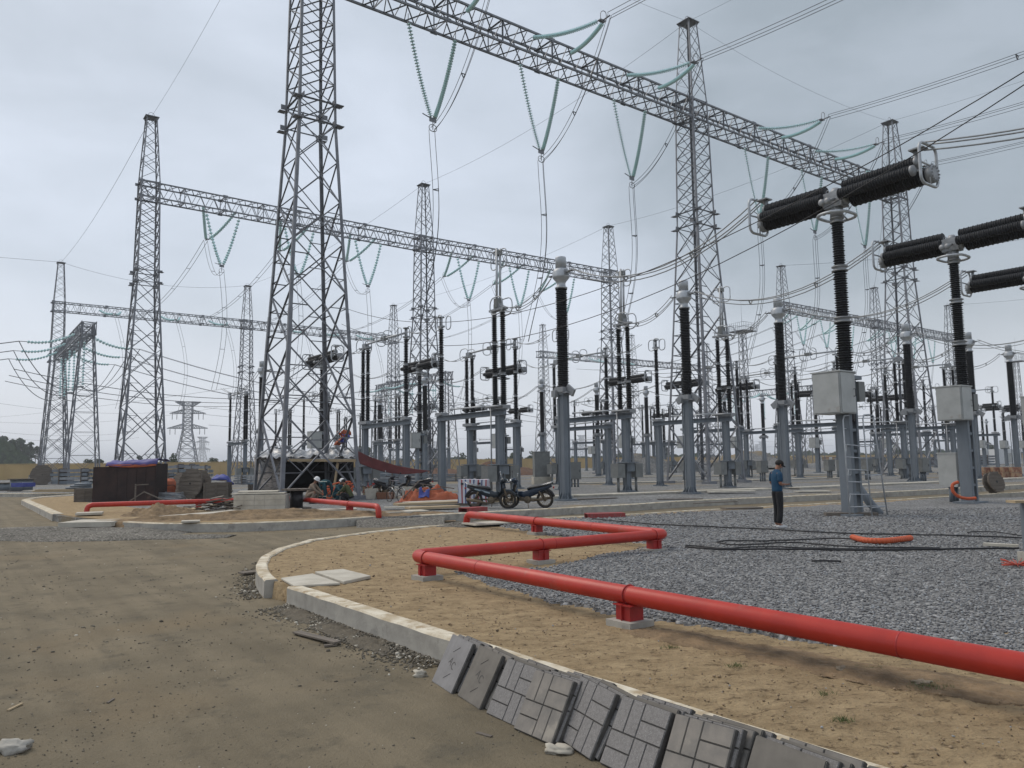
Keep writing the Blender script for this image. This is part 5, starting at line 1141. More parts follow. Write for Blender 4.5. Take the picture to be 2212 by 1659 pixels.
specs = [((919, 1475.6), (966, 1506), 'p', 2, 'pale'), ((974, 1506.6), (1026.7, 1542), 'b', 4, 'brown'), ((1035.3, 1545.6), (1099, 1574), 'f', 4, ''), ((1100.8, 1574), (1170, 1606), 'f', 7, ''), ((1185, 1603), (1261, 1648), 'f', 4, ''), ((1279, 1655), (1357, 1692), 'f', 5, ''), None, None, None]
pos = []
for s_ in specs[:6]: pos.append((G(*s_[0], RZ), G(*s_[1], RZ)))
pos[3] = (pos[3][0]+kn*.05+kd*.03, pos[3][1]+kn*.05+kd*.03)
b7 = pos[5][0]+(kd*1.0)*.52+kn*.01; pos += [(b7, b7+kd), (b7+kd*.54-kn*.06, b7+kd*1.5-kn*.05), (b7+kd*1.10-kn*.05, b7+kd*2-kn*.05), (b7+kd*1.5-kn*.12, b7+kd*2.5-kn*.12)]
fin = [('p', 3), ('b', 3), ('f', 4), ('f', 6), ('f', 3), ('f', 4), ('f', 5), ('b', 4), ('b', 5), ('f', 3)]
for i, ((bl, br), (kd_, n_)) in enumerate(zip(pos, fin)):
    e = (br-bl).normalized(); sn = ORD[i]
    for k in range(n_):
        back = Vector((-e.y, e.x, 0)); back = back if back.dot(-kn) > 0 else -back
        P = bl-kn*.07+back*(.047*k)+e*(0.022*k*(1+.8*math.sin(i*2.1)))+Z*.004; ee = (e+back*random.uniform(-.05, .05)*(k > 0)).normalized()
        lean = R(29)+R(2.0)*k+R(random.uniform(-1, 1))+(R(10) if i == 8 else 0)
        if k == 0:
            lb = {0: 'pale cement back of a tile with stamped marks, leftmost front tile of the leaning row', 1: 'brown cement back of a tile with stamped marks, second front tile from the left'}.get(i, f'{sn} front tile of the leaning row from the left, grooved dark grey face' if kd_ == 'f' else f'{sn} front tile of the leaning row from the left, plain brown back')
            me = {'p': TBP, 'b': TBK, 'f': TF2 if i in (3, 6) else TF}[kd_]; mk = 'AC' if i in (0, 1) else None
        else:
            lb = f'grey tile number {k+1} from the front in the {sn} leaning stack from the left'.replace('number 2', 'just behind the front one,').replace('number 3', 'third').replace('number 4', 'fourth').replace('number 5', 'fifth').replace('number 6', 'sixth').replace('number 7', 'seventh'); me = (TF2 if (k*3+i) % 4 == 0 else TF) if (k+i) % 3 else TBK; mk = None
            if k == 1: lb = f'grey tile right behind the front one in the {sn} leaning stack from the left'
            else: lb = f'grey tile, {ORD[k]} back from the front in the {sn} leaning stack from the left'
        put_tile(P+Z*(.02 if i == 4 else 0), ee, lean, me, lb, mark=mk, roll=R((0, 0, 1, -1, 3, 0, -1.5, 2, -3, 1)[i])+R(random.uniform(-1, 1)))
# ================================================================ SLABS, PLANKS AND LITTER
def slab(pts, h, label, m=CONCL, name='concrete_slab', cat='slab', z=0.0, group=None):
    P0 = pts[0].copy(); P0.z = z; v = [(p.x-P0.x, p.y-P0.y, 0) for p in pts]+[(p.x-P0.x, p.y-P0.y, h) for p in pts]; n = len(pts)
    b = MB().add(v, [tuple(range(n))[::-1], tuple(range(n, 2*n))]+[(i, (i+1) % n, n+(i+1) % n, n+i) for i in range(n)])
    o = put(name, b.mesh(name, m)); o.location = P0; bev = o.modifiers.new('edge', 'BEVEL'); bev.width = min(.008, h*.2); bev.segments = 1
    return tag(o, label, cat, group)
slab([G(680, 1241), G(742, 1263), G(801, 1250), G(741, 1235)], .05, 'right of two flat concrete slabs on the sand by the kerb gap')
slab([G(607, 1253), G(636, 1270), G(735, 1264), G(676, 1243)], .035, 'left of two flat concrete slabs, bridging to the kerb gap')
def plank(px0, px1, w_, h_, label, m=WOOD, z=0.0, name='plank', cat='plank', tilt=0.0, group=None):
    a, b = G(*px0, z), G(*px1, z); d = b-a; o = put(name, MB().box((d.length/2, 0, h_/2), (d.length, w_, h_)).mesh(name, m)); o.location = a; o.rotation_euler = (0, -tilt, math.atan2(d.y, d.x)); return tag(o, label, cat, group)
plank((640, 1367), (730, 1393), .10, .02, 'weathered broken plank lying on the road at the foot of the kerb', z=RZ+.012, tilt=.02); plank((700, 1397), (727, 1394), .05, .02, 'short broken plank end under the longer plank by the kerb', z=RZ+.005)
plank((520, 1240), (556, 1236), .25, .03, 'dark rotten board on the road left of the curved kerb', z=RZ+.03)
plank((17, 1536), (48, 1521), .022, .012, 'pale wood splinter lying on the dirt road at lower left', WOODL, z=RZ+.005, name='splinter', cat='stick')
for i, (a, b, w_, lb) in enumerate([((232, 1519), (246, 1510), .02, 'short dark twig on the dirt road left of centre'), ((1030, 1583), (1062, 1592), .03, 'small pale wood chip at the foot of the leaning tiles'), ((1520, 1200), (1520, 1200), .02, '')][:2]): plank(a, b, w_, .008, lb, z=RZ+.004, name='twig', cat='stick')
def lump(px, py, z, r3, label, m, name='rubble_lump', cat='rubble', seed=1):
    t = put(name, MB().blob((0, 0, 0), r3, 16, 12, seed, .8).mesh(name, m)); t.location = G(px, py, z)+Z*r3[2]*.5; return tag(t, label, cat)
CLODM = mat('dusty_stone', (.30, .25, .185), (.2, .165, .12), 9, .95)
lump(28, 1622, RZ, (.12, .07, .05), 'crumbled pale foam lump at the lower left edge of the road', CONC, seed=3); lump(908, 1462, RZ, (.06, .05, .04), 'pale lump of mortar left of the first leaning tile', CONCL, seed=5); lump(1205, 1625, RZ, (.09, .06, .035), 'pale lump of mortar between the leaning tiles on the road', CONCL, seed=8)
lump(1816, 1452, 0, (.04, .03, .035), 'small upright stone on the sand below the red pipe', CLODM, 'stone', 'stone', 4); lump(1990, 1478, 0, (.10, .05, .022), 'low cluster of pale stones on the sand near the right edge', CLODM, 'stone', 'stone', 6)
slab([G(1932, 1410), G(1938, 1421), G(1982, 1425), G(1975, 1412)], .02, 'scrap of pale green plastic lying under the red pipe at right', mat('green_plastic', (.16, .30, .25)), 'plastic_scrap', 'plastic scrap')
# small weeds on the sand
def weeds(px, py, n_, s_, label):
    m = MB()
    for _ in range(n_):
        a = random.uniform(0, 6.28); r_ = random.uniform(0, s_); p = Vector((r_*math.cos(a), r_*.6*math.sin(a), 0)); h = random.uniform(.012, .045); dx = Vector((random.uniform(-.04, .04), random.uniform(-.04, .04), h)); w_ = Vector((.003, .002, 0))
        m.add([p-w_, p+w_, p+dx], [(0, 1, 2)])
    o = m.build('weeds', mat('weed_green', (.10, .14, .04))) if 'weed_green' not in MATS else m.build('weeds', MATS['weed_green']); o.location = G(px, py, .008); return tag(o, label, 'weeds', kind='stuff')
for px, py, n_, s_, lb in ((1590, 1440, 60, .10, 'sparse green shoots on the sand above the leaning tiles'), (1880, 1446, 60, .14, 'thin grass blades under the red pipe at right'), (1820, 1557, 70, .10, 'small weed growing on the sand right of the leaning tiles'), (1780, 1500, 40, .12, 'few green shoots in the middle of the sand verge'), (2010, 1483, 150, .2, 'patch of short grass beside pale stones at right'), (1450, 1400, 40, .1, 'sparse grass shoots below the pipe support')): weeds(px, py, n_, s_, lb)
# cables lying on the gravel
def ground_cable(pxs, r_, label, m=CABLE, z=.07, name='cable', cat='cable'):
    pts = [G(x, y, z) for x, y in pxs]; q = []
    for i in range(len(pts)-1):
        for j in range(6):
            f = j/6; p0, p1, p2, p3 = pts[max(0, i-1)], pts[i], pts[i+1], pts[min(len(pts)-1, i+2)]
            q.append(0.5*((2*p1)+(-p0+p2)*f+(2*p0-5*p1+4*p2-p3)*f*f+(-p0+3*p1-3*p2+p3)*f**3)+Z*.012*mnoise.noise(p1+Vector((f*3, 0, 0))))
    q.append(pts[-1]); P0 = q[0].copy(); P0.z = 0; t = MB().tube([x-P0 for x in q], r_, 6).build(name, m); t.location = P0; return tag(t, label, cat)
ground_cable([(1280, 1120), (1347, 1127), (1430, 1133), (1541, 1138), (1669, 1143), (1714, 1146), (1840, 1152), (2030, 1156), (2230, 1162)], .017, 'thin black cable lying on gravel from the red channel past the man')
ground_cable([(1848, 1164), (1791, 1163), (1655, 1168), (1570, 1168), (1550, 1172), (1605, 1177), (1690, 1172), (1740, 1173), (1828, 1180), (2030, 1184)], .015, 'black cable laid in a long loop on the gravel before the man')
ground_cable([(1481, 1181), (1555, 1186), (1704, 1186), (1878, 1188), (2030, 1186), (2200, 1184)], .019, 'lowest thick black cable lying across the gravel'); ground_cable([(1481, 1179), (1500, 1179), (1560, 1184), (1655, 1181), (1760, 1184), (1900, 1186), (2030, 1184)], .014, 'second black cable running beside the lowest one on the gravel')
ground_cable([(1753, 1211), (1817, 1213)], .017, 'short offcut of black cable on the gravel'); ground_cable([(2090, 1150), (2110, 1148), (2160, 1150), (2212, 1158)], .012, 'thin cable curling on the gravel at the right edge')
def corrugated(pts, r_, label, n_=12):
    q = []; L_ = 0; path = []
    for i in range(len(pts)-1):
        k = max(2, int((pts[i+1]-pts[i]).length/.03))
        for j in range(k): path.append(pts[i].lerp(pts[i+1], j/k))
    path.append(pts[-1]); P0 = path[0].copy(); P0.z = 0
    t = MB().tube([x-P0 for x in path], [r_*(1.0 if i % 2 else .88) for i in range(len(path))], n_, smooth=False).build('corrugated_conduit', HOSE); t.location = P0; return tag(t, label, 'conduit')
def cr(pts, k=6):
    q = []
    for i in range(len(pts)-1):
        for j in range(k):
            f = j/k; p0, p1, p2, p3 = pts[max(0, i-1)], pts[i], pts[i+1], pts[min(len(pts)-1, i+2)]
            q.append(0.5*((2*p1)+(-p0+p2)*f+(2*p0-5*p1+4*p2-p3)*f*f+(-p0+3*p1-3*p2+p3)*f**3))
    return q+[pts[-1]]
corrugated(cr([G(1841, 1160, .1), G(1870, 1167, .1), G(1915, 1168, .1), G(1968, 1162, .1)]), .062, 'orange corrugated conduit lying curved on the gravel')
Yc = CB2.y-1.0
corrugated(cr([at(2070, 1041, Yc), at(2058, 1047, Yc), at(2059, 1062, Yc), at(2072, 1073, Yc), at(2090, 1077, Yc), at(2108, 1076, Yc)]), .06, 'orange corrugated conduit curling from the grey kiosk to the second breaker')
# red painted steel channels
def channel(px0, px1, label, m=REDD, h_=.16, w_=.5):
    a, b = G(*px0, 0), G(*px1, 0); d = b-a; q = MB(); Lc = d.length; q.box((Lc/2, 0, h_/2), (Lc, .02, h_)); q.box((Lc/2, w_, h_/2), (Lc, .02, h_)); q.box((Lc/2, w_/2, h_-.012), (Lc, w_, .02))
    o = q.build('steel_channel', mat('red_primer', (.30, .03, .028), (.2, .1, .095), 8, .7, lo=.3, hi=.6, stretch=(6, 1, .6)) if 'red_primer' not in MATS else MATS['red_primer']); o.location = a; o.rotation_euler = (0, 0, math.atan2(d.y, d.x)); return tag(o, label, 'steel channel')
channel((1270, 1121), (1351, 1119), 'red painted steel channel with drips, on the near edge of the cross road'); channel((1009, 1107), (1053, 1104), 'short red painted steel channel before the left motorbike')
plank((1562, 1100), (1642, 1098), .5, .05, 'dark muddy board over the near kerb of the cross road', z=.04); plank((1500, 1088), (1590, 1084), .18, .03, 'thin dark board on the far kerb of the cross road', z=.03)
plank((1215, 1080), (1330, 1076), .35, .03, 'weathered board by the foot of the central column', WOOD, z=.02); plank((1420, 1079), (1518, 1078), .3, .03, 'weathered board under the second grey-headed column', WOOD, z=.02)
plank((1530, 1064), (1630, 1063), 1.0, .06, 'tilted pale sheet lying before the boxes left of the man', CONCL, z=.05, tilt=.02); plank((1720, 1063), (1790, 1062), .8, .05, 'pale sheets lying just right of the man', CONCL, z=.03)
# right edge: steel footing, boards
t = thing('steel_footing', 'grey steel footing cut off by the right edge, with a pale board on it', 'steel footing', G(2262, 1222)); MB().box((0, 0, .5), (.42, .5, 1.0)).build('post', COLUMN, t); MB().box((0, 0, .1), (.55, .62, .2)).build('base', CONC, t)
o = put('plank', MB().box((0, 0, 0), (.7, .25, .04)).mesh('plank', WOODL)); o.location = G(2262, 1222)+Z*1.03+Vector((-.1, .1, 0)); tag(o, 'pale board laid on top of the steel footing at the right edge', 'plank')
plank((2125, 1178), (2200, 1182), .12, .05, 'white timber lying on gravel beside the steel footing', CONCL, z=.05)
m = MB()
for _ in range(40):
    a = random.uniform(0, 6.28); m.tube([(0, 0, .03), (.22*math.cos(a), .22*math.sin(a), random.uniform(.02, .12))], .005, 4)
o = m.build('net_scraps', mat('red_net', (.5, .08, .05))); o.location = G(2198, 1229)+Z*.03; tag(o, 'tangle of red plastic strands on the gravel at the right edge', 'plastic strands')
# ================================================================ BOUNDARY WALL
W0 = at(0, 1030, 150).xy.to_3d()-A*55; n_p = 128; t = thing('boundary_wall', 'long yellow perimeter wall closing the yard behind everything', 'wall', W0, TH)
pan = MB(); pan.box((2, 0, 1.35), (3.7, .18, 3.1)); pan = pan.mesh('wall_panel', WALLY)
fr_ = MB(); fr_.box((2, -.12, 2.35), (1.7, .05, .10)); fr_ = fr_.mesh('panel_moulding', WALLY); pil = MB().box((0, -.03, 1.4), (.42, .34, 3.2)).mesh('pilaster', WALLY)
cop = MB(); cop.box((n_p*2, 0, 3.0), (n_p*4, .42, .12)); cop.build('coping', WALLY, t)
for k in range(n_p):
    put('wall_panel', pan, t, loc=(k*4, 0, 0)); put('pilaster', pil, t, loc=(k*4, 0, 0)); put('panel_moulding', fr_, t, loc=(k*4, 0, 0))
# ================================================================ TREES
def leaf_blob(m, c, r3, n_, s_):
    for _ in range(n_):
        d = Vector((random.gauss(0, 1), random.gauss(0, 1), random.gauss(0, 1))).normalized()*random.uniform(.35, 1)**.5; p = c+Vector((d.x*r3[0], d.y*r3[1], d.z*r3[2]))
        a = Vector((random.gauss(0, 1), random.gauss(0, 1), random.gauss(0, 1))).normalized()*s_*random.uniform(.5, 1.3); b = a.cross(Vector((random.gauss(0, 1), random.gauss(0, 1), random.gauss(0, 1)))).normalized()*s_*random.uniform(.4, .9)
        m.add([p-a, p+b, p+a, p-b], [(0, 1, 2, 3)])
def tree_meshes(seed, h, spread, slim=False):
    random.seed(seed); tr = MB(); tr.tube([(0, 0, 0), (.1, 0, h*.35), (0, .1, h*.7), (0, 0, h*.9)], [.22, .17, .1, .04], 6); cr_ = MB()
    for i in range(9 if not slim else 7):
        a = random.uniform(0, 6.28); zf = random.uniform(.42, 1.0); rr = spread*(1.15-zf)*random.uniform(.5, 1.1)+.2; c = Vector((rr*math.cos(a), rr*math.sin(a), h*zf)); tr.tube([(0, 0, h*zf*.7), c], [.08, .03], 4); s_ = spread*random.uniform(.35, .6); leaf_blob(cr_, c, (s_, s_, s_*.75), 90, .32)
    return tr.mesh('trunk', BARK), cr_.mesh('crown', LEAF if seed % 2 else LEAF2)
TRE = [tree_meshes(101+i, (7.5, 6, 8.5, 5)[i], (2.8, 3.2, 2.0, 2.6)[i], i == 2) for i in range(4)]
def tree(P, k, s_, label, grp='trees beyond the yellow wall', rz=0):
    t = thing('tree', label, 'tree', P, rz, grp); put('trunk', TRE[k][0], t); put('crown', TRE[k][1], t); t.scale = (s_, s_, s_*random.uniform(.85, 1.15)); return t
random.seed(5)
twhere = [(374, 0, 215, .7, 'round dark tree beyond the wall just left of the big pylon'), (461, 1, 220, .6, 'small round tree beyond the wall right of the big pylon'), (780, 0, 250, .9, 'bushy tree beyond the wall, left of the middle columns'), (798, 2, 255, .9, 'slim tree beside the bushy one beyond the wall, left of the middle columns'), (738, 3, 250, .9, 'low tree beyond the wall behind the hut awning'), (880, 1, 255, .8, 'low spreading tree beyond the wall, above the orange tarp'), (918, 0, 250, 1.0, 'taller tree beyond the wall left of the central columns'), (935, 2, 258, .8, 'slim tree beyond the wall behind the central breaker'), (1000, 0, 275, .8, 'tree beyond the wall left of the raised arm'), (1112, 1, 300, .8, 'tree beyond the wall above the large cabinet'), (1152, 0, 300, .9, 'dark tree beyond the wall just above the large cabinet'), (1180, 3, 300, .8, 'low tree beyond the wall left of the central column'), (1362, 3, 330, .8, 'low tree beyond the wall right of the two far pylons'), (1437, 2, 330, 1.0, 'slim ragged tree beyond the wall left of the middle tower'), (1460, 3, 335, .9, 'low tree beyond the wall at the foot of the middle tower'), (190, 1, 205, .6, 'low pale tree beyond the wall under the leftmost towers'), (215, 3, 205, .7, 'small tree beyond the wall between the left towers'), (300, 2, 215, .6, 'thin tree beyond the wall behind the dark shed'), (1935, 0, 420, 1.1, 'pale tree on the horizon behind the right towers'), (2140, 3, 400, 1.2, 'low dark tree on the horizon at far right'), (2170, 1, 400, 1.2, 'broad low tree on the horizon at far right')]
for px, k, Y_, s_, lb in twhere: tree(at(px, 1000, Y_).xy.to_3d(), k, s_, lb, rz=random.uniform(0, 6))
# trees on the hill at the left
for i in range(26):
    f = i/25; px = -50+f*125+random.uniform(-4, 4); x, _ = ray(px, 1000); Y_ = random.uniform(385, 415); P = Vector((x*Y_, Y_, 0)); hh = max(0, 17*(1-((px+25)/150)**1.2)) if px > -25 else 17
    tree(P+Z*(hh*.55), random.choice((0, 2, 2)), random.uniform(.9, 1.4), f'{(ORD+["thirteenth"])[i % 13]} {"tall ragged" if i < 13 else "smaller"} tree from the left on the wooded slope at left', 'trees on the wooded slope at the left edge', random.uniform(0, 6))
m = MB(); random.seed(9)
for i in range(5200):
    px = random.uniform(-60, 2350); Y_ = (240+px*.14) if px > 0 else 240; Y_ *= random.uniform(1.05, 1.5); x, _ = ray(px, 1000); hh = (2.6+1.5*mnoise.noise(Vector((px*.013, 2, 0)))+1.1*mnoise.noise(Vector((px*.05, 7, 0))))*(Y_/260)**.9; p = Vector((x*Y_, Y_, random.uniform(.2, 1)*max(.8, hh)))
    s_ = Y_*.0032; a = Vector((random.gauss(0, 1), random.gauss(0, .3), random.gauss(0, 1))).normalized()*s_; b = Vector((a.z, random.uniform(-.3, .3)*s_, -a.x))*.7; m.add([p-a, p+b, p+a, p-b], [(0, 1, 2, 3)])
tag(m.build('treeline', LEAF), 'low dark band of distant trees along the horizon beyond the wall', 'treeline', kind='stuff')
m = MB()
for i in range(4200):
    px = random.uniform(-60, 95); x, _ = ray(px, 1000); Y_ = random.uniform(345, 400); p = Vector((x*Y_, Y_, 0)); hh = 20*(1-max(0, (px+20)/115)**1.4) if px < 95 else 0; p.z = random.uniform(0, 1)*max(0, hh)*.85+.3
    a = Vector((random.gauss(0, 1), 0, random.gauss(0, 1))).normalized()*1.1; b = Vector((a.z, .3, -a.x))*.8; m.add([p-a, p+b, p+a, p-b], [(0, 1, 2, 3)])
tag(m.build('hill_scrub', LEAF), 'dense dark scrub covering the slope at the left edge', 'scrub', kind='stuff')
# ================================================================ THE WORKERS' HUT UNDER THE NEAREST TOWER
def cloth(fn, nu, nv, name, m, label=None, cat=None, parent=None, thick=.012):
    b = MB(); b.add([fn(i/nu, j/nv) for i in range(nu+1) for j in range(nv+1)], [(i*(nv+1)+j, (i+1)*(nv+1)+j, (i+1)*(nv+1)+j+1, i*(nv+1)+j+1) for i in range(nu) for j in range(nv)], True)
    o = b.build(name, m, parent); sm = o.modifiers.new('thickness', 'SOLIDIFY'); sm.thickness = thick
    if label: tag(o, label, cat)
    return o
HY = 42.0
def hp(px, py, dy=0.0): return at(px, py, HY+dy)
hut = thing('workers_hut', 'makeshift dark hut with crumpled foil roof at the foot of the nearest tower', 'hut', hp(660, 1068).xy.to_3d())
ho = hut.location.copy()
def bil(a, b, c, d): return lambda u, v: (a*(1-u)*(1-v)+b*u*(1-v)+c*u*v+d*(1-u)*v)-ho
PRINT = mat('printed_board', (.27, .25, .235), (.13, .12, .115), 3.2, .8, lo=.42, hi=.55, stretch=(.6, .6, 5.0))
f = bil(hp(549, 1070, 3.5), hp(606, 1072, 0), hp(607, 988, 0), hp(549, 984, 3.5)); cloth(f, 4, 3, 'wall_board', PRINT, parent=hut, thick=.04)
f = bil(hp(614, 1060, 4.2), hp(764, 1060, 4.2), hp(764, 990, 4.2), hp(614, 988, 4.2)); cloth(f, 4, 3, 'back_net', DARKN, parent=hut, thick=.03)
f = bil(hp(556, 1070, 6.0), hp(700, 1060, 6.5), hp(700, 990, 6.5), hp(556, 984, 6.0)); cloth(f, 4, 3, 'back_net', DARKN, parent=hut, thick=.03)
f = bil(hp(736, 1060, 3.9), hp(764, 1060, 0.6), hp(764, 990, .6), hp(736, 990, 3.9))
def roof(u, v):
    a, b, c, d = hp(548, 987, -.3), hp(770, 989, -.6), hp(768, 972, 4.6), hp(560, 972, 5.2)
    p = a*(1-u)*(1-v)+b*u*(1-v)+c*u*v+d*(1-u)*v
    return p-ho+Z*(.26*mnoise.noise(Vector((u*9, v*4, 1)))+.14*mnoise.noise(Vector((u*25, v*11, 4)))-.1*math.sin(v*3.1))
cloth(roof, 60, 22, 'foil_roof', FOIL, parent=hut, thick=.02)
def val(u, v):
    p = hp(612, 989, -.35)*(1-u)+hp(770, 991, -.65)*u; return p-ho-Z*v*(.10+.42*abs(mnoise.noise(Vector((u*7, 2, 0)))))+Vector((0, .06*mnoise.noise(Vector((u*12, v*3, 3))), 0))
cloth(val, 50, 5, 'foil_flap', FOIL, parent=hut); cloth(lambda u, v: hp(564, 994, 2.2)-ho+Vector((u*.75+.2*(v-.5)*(1-u), -.2, -v*.8))+Vector((.1*mnoise.noise(Vector((u*4, v*4, 0))), 0, .1*mnoise.noise(Vector((u*5, v*5, 6))))), 10, 10, 'foil_patch', FOIL, parent=hut)
m = MB(); m.bar(hp(718, 1076, -.8)-ho, hp(731, 994, -.4)-ho, .17, .1); m.build('timber_post', WOODL, hut); m = MB(); m.bar(hp(622, 994, -.5)-ho, hp(768, 995, -.7)-ho, .12, .14); m.build('timber_lintel', WOODL, hut)
cloth(lambda u, v: (hp(766, 972, .6)*(1-u)+hp(930, 1017, 2.2)*u)*(1-v)+(hp(778, 1002, .4)*(1-u)+hp(912, 1021, 2.0)*u)*v-Z*(.22*math.sin(math.pi*u)*(1+.25*v))+Vector((0, .3*math.sin(u*6)*v*.3, 0))+Z*.03*mnoise.noise(Vector((u*8, v*3, 0))), 40, 10, 'maroon_awning', MAROON, 'long maroon tarp stretched from the hut roof to the right', 'awning')
cloth(lambda u, v: hp(727, 934, 1.2)+Vector((u*.6+.18*math.sin(v*5), .2*math.sin(u*7+v*3), -v*.75+.15*u))+Z*.12*mnoise.noise(Vector((u*5, v*5, 0))), 14, 14, 'hanging_clothes', ORANGE, 'orange and blue clothes hung on the nearest tower above the hut roof', 'clothes')
cloth(lambda u, v: hp(738, 938, 1.0)+Vector((u*.35+.1*math.sin(v*5), .1*math.sin(u*7), -v*.45)), 8, 8, 'hanging_clothes', BLUET, 'blue cloth hung beside the orange one above the hut roof', 'clothes')
# ================================================================ CRATES, DRUMS, TARPS AROUND THE HUT
def crate(P, L_, W_, h_, rz, label, m=WOOD, slats=4, name='wooden_crate', lidm=None, z0=0.0):
    t = thing(name, label, 'crate', P, rz); MB().box((0, 0, z0+h_/2), (L_*.94, W_*.94, h_*.96)).build('crate_lining', m, t); sl = MB().box((0, 0, 0), (L_, .025, h_/slats*.9)).mesh('side_board', m); se = MB().box((0, 0, 0), (.025, W_, h_/slats*.9)).mesh('end_board', m)
    for k in range(slats):
        for s_ in (-1, 1): put('side_board', sl, t, loc=(0, s_*W_/2, z0+h_*(k+.5)/slats)); put('end_board', se, t, loc=(s_*L_/2, 0, z0+h_*(k+.5)/slats))
    po = MB().box((0, 0, 0), (.09, .03, h_)).mesh('batten', m)
    for x in (-.46, 0, .46): put('batten', po, t, loc=(x*L_, -W_/2-.025, z0+h_/2))
    if lidm: MB().box((0, 0, z0+h_+.02), (L_*1.02, W_*1.03, .07)).build('lid', lidm, t)
    return t
crate(G(470, 1078), 1.35, .9, .95, R(8), 'weathered wooden crate with cloth on top, right of the big tilted cable drum'); crate(G(579, 1070), 2.2, 1.1, .72, R(4), 'long brown crate with a blue-grey rim before the hut', WOOD, 3, lidm=mat('blue_grey_lid', (.10, .15, .20)))
crate(G(184, 1084), .95, .7, .75, R(15), 'small weathered box at the left foot of the dark shed', WOOD, 3)
cloth(lambda u, v: G(452, 1070)+Vector((u*1.5, .4-.7*v, .95+.38*math.sin(u*3)*math.sin(v*3)-(.25 if u > .85 else 0)))+Z*.12*mnoise.noise(Vector((u*5, v*5, 3))), 16, 12, 'blue_cloth', BLUET, 'blue cloth heaped on the crate right of the tilted cable drum', 'cloth')
cloth(lambda u, v: G(473, 1066)+Vector((u*.7, -.35-.3*v, 1.32-.4*v-.1*u))+Z*.1*mnoise.noise(Vector((u*6, v*5, 9))), 10, 10, 'pale_cloth', KHAKI, 'pale cloth rag over the blue cloth on the crate', 'cloth')
t = thing('concrete_box', 'pale block chamber with two thin lids, left of the small cable drum', 'concrete box', G(558, 1104)+Vector((0, .45, 0)), R(6))
bm_ = MB().box((0, 0, 0), (.40, .02, .2)).mesh('block', CONCL); MB().box((0, 0, .33), (2.05, .92, .66)).build('chamber_wall', CONC, t)
for r_ in range(3):
    for k in range(5): put('block', bm_, t, loc=(-.82+k*.41, -.465, .12+r_*.215))
    for k in range(2): put('block', bm_, t, loc=(-1.03, -.22+k*.44, .12+r_*.215), rot=(0, 0, R(90)))
MB().box((-.1, -.06, .70), (2.1, .75, .04)).build('lid', CONCL, t); MB().box((-.2, .3, .77), (1.6, .5, .04), Matrix.Rotation(R(3), 3, 'X')).build('lid', CONCL, t)
def drum(P, r_, w_, core, label, M_=None, corem=BLACK, n=24, planks=True):
    t = thing('cable_drum', label, 'cable drum', P); t.rotation_euler = M_ or (0, 0, 0)
    for s_ in (0, 1):
        fl_ = thing('x', None, None); bpy.data.objects.remove(fl_)
        o = MB().lathe([(.05, 0), (r_, 0), (r_, .05), (.05, .05)], n, (0, 0, s_*(w_-.05)), smooth=False).build('flange', WOOD, t)
        k = MB(); 
        for i in range(-3, 4):
            y = i*r_*.28; l_ = math.sqrt(max(0, r_*r_-y*y))*.97; k.box((0, y, s_*w_+(.012 if s_ else -.012)), (2*l_, r_*.26, .02))
        k.build('flange_boards', WOOD, o)
    MB().lathe([(core, .05), (core, w_-.05)], n).build('core', corem, t); MB().lathe([(.05, -.03), (.06, -.03), (.06, w_+.03), (.05, w_+.03)], 10).build('hub', BLACK, t); return t
drum(G(640, 1099), .62, .82, .27, 'small cable drum with black core standing flat right of the concrete box')
P = G(430, 1078); drum(P+Z*.8, .86, .7, .45, 'big grey wooden cable drum tilted on edge beside the orange tub', (R(82), 0, R(-22)), WOOD)
P = G(398, 1076)+Vector((-.9, 2.5, 0)); drum(P+Z*.7, .72, .6, .4, 'second grey cable drum half hidden behind the big tilted one', (R(80), 0, R(-35)), WOOD)
drum(G(46, 1061), 1.05, 1.05, .85, 'wide grey drum lying flat near the left edge', None, COLUMN); drum(G(12, 1060), .75, .7, .6, 'smaller grey drum lying flat at the left edge', None, COLUMN)
P = G(88, 1047); drum(P+Z*1.15, 1.2, 1.5, .9, 'large mottled spool on its side behind the flat drums at left', (R(88), 0, R(35)), COLUMN)
P = G(2141, 1066); drum(P+Z*.48, .5, .34, .28, 'wooden cable drum leaning behind the second near breaker', (R(75), 0, R(20)), WOOD)
# dark rusty shed with a blue tarp
t = thing('rusty_shed', 'dark rusty sheet-metal shed under a purple-blue tarp, left of the nearest tower', 'shed', G(268, 1084), R(3)); so_ = t.location.copy()
MB().box((.4, .8, 1.02), (2.5, 1.7, 2.05)).build('shed_wall', RUST, t); MB().box((-1.25, .55, .95), (.85, 1.2, 1.9)).build('side_bin', RUST, t)
for k in range(5): MB().box((-.6+k*.5, -.062, 1.0), (.47, .02, 1.95)).build('sheet_panel', RUST, t)
cloth(lambda u, v: Vector((-1.0+u*2.75, -.16+v*1.95, 2.1+.10*u+.12*math.sin(v*3)-(.18 if v < .06 else 0)))+Z*.1*mnoise.noise(Vector((u*6, v*3, 0))), 30, 12, 'tarp', mat('purple_blue_tarp', (.10, .095, .29), (.06, .055, .18), 2, .6), parent=t)
cloth(lambda u, v: Vector((-.85+u*2.55, -.14, 2.02-v*.17*(.5+u*(1-u)*2))), 20, 3, 'tarp_edge', ORANGE, parent=t)
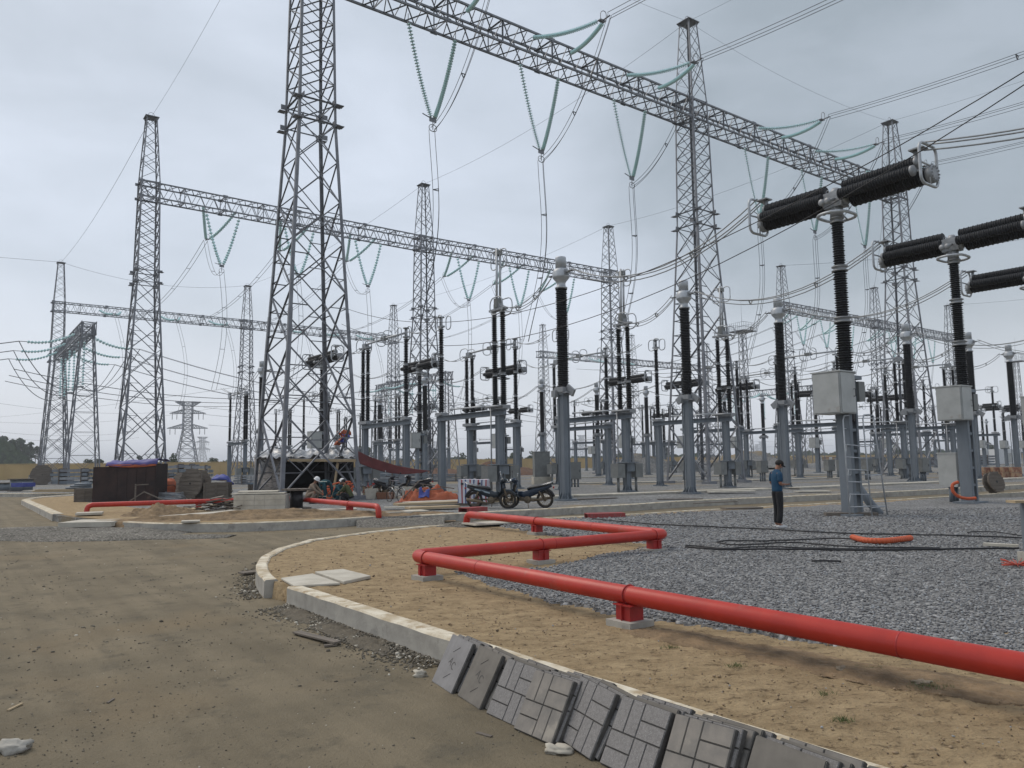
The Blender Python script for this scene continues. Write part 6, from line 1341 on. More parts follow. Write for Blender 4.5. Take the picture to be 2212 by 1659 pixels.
# orange wrapped tub
t = thing('wrapped_tub', 'bright orange wrapped tub right of the dark shed', 'tub', G(362, 1075)); MB().lathe([(.32, 0), (.40, .12), (.44, .5), (.46, .52), (.45, .95), (.36, 1.05), (.15, 1.12), (.05, 1.1)], 18).blob((.05, 0, 1.0), (.36, .3, .16), 12, 8, 2, .5).build('orange_wrap', ORANGE, t); MB().tube([(.465*math.cos(i*.393), .465*math.sin(i*.393), .62+.01*i % 2) for i in range(16)], .02, 5, closed=True).build('rope', BLACK, t)
t = thing('wire_coil', 'flat coil of grey wire behind the left red pipe', 'wire coil', G(362, 1081))
for k in range(9): MB().tube([((1.0-.02*k)*math.cos(i*.314), .55*math.sin(i*.314)*(1-.02*k), .06+.045*k+.03*math.sin(i*.9+k)) for i in range(20)], .022, 5, closed=True).build('wire_turn', ALUD, t)
m = MB(); m.bar((-.9, 0, 0), (-.9, 0, 1.0), .06); m.bar((-.9, 0, .95), (-.25, 0, .98), .05); m.bar((-1.3, -.1, .05), (-.4, -.1, .62), .05); m.bar((-.4, -.1, .6), (.9, -.2, .05), .05); o = m.build('timber_trestle', WOOD); o.location = G(330, 1088); tag(o, 'broken timber trestle before the orange tub', 'trestle')
random.seed(12)
t = thing('scrap_wood_pile', 'heap of dark and pale scrap boards over the left red pipe', 'wood pile', G(480, 1104))
for k in range(34):
    L_ = random.uniform(.5, 1.3); o = MB().box((0, 0, 0), (L_, random.uniform(.08, .2), .03)).build('board', [WOOD, WOOD, WOODL, BLACK][k % 4 if k % 3 else 0], t); x = random.gauss(0, .5); o.location = (x, random.gauss(0, .3), .1+max(0, .55-abs(x)*.4)*random.random()); o.rotation_euler = (random.uniform(-.3, .3), random.uniform(-.25, .25), random.uniform(-.6, .6))
for i, (a, b, w_, h_, lb, m_) in enumerate([((350, 1121), (520, 1106), 1.0, .07, 'long pale concrete slab over the sand heap of the left island', CONCL), ((520, 1106), (650, 1103), .9, .06, 'second pale slab right of the long one on the left island', CONCL), ((392, 1128.5), (432, 1127), .5, .05, 'small square pale slab at the foot of the left sand heap', CONCL), ((165, 1112), (222, 1110), .9, .08, 'pale slab beside the bend of the left red pipe', CONCL), ((150, 1136), (262, 1134), 1.5, .16, 'thick pale slab bridging the kerb gap at left', CONCL), ((668, 1104), (770, 1101), .8, .06, 'pale slab under the right part of the short red pipe', CONCL), ((372, 1109), (440, 1106), .3, .05, 'thin plank on the left sand heap', WOODL), ((832, 1109), (918, 1105), .9, .06, 'pale slab between the short pipe and the cross road', CONCL), ((880, 1100), (988, 1096), .8, .08, 'stack of pale boards right of the short pipe, lower one', WOODL), ((855, 1092), (1120, 1082), .8, .09, 'long pale boards lying before the orange tarp', WOODL), ((830, 1098), (925, 1096), .4, .05, 'thin white board on the gravel right of the short pipe', CONCL), ((1012, 1134), (1108, 1128), .8, .04, 'flat slab on the gravel behind the long pipe', CONCL)]):
    plank(a, b, w_, h_, lb, m_, z=.06 if i != 4 else RZ+.14, name='concrete_slab' if m_ is CONCL else 'plank', cat='slab' if m_ is CONCL else 'plank')
for i in range(6): plank((70+i*2, 1063-i*.9), (196, 1062-i*.9), .22, .04, f'long timber board in the pile behind the left island, {ORD[i]} from the bottom', WOODL, z=.08+.05*i, group='timber boards behind the left island')
for i in range(9):
    a, b = G(142+i*3, 1057-i % 3), G(198, 1056-i % 3); o = MB().tube([(0, 0, 0), b-a], .09, 8).build('steel_pipe', COLUMN); o.location = a+Z*(.1+.17*(i//3)); tag(o, f'grey steel pipe left of the dark shed, {["bottom", "middle", "top"][i//3]} row, {["near", "central", "far"][i % 3]} one', 'pipe', 'grey steel pipes stacked left of the dark shed')
plank((36, 1052), (64, 1051), 1.0, .25, 'blue tarp folded over boards near the left edge', BLUET, z=.75, name='folded_tarp', cat='tarp')
# steel bundles stored before the wall
def bundle(px, py, L_, W_, h_, label, seed):
    random.seed(seed); t = thing('steel_bundle', label, 'steel bundle', G(px, py), R(random.uniform(-5, 12))); n_ = 5; k_ = 4
    for k in range(k_):
        for i in range(n_): o = MB().bar((-L_/2, 0, 0), (L_/2, 0, 0), W_/n_*.7, h_/k_*.7).build('steel_bar', random.choice((COLUMN, STEEL, ALUD)), t); o.location = (random.uniform(-.3, .3), -W_/2+W_*(i+.5)/n_, h_*(k+.5)/k_)
    for x in (-.3, .3): MB().box((x*L_, 0, h_*.5), (.1, W_*1.05, h_*1.04)).build('strap', WOOD, t)
    return t
for i, (px, py, L_, W_, h_, lb) in enumerate([(372, 1040, 3.4, 1.5, 2.2, 'leftmost of three tall stacked steel bundles before the yellow wall'), (402, 1040, 2.6, 1.5, 2.3, 'middle of three tall stacked steel bundles before the yellow wall'), (430, 1040, 2.8, 1.5, 2.1, 'rightmost of three tall stacked steel bundles before the yellow wall'), (110, 1045, 5, 1.5, 1.2, 'low grey steel bundle under the leftmost lattice tower'), (158, 1046, 4.5, 1.6, 1.9, 'steel bundle between the left towers and the dark shed'), (345, 1052, 3.4, 1.5, 1.3, 'grey steel sections lying behind the orange tub'), (300, 1040, 5, 2, 1.2, 'long steel sections hidden behind the dark shed'), (812, 1050, 5, 1.5, 1.1, 'steel sections lying behind the left bicycle'), (850, 1046, 5, 1.5, 1.3, 'steel sections lying behind the parked motorbikes at left'), (960, 1040, 4, 1.5, .8, 'low steel sections left of the middle columns'), (545, 1046, 3, 1.5, 1.0, 'grey steel sections just left of the hut'), (1620, 1012, 8, 2, 1.8, 'long rack of steel sections beyond the left gravel heap'), (1560, 1011, 7, 2, 1.6, 'rack of steel sections behind the middle tower feet'), (1860, 1009, 9, 2, 2.0, 'far rack of steel sections seen through the ladder'), (1985, 1008, 9, 2, 1.8, 'far rack of steel sections right of the ladder'), (2100, 1006, 9, 2, 2.0, 'far rack of steel sections at right before the wall'), (1905, 1012, 5, 2, 1.2, 'small rack with pale ends seen right of the ladder')]): bundle(px, py, L_, W_, h_, lb, i)
WH = mat('white_panels', (.6, .62, .63)); BRW = mat('brown_panels', (.14, .085, .06))
for i, px in enumerate((1778, 1800, 1822)):
    t = thing('crate_stack', f'far stack of white-ended dark panels right of the thick breaker column, {wd[i]} one', 'stack', G(px, 1004), R(5)); P = t.location
    for k in range(4): MB().box((0, 0, .3+k*.55), (3.1, 1.6, .36)).build('panel_pack', BRW, t); MB().box((-1.1, -.82, .3+k*.55), (.9, .04, .42)).build('white_end', WH, t)
BRICK = mat('wrapped_bricks', (.36, .24, .15), (.24, .11, .075), 3.5, .85, lo=.45, hi=.55, c3=(.5, .47, .42), s3=1.1, t3=.62)
for i in range(4):
    t = thing('brick_pallet', f'wrapped pallet of light bricks at far right, {ORD[i]} of the row from the left', 'pallet', G(2130+i*20, 1034), 0, 'brick pallets at far right')
    for k in range(2):
        for j in range(3): MB().box((-.27+j*.27, 0, .28+k*.42), (.255, .9, .40)).build('brick_pack', BRICK, t)
    MB().box((0, 0, .04), (.85, .95, .08)).build('pallet_base', WOOD, t)
for i, (px, w_) in enumerate(((2148, 5.5), (2172, 5))):
    t = thing('site_container', ['white container far right before the wall, left one', 'white container far right before the wall, right one'][i], 'container', G(px, 1003)); MB().box((0, 0, 1.7), (w_, 3, 3.1)).build('container_body', WH, t); MB().box((0, -1.52, 1.4), (1.0, .04, 2.0)).build('container_door', BOXG, t)
# striped crate cover
SM = bpy.data.materials.new('striped_cover'); SM.use_nodes = True; t_ = SM.node_tree; pb = t_.nodes['Principled BSDF']; pb.inputs['Roughness'].default_value = .75
g_ = t_.nodes.new('ShaderNodeTexCoord'); sx_ = t_.nodes.new('ShaderNodeSeparateXYZ'); t_.links.new(g_.outputs['Object'], sx_.inputs[0]); ad = t_.nodes.new('ShaderNodeMath'); ad.operation = 'ADD'; t_.links.new(sx_.outputs[0], ad.inputs[0]); t_.links.new(sx_.outputs[1], ad.inputs[1])
mu = t_.nodes.new('ShaderNodeMath'); mu.operation = 'MULTIPLY'; mu.inputs[1].default_value = 2.9; t_.links.new(ad.outputs[0], mu.inputs[0]); fr2 = t_.nodes.new('ShaderNodeMath'); fr2.operation = 'FRACT'; t_.links.new(mu.outputs[0], fr2.inputs[0])
cr_ = t_.nodes.new('ShaderNodeValToRGB'); cr_.color_ramp.interpolation = 'CONSTANT'; e_ = cr_.color_ramp.elements; e_[0].color = (.55, .56, .6, 1); e_[1].position = .28; e_[1].color = (.32, .05, .055, 1)
for ps, cc_ in ((.46, (.55, .56, .6, 1)), (.74, (.06, .085, .2, 1)), (.92, (.55, .56, .6, 1))): k = e_.new(ps); k.color = cc_
t_.links.new(fr2.outputs[0], cr_.inputs[0]); t_.links.new(cr_.outputs[0], pb.inputs['Base Color'])
t = thing('striped_crate', 'crate wrapped in red, white and blue striped cloth behind the left motorbike', 'crate', G(1024, 1091), R(-4)); b = bmesh.new(); bmesh.ops.create_cube(b, size=1); bmesh.ops.subdivide_edges(b, edges=b.edges[:], cuts=7, use_grid_fill=True)
for v in b.verts: v.co = Vector((v.co.x*1.28, v.co.y*.9, v.co.z*1.0+.6)); v.co += Vector((.03*mnoise.noise(v.co*3), .035*mnoise.noise(v.co*3+Vector((5, 0, 0))), .03*mnoise.noise(v.co*2+Vector((0, 4, 0)))))
me = bpy.data.meshes.new('striped_cover'); b.to_mesh(me); b.free(); me.materials.append(SM); put('striped_cover', me, t); MB().box((0, 0, .05), (1.2, .85, .1)).build('pallet', WOOD, t)
for x in (-.45, .3): MB().box((x, -.47, .93), (.1, .03, .08)).build('strap', BLACK, t)
# orange tarp heap
def heap(u, v):
    x = (u-.5)*3.0; y = (v-.5)*1.6; d = max(0, 1-((u-.55)*2.0)**2)*max(0, 1-((v-.5)*2)**2); z_ = .48*d**.7+.30*mnoise.noise(Vector((u*7, v*4, 0)))*min(1, d*3)+.34*abs(mnoise.noise(Vector((u*11, v*7, 5))))*min(1, d*4)
    return G(924, 1083)+Vector((x, y, max(.01, z_)))
cloth(heap, 60, 34, 'orange_tarp', ORANGE, 'crumpled orange tarp heaped over gear left of the striped crate', 'tarp')
cloth(lambda u, v: heap(.38+.17*u, .06+.3*v)+Vector((0, -.05, .05)), 14, 14, 'blue_sheet', BLUET, 'blue sheet lying over the front of the orange tarp', 'tarp')
for i, (a, b) in enumerate([((-1.2, -.5, .1), (-.4, -.1, 1.0)), ((-.4, .2, .85), (1.3, -.1, .6)), ((-.6, -.4, .5), (.7, -.55, .62))]):
    o = MB().bar(a, b, .06, .045).build('timber_stick', WOOD); o.location = G(924, 1083); tag(o, ['leaning timber stick at the left of the orange tarp heap', 'long timber stick lying along the top of the orange tarp heap', 'timber stick across the front of the orange tarp heap'][i], 'stick')
corr = []
for i in range(26): a = i*.8; corr.append(G(726, 1082)+Vector((.75*math.cos(a)*(1-.01*i)+.2*math.sin(i*1.7), .35*math.sin(a), .35+.28*math.sin(i*.9)+.015*i)))
corrugated(cr(corr, 5), .045, 'tangled coil of orange conduit beside the crouching workers', 8)
for i, (px, py, s3, m_, lb) in enumerate([(802, 1078, (.62, .5, .55), CONCL, 'white plastic tub left of the parked bicycles'), (793, 1069, (.5, .45, .5), WOODL, 'yellowish cardboard box under a green cloth, left of the bicycles'), (833, 1078, (.95, .45, .35), mat('brown_box', (.20, .09, .05)), 'flat reddish brown box among the parked bikes'), (880, 1075, (.6, .1, .6), CONCL, 'white board propped behind the front bicycle'), (750, 1068, (.5, .4, .6), WOOD, 'grey box behind the crouching workers')]):
    b = bmesh.new(); bmesh.ops.create_cube(b, size=1)
    for v in b.verts: k_ = 1.0 if v.co.z > 0 else .88; v.co = Vector((v.co.x*s3[0]*k_, v.co.y*s3[1]*k_, (v.co.z+.5)*s3[2]))
    bmesh.ops.bevel(b, geom=b.edges[:], offset=.02, segments=2, affect='EDGES'); me = bpy.data.meshes.new('storage_box'); b.to_mesh(me); b.free(); me.materials.append(m_); o = put('storage_box', me); o.location = G(px, py); tag(o, lb, 'box')
# ================================================================ MOTORBIKES AND BICYCLES
def wheel_mesh(r_, tr): return MB().tube([(r_*math.cos(i*2*math.pi/28), 0, r_*math.sin(i*2*math.pi/28)) for i in range(28)], tr, 8, closed=True)
def bike(P, rz, label, grp='parked motorbikes', lean=R(8), body=None, accent=None, steer=R(25)):
    t = thing('motorbike', label, 'motorbike', P, rz, grp); t.rotation_euler = (lean, 0, rz); t.scale = (1.13, 1.13, 1.13); bd = mat('bike_body_%s' % label[:8].replace(' ', '_'), body or (.025, .04, .06), None, 4, .3); r_ = .265
    def wheel(c, st):
        o = wheel_mesh(r_, .042).build('wheel', RUBBER, t); o.location = c; o.rotation_euler = (0, 0, st)
        MB().tube([((r_-.045)*math.cos(i*.2618), 0, (r_-.045)*math.sin(i*.2618)) for i in range(24)], .016, 6, closed=True).build('rim', MUD, o); m = MB(); m.lathe([(.045, -.05), (.07, -.03), (.07, .03), (.045, .05)], 12, ax=(0, 1, 0))
        for i in range(14): a = i*.4488; m.tube([(0, 0, 0), ((r_-.05)*math.cos(a), 0, (r_-.05)*math.sin(a))], .005, 4)
        m.build('hub_and_spokes', MUD, o)
    wheel((-.60, 0, .30), 0); wheel((.62, 0, .30), steer)
    cs, sn = math.cos(steer), math.sin(steer); fk = lambda x, y, z_: Vector((.50+(x-.50)*cs-y*sn, (x-.50)*sn+y*cs, z_))
    m = MB()
    for y in (-.075, .075): m.tube([fk(.62, y, .30), fk(.44, y, .80)], .028, 8)
    m.build('fork', MUD, t); m = MB(); m.tube([fk(.60+.31*math.cos(a), 0, .31+.31*math.sin(a)) for a in [.3+i*.28 for i in range(8)]], .055, 6); m.build('front_mudguard', bd, t)
    sh = MB(); prof = [(.36, .92, .09), (.47, .86, .15), (.50, .72, .19), (.44, .56, .17), (.34, .42, .13), (.20, .32, .09)]
    for (x0, z0, w0), (x1, z1, w1) in zip(prof, prof[1:]):
        sh.add([(x0, -w0, z0), (x0+.06, 0, z0+.02), (x0, w0, z0), (x1, -w1, z1), (x1+.07, 0, z1), (x1, w1, z1)], [(0, 1, 4, 3), (1, 2, 5, 4)], True)
        sh.add([(x0-.05, -w0, z0), (x0, 0, z0), (x0-.05, w0, z0), (x1-.05, -w1, z1), (x1, 0, z1), (x1-.05, w1, z1)], [(0, 3, 4, 1), (1, 4, 5, 2)], True)
    sh.build('leg_shield', bd, t)
    b_ = MB()
    ring = []
    for x, zc, w_, h_ in ((.34, .50, .06, .09), (.15, .46, .08, .13), (-.05, .52, .10, .16), (-.3, .62, .12, .15), (-.58, .70, .10, .11), (-.86, .78, .04, .05)): ring.append([(x, w_*math.cos(a), zc+h_*math.sin(a)) for a in [i*math.pi/5 for i in range(10)]])
    vs = [p for q in ring for p in q]; b_.add(vs, [(i*10+k, i*10+(k+1) % 10, (i+1)*10+(k+1) % 10, (i+1)*10+k) for i in range(5) for k in range(10)]+[tuple(range(10)), tuple(range(50, 60))], True); b_.build('body', bd, t)
    if accent: m = MB(); m.bar((.0, -.1, .55), (-.55, -.115, .70), .01, .045); m.build('side_stripe', accent, t)
    s_ = MB(); ring = [[(x, w_*math.cos(a), zc+h_*math.sin(a)) for a in [i*math.pi/5 for i in range(10)]] for x, zc, w_, h_ in ((.02, .68, .07, .03), (-.1, .72, .12, .06), (-.4, .76, .13, .06), (-.7, .81, .11, .05), (-.84, .83, .05, .03))]
    s_.add([p for q in ring for p in q], [(i*10+k, i*10+(k+1) % 10, (i+1)*10+(k+1) % 10, (i+1)*10+k) for i in range(4) for k in range(10)]+[tuple(range(10)), tuple(range(40, 50))], True); s_.build('seat', BLACK, t)
    m = MB(); m.lathe([(.11, -.12), (.13, -.08), (.13, .08), (.1, .12)], 12, (.02, 0, .30), (0, 1, 0)); m.bar((.1, 0, .30), (.3, 0, .34), .14, .14); m.build('engine', MUD, t)
    m = MB(); m.tube([(.12, -.13, .24), (-.15, -.15, .22), (-.35, -.16, .26), (-.85, -.17, .34)], [.02, .025, .05, .055], 8); m.build('exhaust', MUD, t)
    m = MB(); m.bar((.0, .08, .32), (-.6, .08, .30), .03, .06); m.tube([(-.42, .1, .60), (-.58, .1, .32)], .03, 8); m.tube([(-.42, -.1, .60), (-.58, -.1, .32)], .03, 8); m.build('swingarm', MUD, t)
    m = MB(); m.tube([(-.6+.33*math.cos(a), 0, .33+.33*math.sin(a)) for a in [.7+i*.28 for i in range(9)]], .05, 6); m.build('rear_mudguard', BLACK, t)
    h_ = MB(); h_.blob(fk(.50, 0, .98), (.13, .1, .09), 10, 8); h_.tube([fk(.44, -.33, 1.0), fk(.48, -.15, 1.02), fk(.5, 0, 1.0), fk(.48, .15, 1.02), fk(.44, .33, 1.0)], .022, 6); h_.build('handlebar', bd, t); MB().blob(fk(.60, 0, .97), (.05, .085, .06), 10, 8).build('headlight', CHROME, t)
    for y in (-.27, .27):
        q = MB(); q.tube([fk(.47, y, 1.02), fk(.44, y*1.35, 1.2)], .008, 5); q.blob(fk(.44, y*1.4, 1.24), (.015, .06, .04), 8, 6); q.build('mirror', BLACK if y < 0 else CHROME, t)
    MB().tube([(-.45, .12, .80), (-.8, .12, .88), (-.92, .05, .93), (-.92, -.05, .93), (-.8, -.12, .88), (-.45, -.12, .80)], .013, 6).build('grab_rail', CHROME, t); MB().box((-.93, 0, .72), (.03, .12, .06)).build('tail_lamp', REDD, t); MB().tube([(.0, .1, .26), (-.06, .26, .02)], .014, 5).build('side_stand', MUD, t); return t
bike(G(1061, 1098.5), R(-16), 'dark motorbike facing right in front of the striped crate', lean=R(4), body=(.02, .03, .04), accent=mat('pale_stripe', (.3, .38, .42)))
bike(G(1142, 1097), R(166), 'dark motorbike facing left and turned to the camera, nearer the central column', lean=R(-7), body=(.02, .035, .06), accent=mat('green_stripe', (.16, .28, .05)), steer=R(28))
bike(G(829, 1076), R(62), 'motorbike seen from behind with its number plate, under the maroon awning', body=(.02, .02, .025)); bike(G(897, 1072), R(158), 'dark motorbike half hidden behind the orange tarp heap', body=(.02, .02, .025))
def bicycle(P, rz, label):
    t = thing('bicycle', label, 'bicycle', P, rz, 'parked bicycles'); t.rotation_euler = (R(6), 0, rz); r_ = .33
    for x in (-.5, .52):
        o = MB().tube([(r_*math.cos(i*.2244), 0, r_*math.sin(i*.2244)) for i in range(28)], .018, 6, closed=True).build('wheel', RUBBER, t); o.location = (x, 0, r_); m = MB()
        for i in range(16): a = i*.3927; m.tube([(0, 0, 0), (.31*math.cos(a), 0, .31*math.sin(a))], .003, 3)
        m.build('spokes', CHROME, o); MB().tube([(x+.36*math.cos(a), 0, r_+.36*math.sin(a)) for a in [.5+i*.26 for i in range(9)]], .022, 5).build('mudguard', CHROME, t)
    m = MB()
    for p, q in (((-.5, 0, .33), (-.08, 0, .28)), ((-.08, 0, .28), (-.2, 0, .85)), ((-.5, 0, .33), (-.18, 0, .72)), ((-.08, 0, .28), (.38, 0, .72)), ((-.15, 0, .62), (.36, 0, .80)), ((.52, 0, .33), (.36, 0, .95))): m.tube([p, q], .017, 6)
    m.build('frame', RED if 'red' in label else BOXD, t); MB().blob((-.22, 0, .9), (.13, .07, .04), 8, 6).build('saddle', BLACK, t); MB().tube([(.22, -.28, 1.02), (.36, -.12, 1.04), (.36, 0, 1.0), (.36, .12, 1.04), (.22, .28, 1.02)], .013, 6).build('handlebar', CHROME, t)
    m = MB(); m.lathe([(.09, -.01), (.09, .01)], 14, (-.08, 0, .28), (0, 1, 0)); m.tube([(-.08, -.08, .28), (.03, -.08, .14)], .01, 5); m.build('crank', BOXD, t); m = MB(); m.box((-.55, 0, .76), (.4, .14, .015)); m.build('rack', BOXD, t)
    c = MB(); 
    for z_ in (.72, .84, .95): c.tube([(.5, -.13, z_), (.74, -.13, z_), (.74, .13, z_), (.5, .13, z_)], .006, 4, closed=True)
    for x in (.5, .58, .66, .74): c.tube([(x, -.13, .95), (x, -.11, .7), (x, .11, .7), (x, .13, .95)], .005, 4)
    c.build('basket', BOXD, t); return t
bicycle(G(853, 1084), R(130), 'pale bicycle with white mudguards, front one left of the orange tarp heap'); bicycle(G(800, 1076), R(40), 'reddish bicycle at the left end of the parked bikes under the awning')
# ================================================================ PEOPLE
def skinned(name, verts, edges, rad, m, parent, sub=2, root=0):
    me = bpy.data.meshes.new(name); me.from_pydata([tuple(v) for v in verts], edges, []); me.materials.append(m); o = put(name, me, parent); sk = o.modifiers.new('skin', 'SKIN'); sk.use_smooth_shade = True; sk.branch_smoothing = .6
    for i, r_ in enumerate(rad): me.skin_vertices[0].data[i].radius = r_ if isinstance(r_, tuple) else (r_, r_); me.skin_vertices[0].data[i].use_root = (i == root)
    ss = o.modifiers.new('smooth', 'SUBSURF'); ss.levels = sub; ss.render_levels = sub; return o
def person(P, rz, label, J, top, bottom, shoe, head='hair', scale=1.0, sleeves='long', hands=True, bandm=None, grip=None):
    """J: joints hip, waist, chest, neck, head, (sh, el, wr) x2, (hi, kn, an, toe) x2; x forward, y left, z up"""
    t = thing('person', label, 'person', P, rz); t.scale = (scale,)*3; V = {k: Vector(v) for k, v in J.items()}
    nm = ['hip', 'waist', 'chest', 'neck', 'jaw', 'head', 'crown']; hd = (V['head']-V['neck']).normalized(); V['jaw'] = V['neck'].lerp(V['head'], .55); V['crown'] = V['head']+hd*.075
    rad = [(.09, .09), (.09, .09), (.10, .09), (.052, .052), (.062, .06), (.078, .088), (.062, .068)]; E_ = [(i, i+1) for i in range(6)]
    for s_ in 'lr':
        b = len(nm); nm += ['sh'+s_, 'el'+s_, 'wr'+s_, 'pa'+s_]; V['pa'+s_] = V['wr'+s_]+(V['wr'+s_]-V['el'+s_]).normalized()*.075; rad += [.052, .040, .027, (.036, .018)]; E_ += [(2, b), (b, b+1), (b+1, b+2), (b+2, b+3)]
        b = len(nm); nm += ['hi'+s_, 'kn'+s_, 'an'+s_, 'toe'+s_]; rad += [.075, .055, .038, .034]; E_ += [(0, b), (b, b+1), (b+1, b+2), (b+2, b+3)]
    if hands:
        for s_ in 'lr':
            w_, p_ = V['wr'+s_], V['pa'+s_]; d = (p_-w_).normalized(); sd_ = d.cross(Z).normalized(); dn = -Z; pi = nm.index('pa'+s_)
            for k, (o_, ln) in enumerate(((-.028, .062), (-.009, .072), (.010, .068), (.028, .052))):
                a = p_+sd_*o_+d*.01; c = a+d*ln*.5; e = c+(d*.7+dn*-.5).normalized()*ln*.5; b = len(nm)
                for q, r_ in ((a, .010), (c, .009), (e, .0075)): nm.append('f%d' % len(nm)); V[nm[-1]] = q; rad.append(r_)
                E_ += [(pi, b), (b, b+1), (b+1, b+2)]
            b = len(nm); sg = 1 if s_ == 'l' else -1; a = w_+d*.03+sd_*sg*.035; c = a+d*.03+Z*.02+sd_*sg*.01
            for q, r_ in ((a, .012), (c, .009)): nm.append('f%d' % len(nm)); V[nm[-1]] = q; rad.append(r_)
            E_ += [(nm.index('wr'+s_), b), (b, b+1)]
    body = skinned('body', [V[k] for k in nm], E_, rad, SKIN, t, 2)
    # clothes follow the same joints, slightly fuller
    def loft(m, cs, side_, k=14):
        vs = []
        for i, (c, ra, rb) in enumerate(cs):
            d = (cs[min(i+1, len(cs)-1)][0]-cs[max(0, i-1)][0]).normalized(); y = side_; x = y.cross(d).normalized()
            vs += [c+y*ra*math.cos(q*2*math.pi/k)+x*rb*math.sin(q*2*math.pi/k)+d*.006*math.sin(q*3.1+i) for q in range(k)]
        n_ = len(cs); m.add(vs, [(i*k+q, i*k+(q+1) % k, (i+1)*k+(q+1) % k, (i+1)*k+q) for i in range(n_-1) for q in range(k)]+[tuple(range(k)), tuple(range((n_-1)*k, n_*k))], True)
    sd = Vector((0, 1, 0)); h, w_, c, n0 = V['hip'], V['waist'], V['chest'], V['neck']; up_d = (w_-h).normalized()
    m = MB(); loft(m, [(h-up_d*.06, .165, .118), (h+up_d*.03, .163, .118), (w_, .158, .115), (w_.lerp(c, .5), .168, .118), (c, .182, .118), (c.lerp(n0, .45), .165, .10), (c.lerp(n0, .75), .10, .078), (n0-(n0-c)*.06, .062, .06)], sd)
    for s_ in 'lr':
        el = V['el'+s_]; sh = V['sh'+s_]; wr = V['wr'+s_]; a0 = sh.lerp(c, .25)
        if sleeves == 'short': m.tube([a0, sh, sh.lerp(el, .5), sh.lerp(el, .86)], [.066, .070, .066, .070], 10)
        else: m.tube([a0, sh, sh.lerp(el, .5), el, el.lerp(wr, .5), el.lerp(wr, .93)], [.066, .068, .060, .055, .048, .042], 10)
    o = m.build('shirt' if top is SHIRT else 'jacket', top, t); ss = o.modifiers.new('smooth', 'SUBSURF'); ss.levels = ss.render_levels = 1
    m = MB(); loft(m, [(h+up_d*.06, .150, .108), (h-up_d*.02, .158, .118), (h-up_d*.09, .15, .115)], sd)
    for s_ in 'lr':
        hi, kn, an = V['hi'+s_], V['kn'+s_], V['an'+s_]; m.tube([hi+up_d*.04, hi, hi.lerp(kn, .45), kn, kn.lerp(an, .5), kn.lerp(an, .97)], [.088, .098, .088, .072, .072, .078], 12)
    o = m.build('trousers', bottom, t); ss = o.modifiers.new('smooth', 'SUBSURF'); ss.levels = ss.render_levels = 1
    for s_ in 'lr':
        a, b = V['an'+s_], V['toe'+s_]; d = (b-a); d.z = 0; d = d.normalized() if d.length > 1e-3 else Vector((1, 0, 0)); q = MB(); q.blob(Vector((0, 0, 0)), (.145, .052, .048), 12, 8); o = q.build('shoe', shoe, t); o.location = Vector((a.x, a.y, .035))+d*.06; o.rotation_euler = (0, 0, math.atan2(d.y, d.x))
    fwd = Vector((1, 0, -.3)); fwd = (fwd-hd*fwd.dot(hd)).normalized(); side = hd.cross(fwd); M_ = Matrix(((fwd.x, side.x, hd.x), (fwd.y, side.y, hd.y), (fwd.z, side.z, hd.z))); hc = V['head']
    m = MB(); m.blob(hc+M_ @ Vector((.096, 0, -.012)), (.016, .012, .022), 8, 6, rot=M_)
    for s_ in (-1, 1): m.blob(hc+M_ @ Vector((-.005, s_*.080, -.005)), (.018, .009, .028), 8, 6, rot=M_)
    m.build('nose_and_ears', SKIN, t)
    m = MB()
    for s_ in (-1, 1): m.blob(hc+M_ @ Vector((.082, s_*.03, .012)), (.008, .013, .006), 8, 6, rot=M_)
    m.blob(hc+M_ @ Vector((.084, 0, -.055)), (.006, .022, .004), 8, 6, rot=M_); m.build('eyes_and_mouth', HAIR, t)
    m = MB(); m.blob(hc+M_ @ Vector((-.018, 0, .035)), (.096, .089, .085), 14, 10, 3, .12, rot=M_); m.build('hair', HAIR, t)
    if head == 'cap': m = MB(); m.blob(hc+M_ @ Vector((-.005, 0, .055)), (.103, .094, .072), 14, 8, rot=M_); m.blob(hc+M_ @ Vector((.115, 0, .035)), (.06, .06, .012), 10, 6, rot=M_); m.build('cap', HAIR, t)
    if head == 'helmet': m = MB(); m.lathe([(.128, -.005), (.132, .0), (.112, .012), (.112, .05), (.10, .09), (.072, .12), (.03, .135), (.01, .137)], 16, hc+M_ @ Vector((0, 0, .025)), hd); m.blob(hc+M_ @ Vector((.115, 0, .028)), (.05, .07, .008), 10, 6, rot=M_); m.build('hard_hat', HELM, t)
    if bandm:
        a = V['waist']; m = MB(); m.tube([a+Vector((.125*math.cos(i*.4)*1.05, .155*math.sin(i*.4), 0)) for i in range(16)], .02, 5, closed=True)
        for s_ in 'lr': c = V['kn'+s_].lerp(V['an'+s_], .4); m.tube([c+Vector((.085*math.cos(i*.628), .085*math.sin(i*.628), 0)) for i in range(10)], .02, 5, closed=True)
        m.build('reflective_bands', bandm, t)
    return t
stand = dict(hip=(0, 0, .90), waist=(.0, 0, 1.02), chest=(-.01, 0, 1.25), neck=(.03, 0, 1.435), head=(.085, 0, 1.525), shl=(-.01, .175, 1.34), ell=(-.035, .215, 1.07), wrl=(.20, .10, 1.05), shr=(-.01, -.175, 1.34), elr=(-.03, -.215, 1.06), wrr=(.20, -.08, 1.05), hil=(0, .085, .86), knl=(.03, .10, .47), anl=(.0, .10, .08), toel=(.15, .12, .03), hir=(0, -.085, .86), knr=(.015, -.09, .47), anr=(-.04, -.09, .08), toer=(.10, -.11, .03))
man = person(G(1683, 1148)+Z*.085, R(12), 'man in teal-blue shirt and dark trousers standing on the gravel, looking down at his phone', stand, SHIRT, TROUS, CREAM, 'cap', 1.02, 'short')
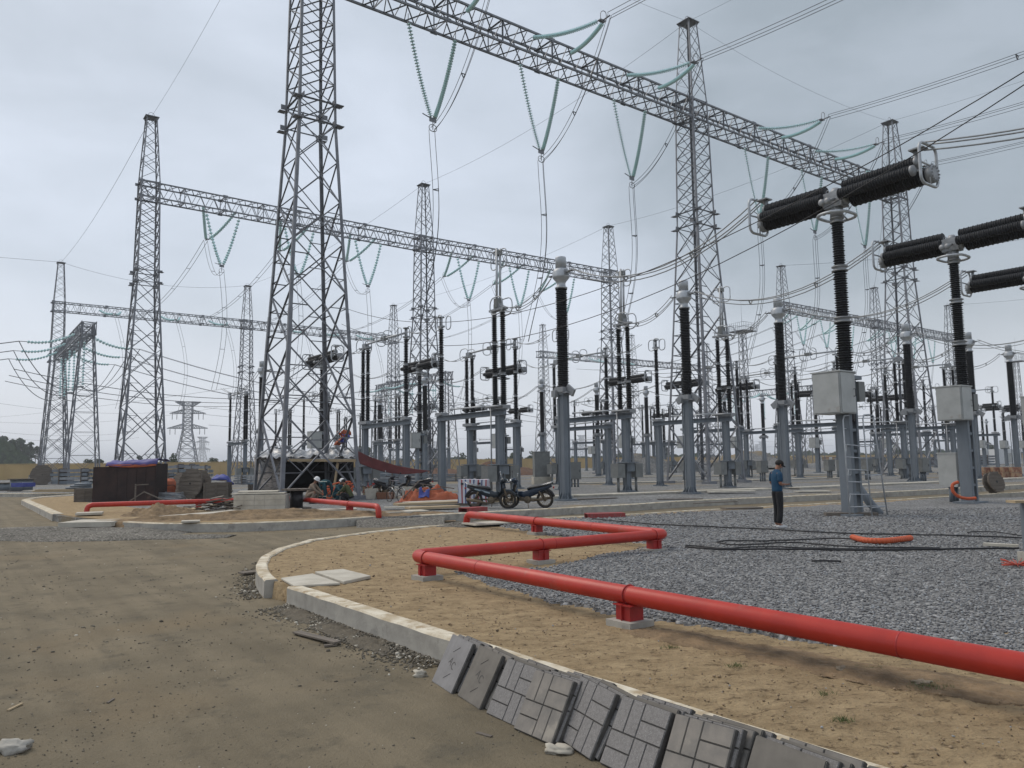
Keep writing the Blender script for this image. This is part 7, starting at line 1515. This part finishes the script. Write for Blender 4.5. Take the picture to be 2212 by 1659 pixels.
o = MB().box((.335, .015, 1.085), (.15, .075, .012), Matrix.Rotation(R(-12), 3, 'Y')).build('smartphone', BLACK); o.location = man.location; o.rotation_euler = man.rotation_euler; tag(o, 'dark phone held in both hands by the standing man', 'phone')
sq = dict(hip=(-.12, 0, .30), waist=(-.08, 0, .42), chest=(.06, 0, .66), neck=(.15, 0, .80), head=(.21, 0, .90), shl=(.06, .17, .74), ell=(.25, .2, .52), wrl=(.44, .1, .40), shr=(.06, -.17, .74), elr=(.25, -.2, .52), wrr=(.44, -.08, .38), hil=(-.1, .1, .30), knl=(.26, .2, .48), anl=(.06, .18, .08), toel=(.2, .2, .03), hir=(-.1, -.1, .30), knr=(.26, -.2, .48), anr=(.06, -.18, .08), toer=(.2, -.2, .03))
bend = dict(hip=(0, 0, .88), waist=(.08, 0, .97), chest=(.34, 0, .93), neck=(.52, 0, .80), head=(.60, 0, .70), shl=(.38, .17, .86), ell=(.42, .2, .58), wrl=(.46, .12, .34), shr=(.38, -.17, .86), elr=(.42, -.2, .58), wrr=(.46, -.1, .32), hil=(0, .09, .84), knl=(.02, .12, .46), anl=(-.04, .13, .08), toel=(.1, .15, .03), hir=(0, -.09, .84), knr=(.05, -.12, .46), anr=(-.02, -.13, .08), toer=(.12, -.15, .03))
WS = 1.12
person(G(672, 1088), R(-10), 'worker in khaki with a white hard hat sitting beside the bending worker', sq, KHAKI, KHAKI, BLACK, 'helmet', 1.22, hands=False); person(G(696, 1087), R(60), 'worker in teal overalls with reflective bands bending forward beside the hut post', bend, TEALO, TEALO, BLACK, 'hair', 1.06, hands=False, bandm=HIVIS)
person(G(729, 1086), R(-25), 'worker with a white hard hat crouching behind the orange conduit', sq, TEALO, TEALO, BLACK, 'helmet', 1.12, hands=False); person(G(752, 1088), R(172), 'worker in olive jacket crouching with his back to the right of the orange conduit', sq, OLIVE, TROUS, BLACK, 'hair', 1.12, hands=False)
# ================================================================ AIR
hm = bpy.data.materials.new('haze'); hm.use_nodes = True; ht = hm.node_tree; ht.nodes.clear(); ho_ = ht.nodes.new('ShaderNodeOutputMaterial'); hv = ht.nodes.new('ShaderNodeVolumePrincipled')
hv.inputs['Color'].default_value = (.90, .94, 1, 1); hv.inputs['Density'].default_value = HAZE; hv.inputs['Anisotropy'].default_value = 0.2; ht.links.new(hv.outputs[0], ho_.inputs['Volume'])
hb = MB().box((0, 1900, 28), (5200, 4700, 60)); hb.cur = 0; o = hb.build('haze', hm); tag(o, kind='stuff')
sc.cycles.volume_bounces = 0
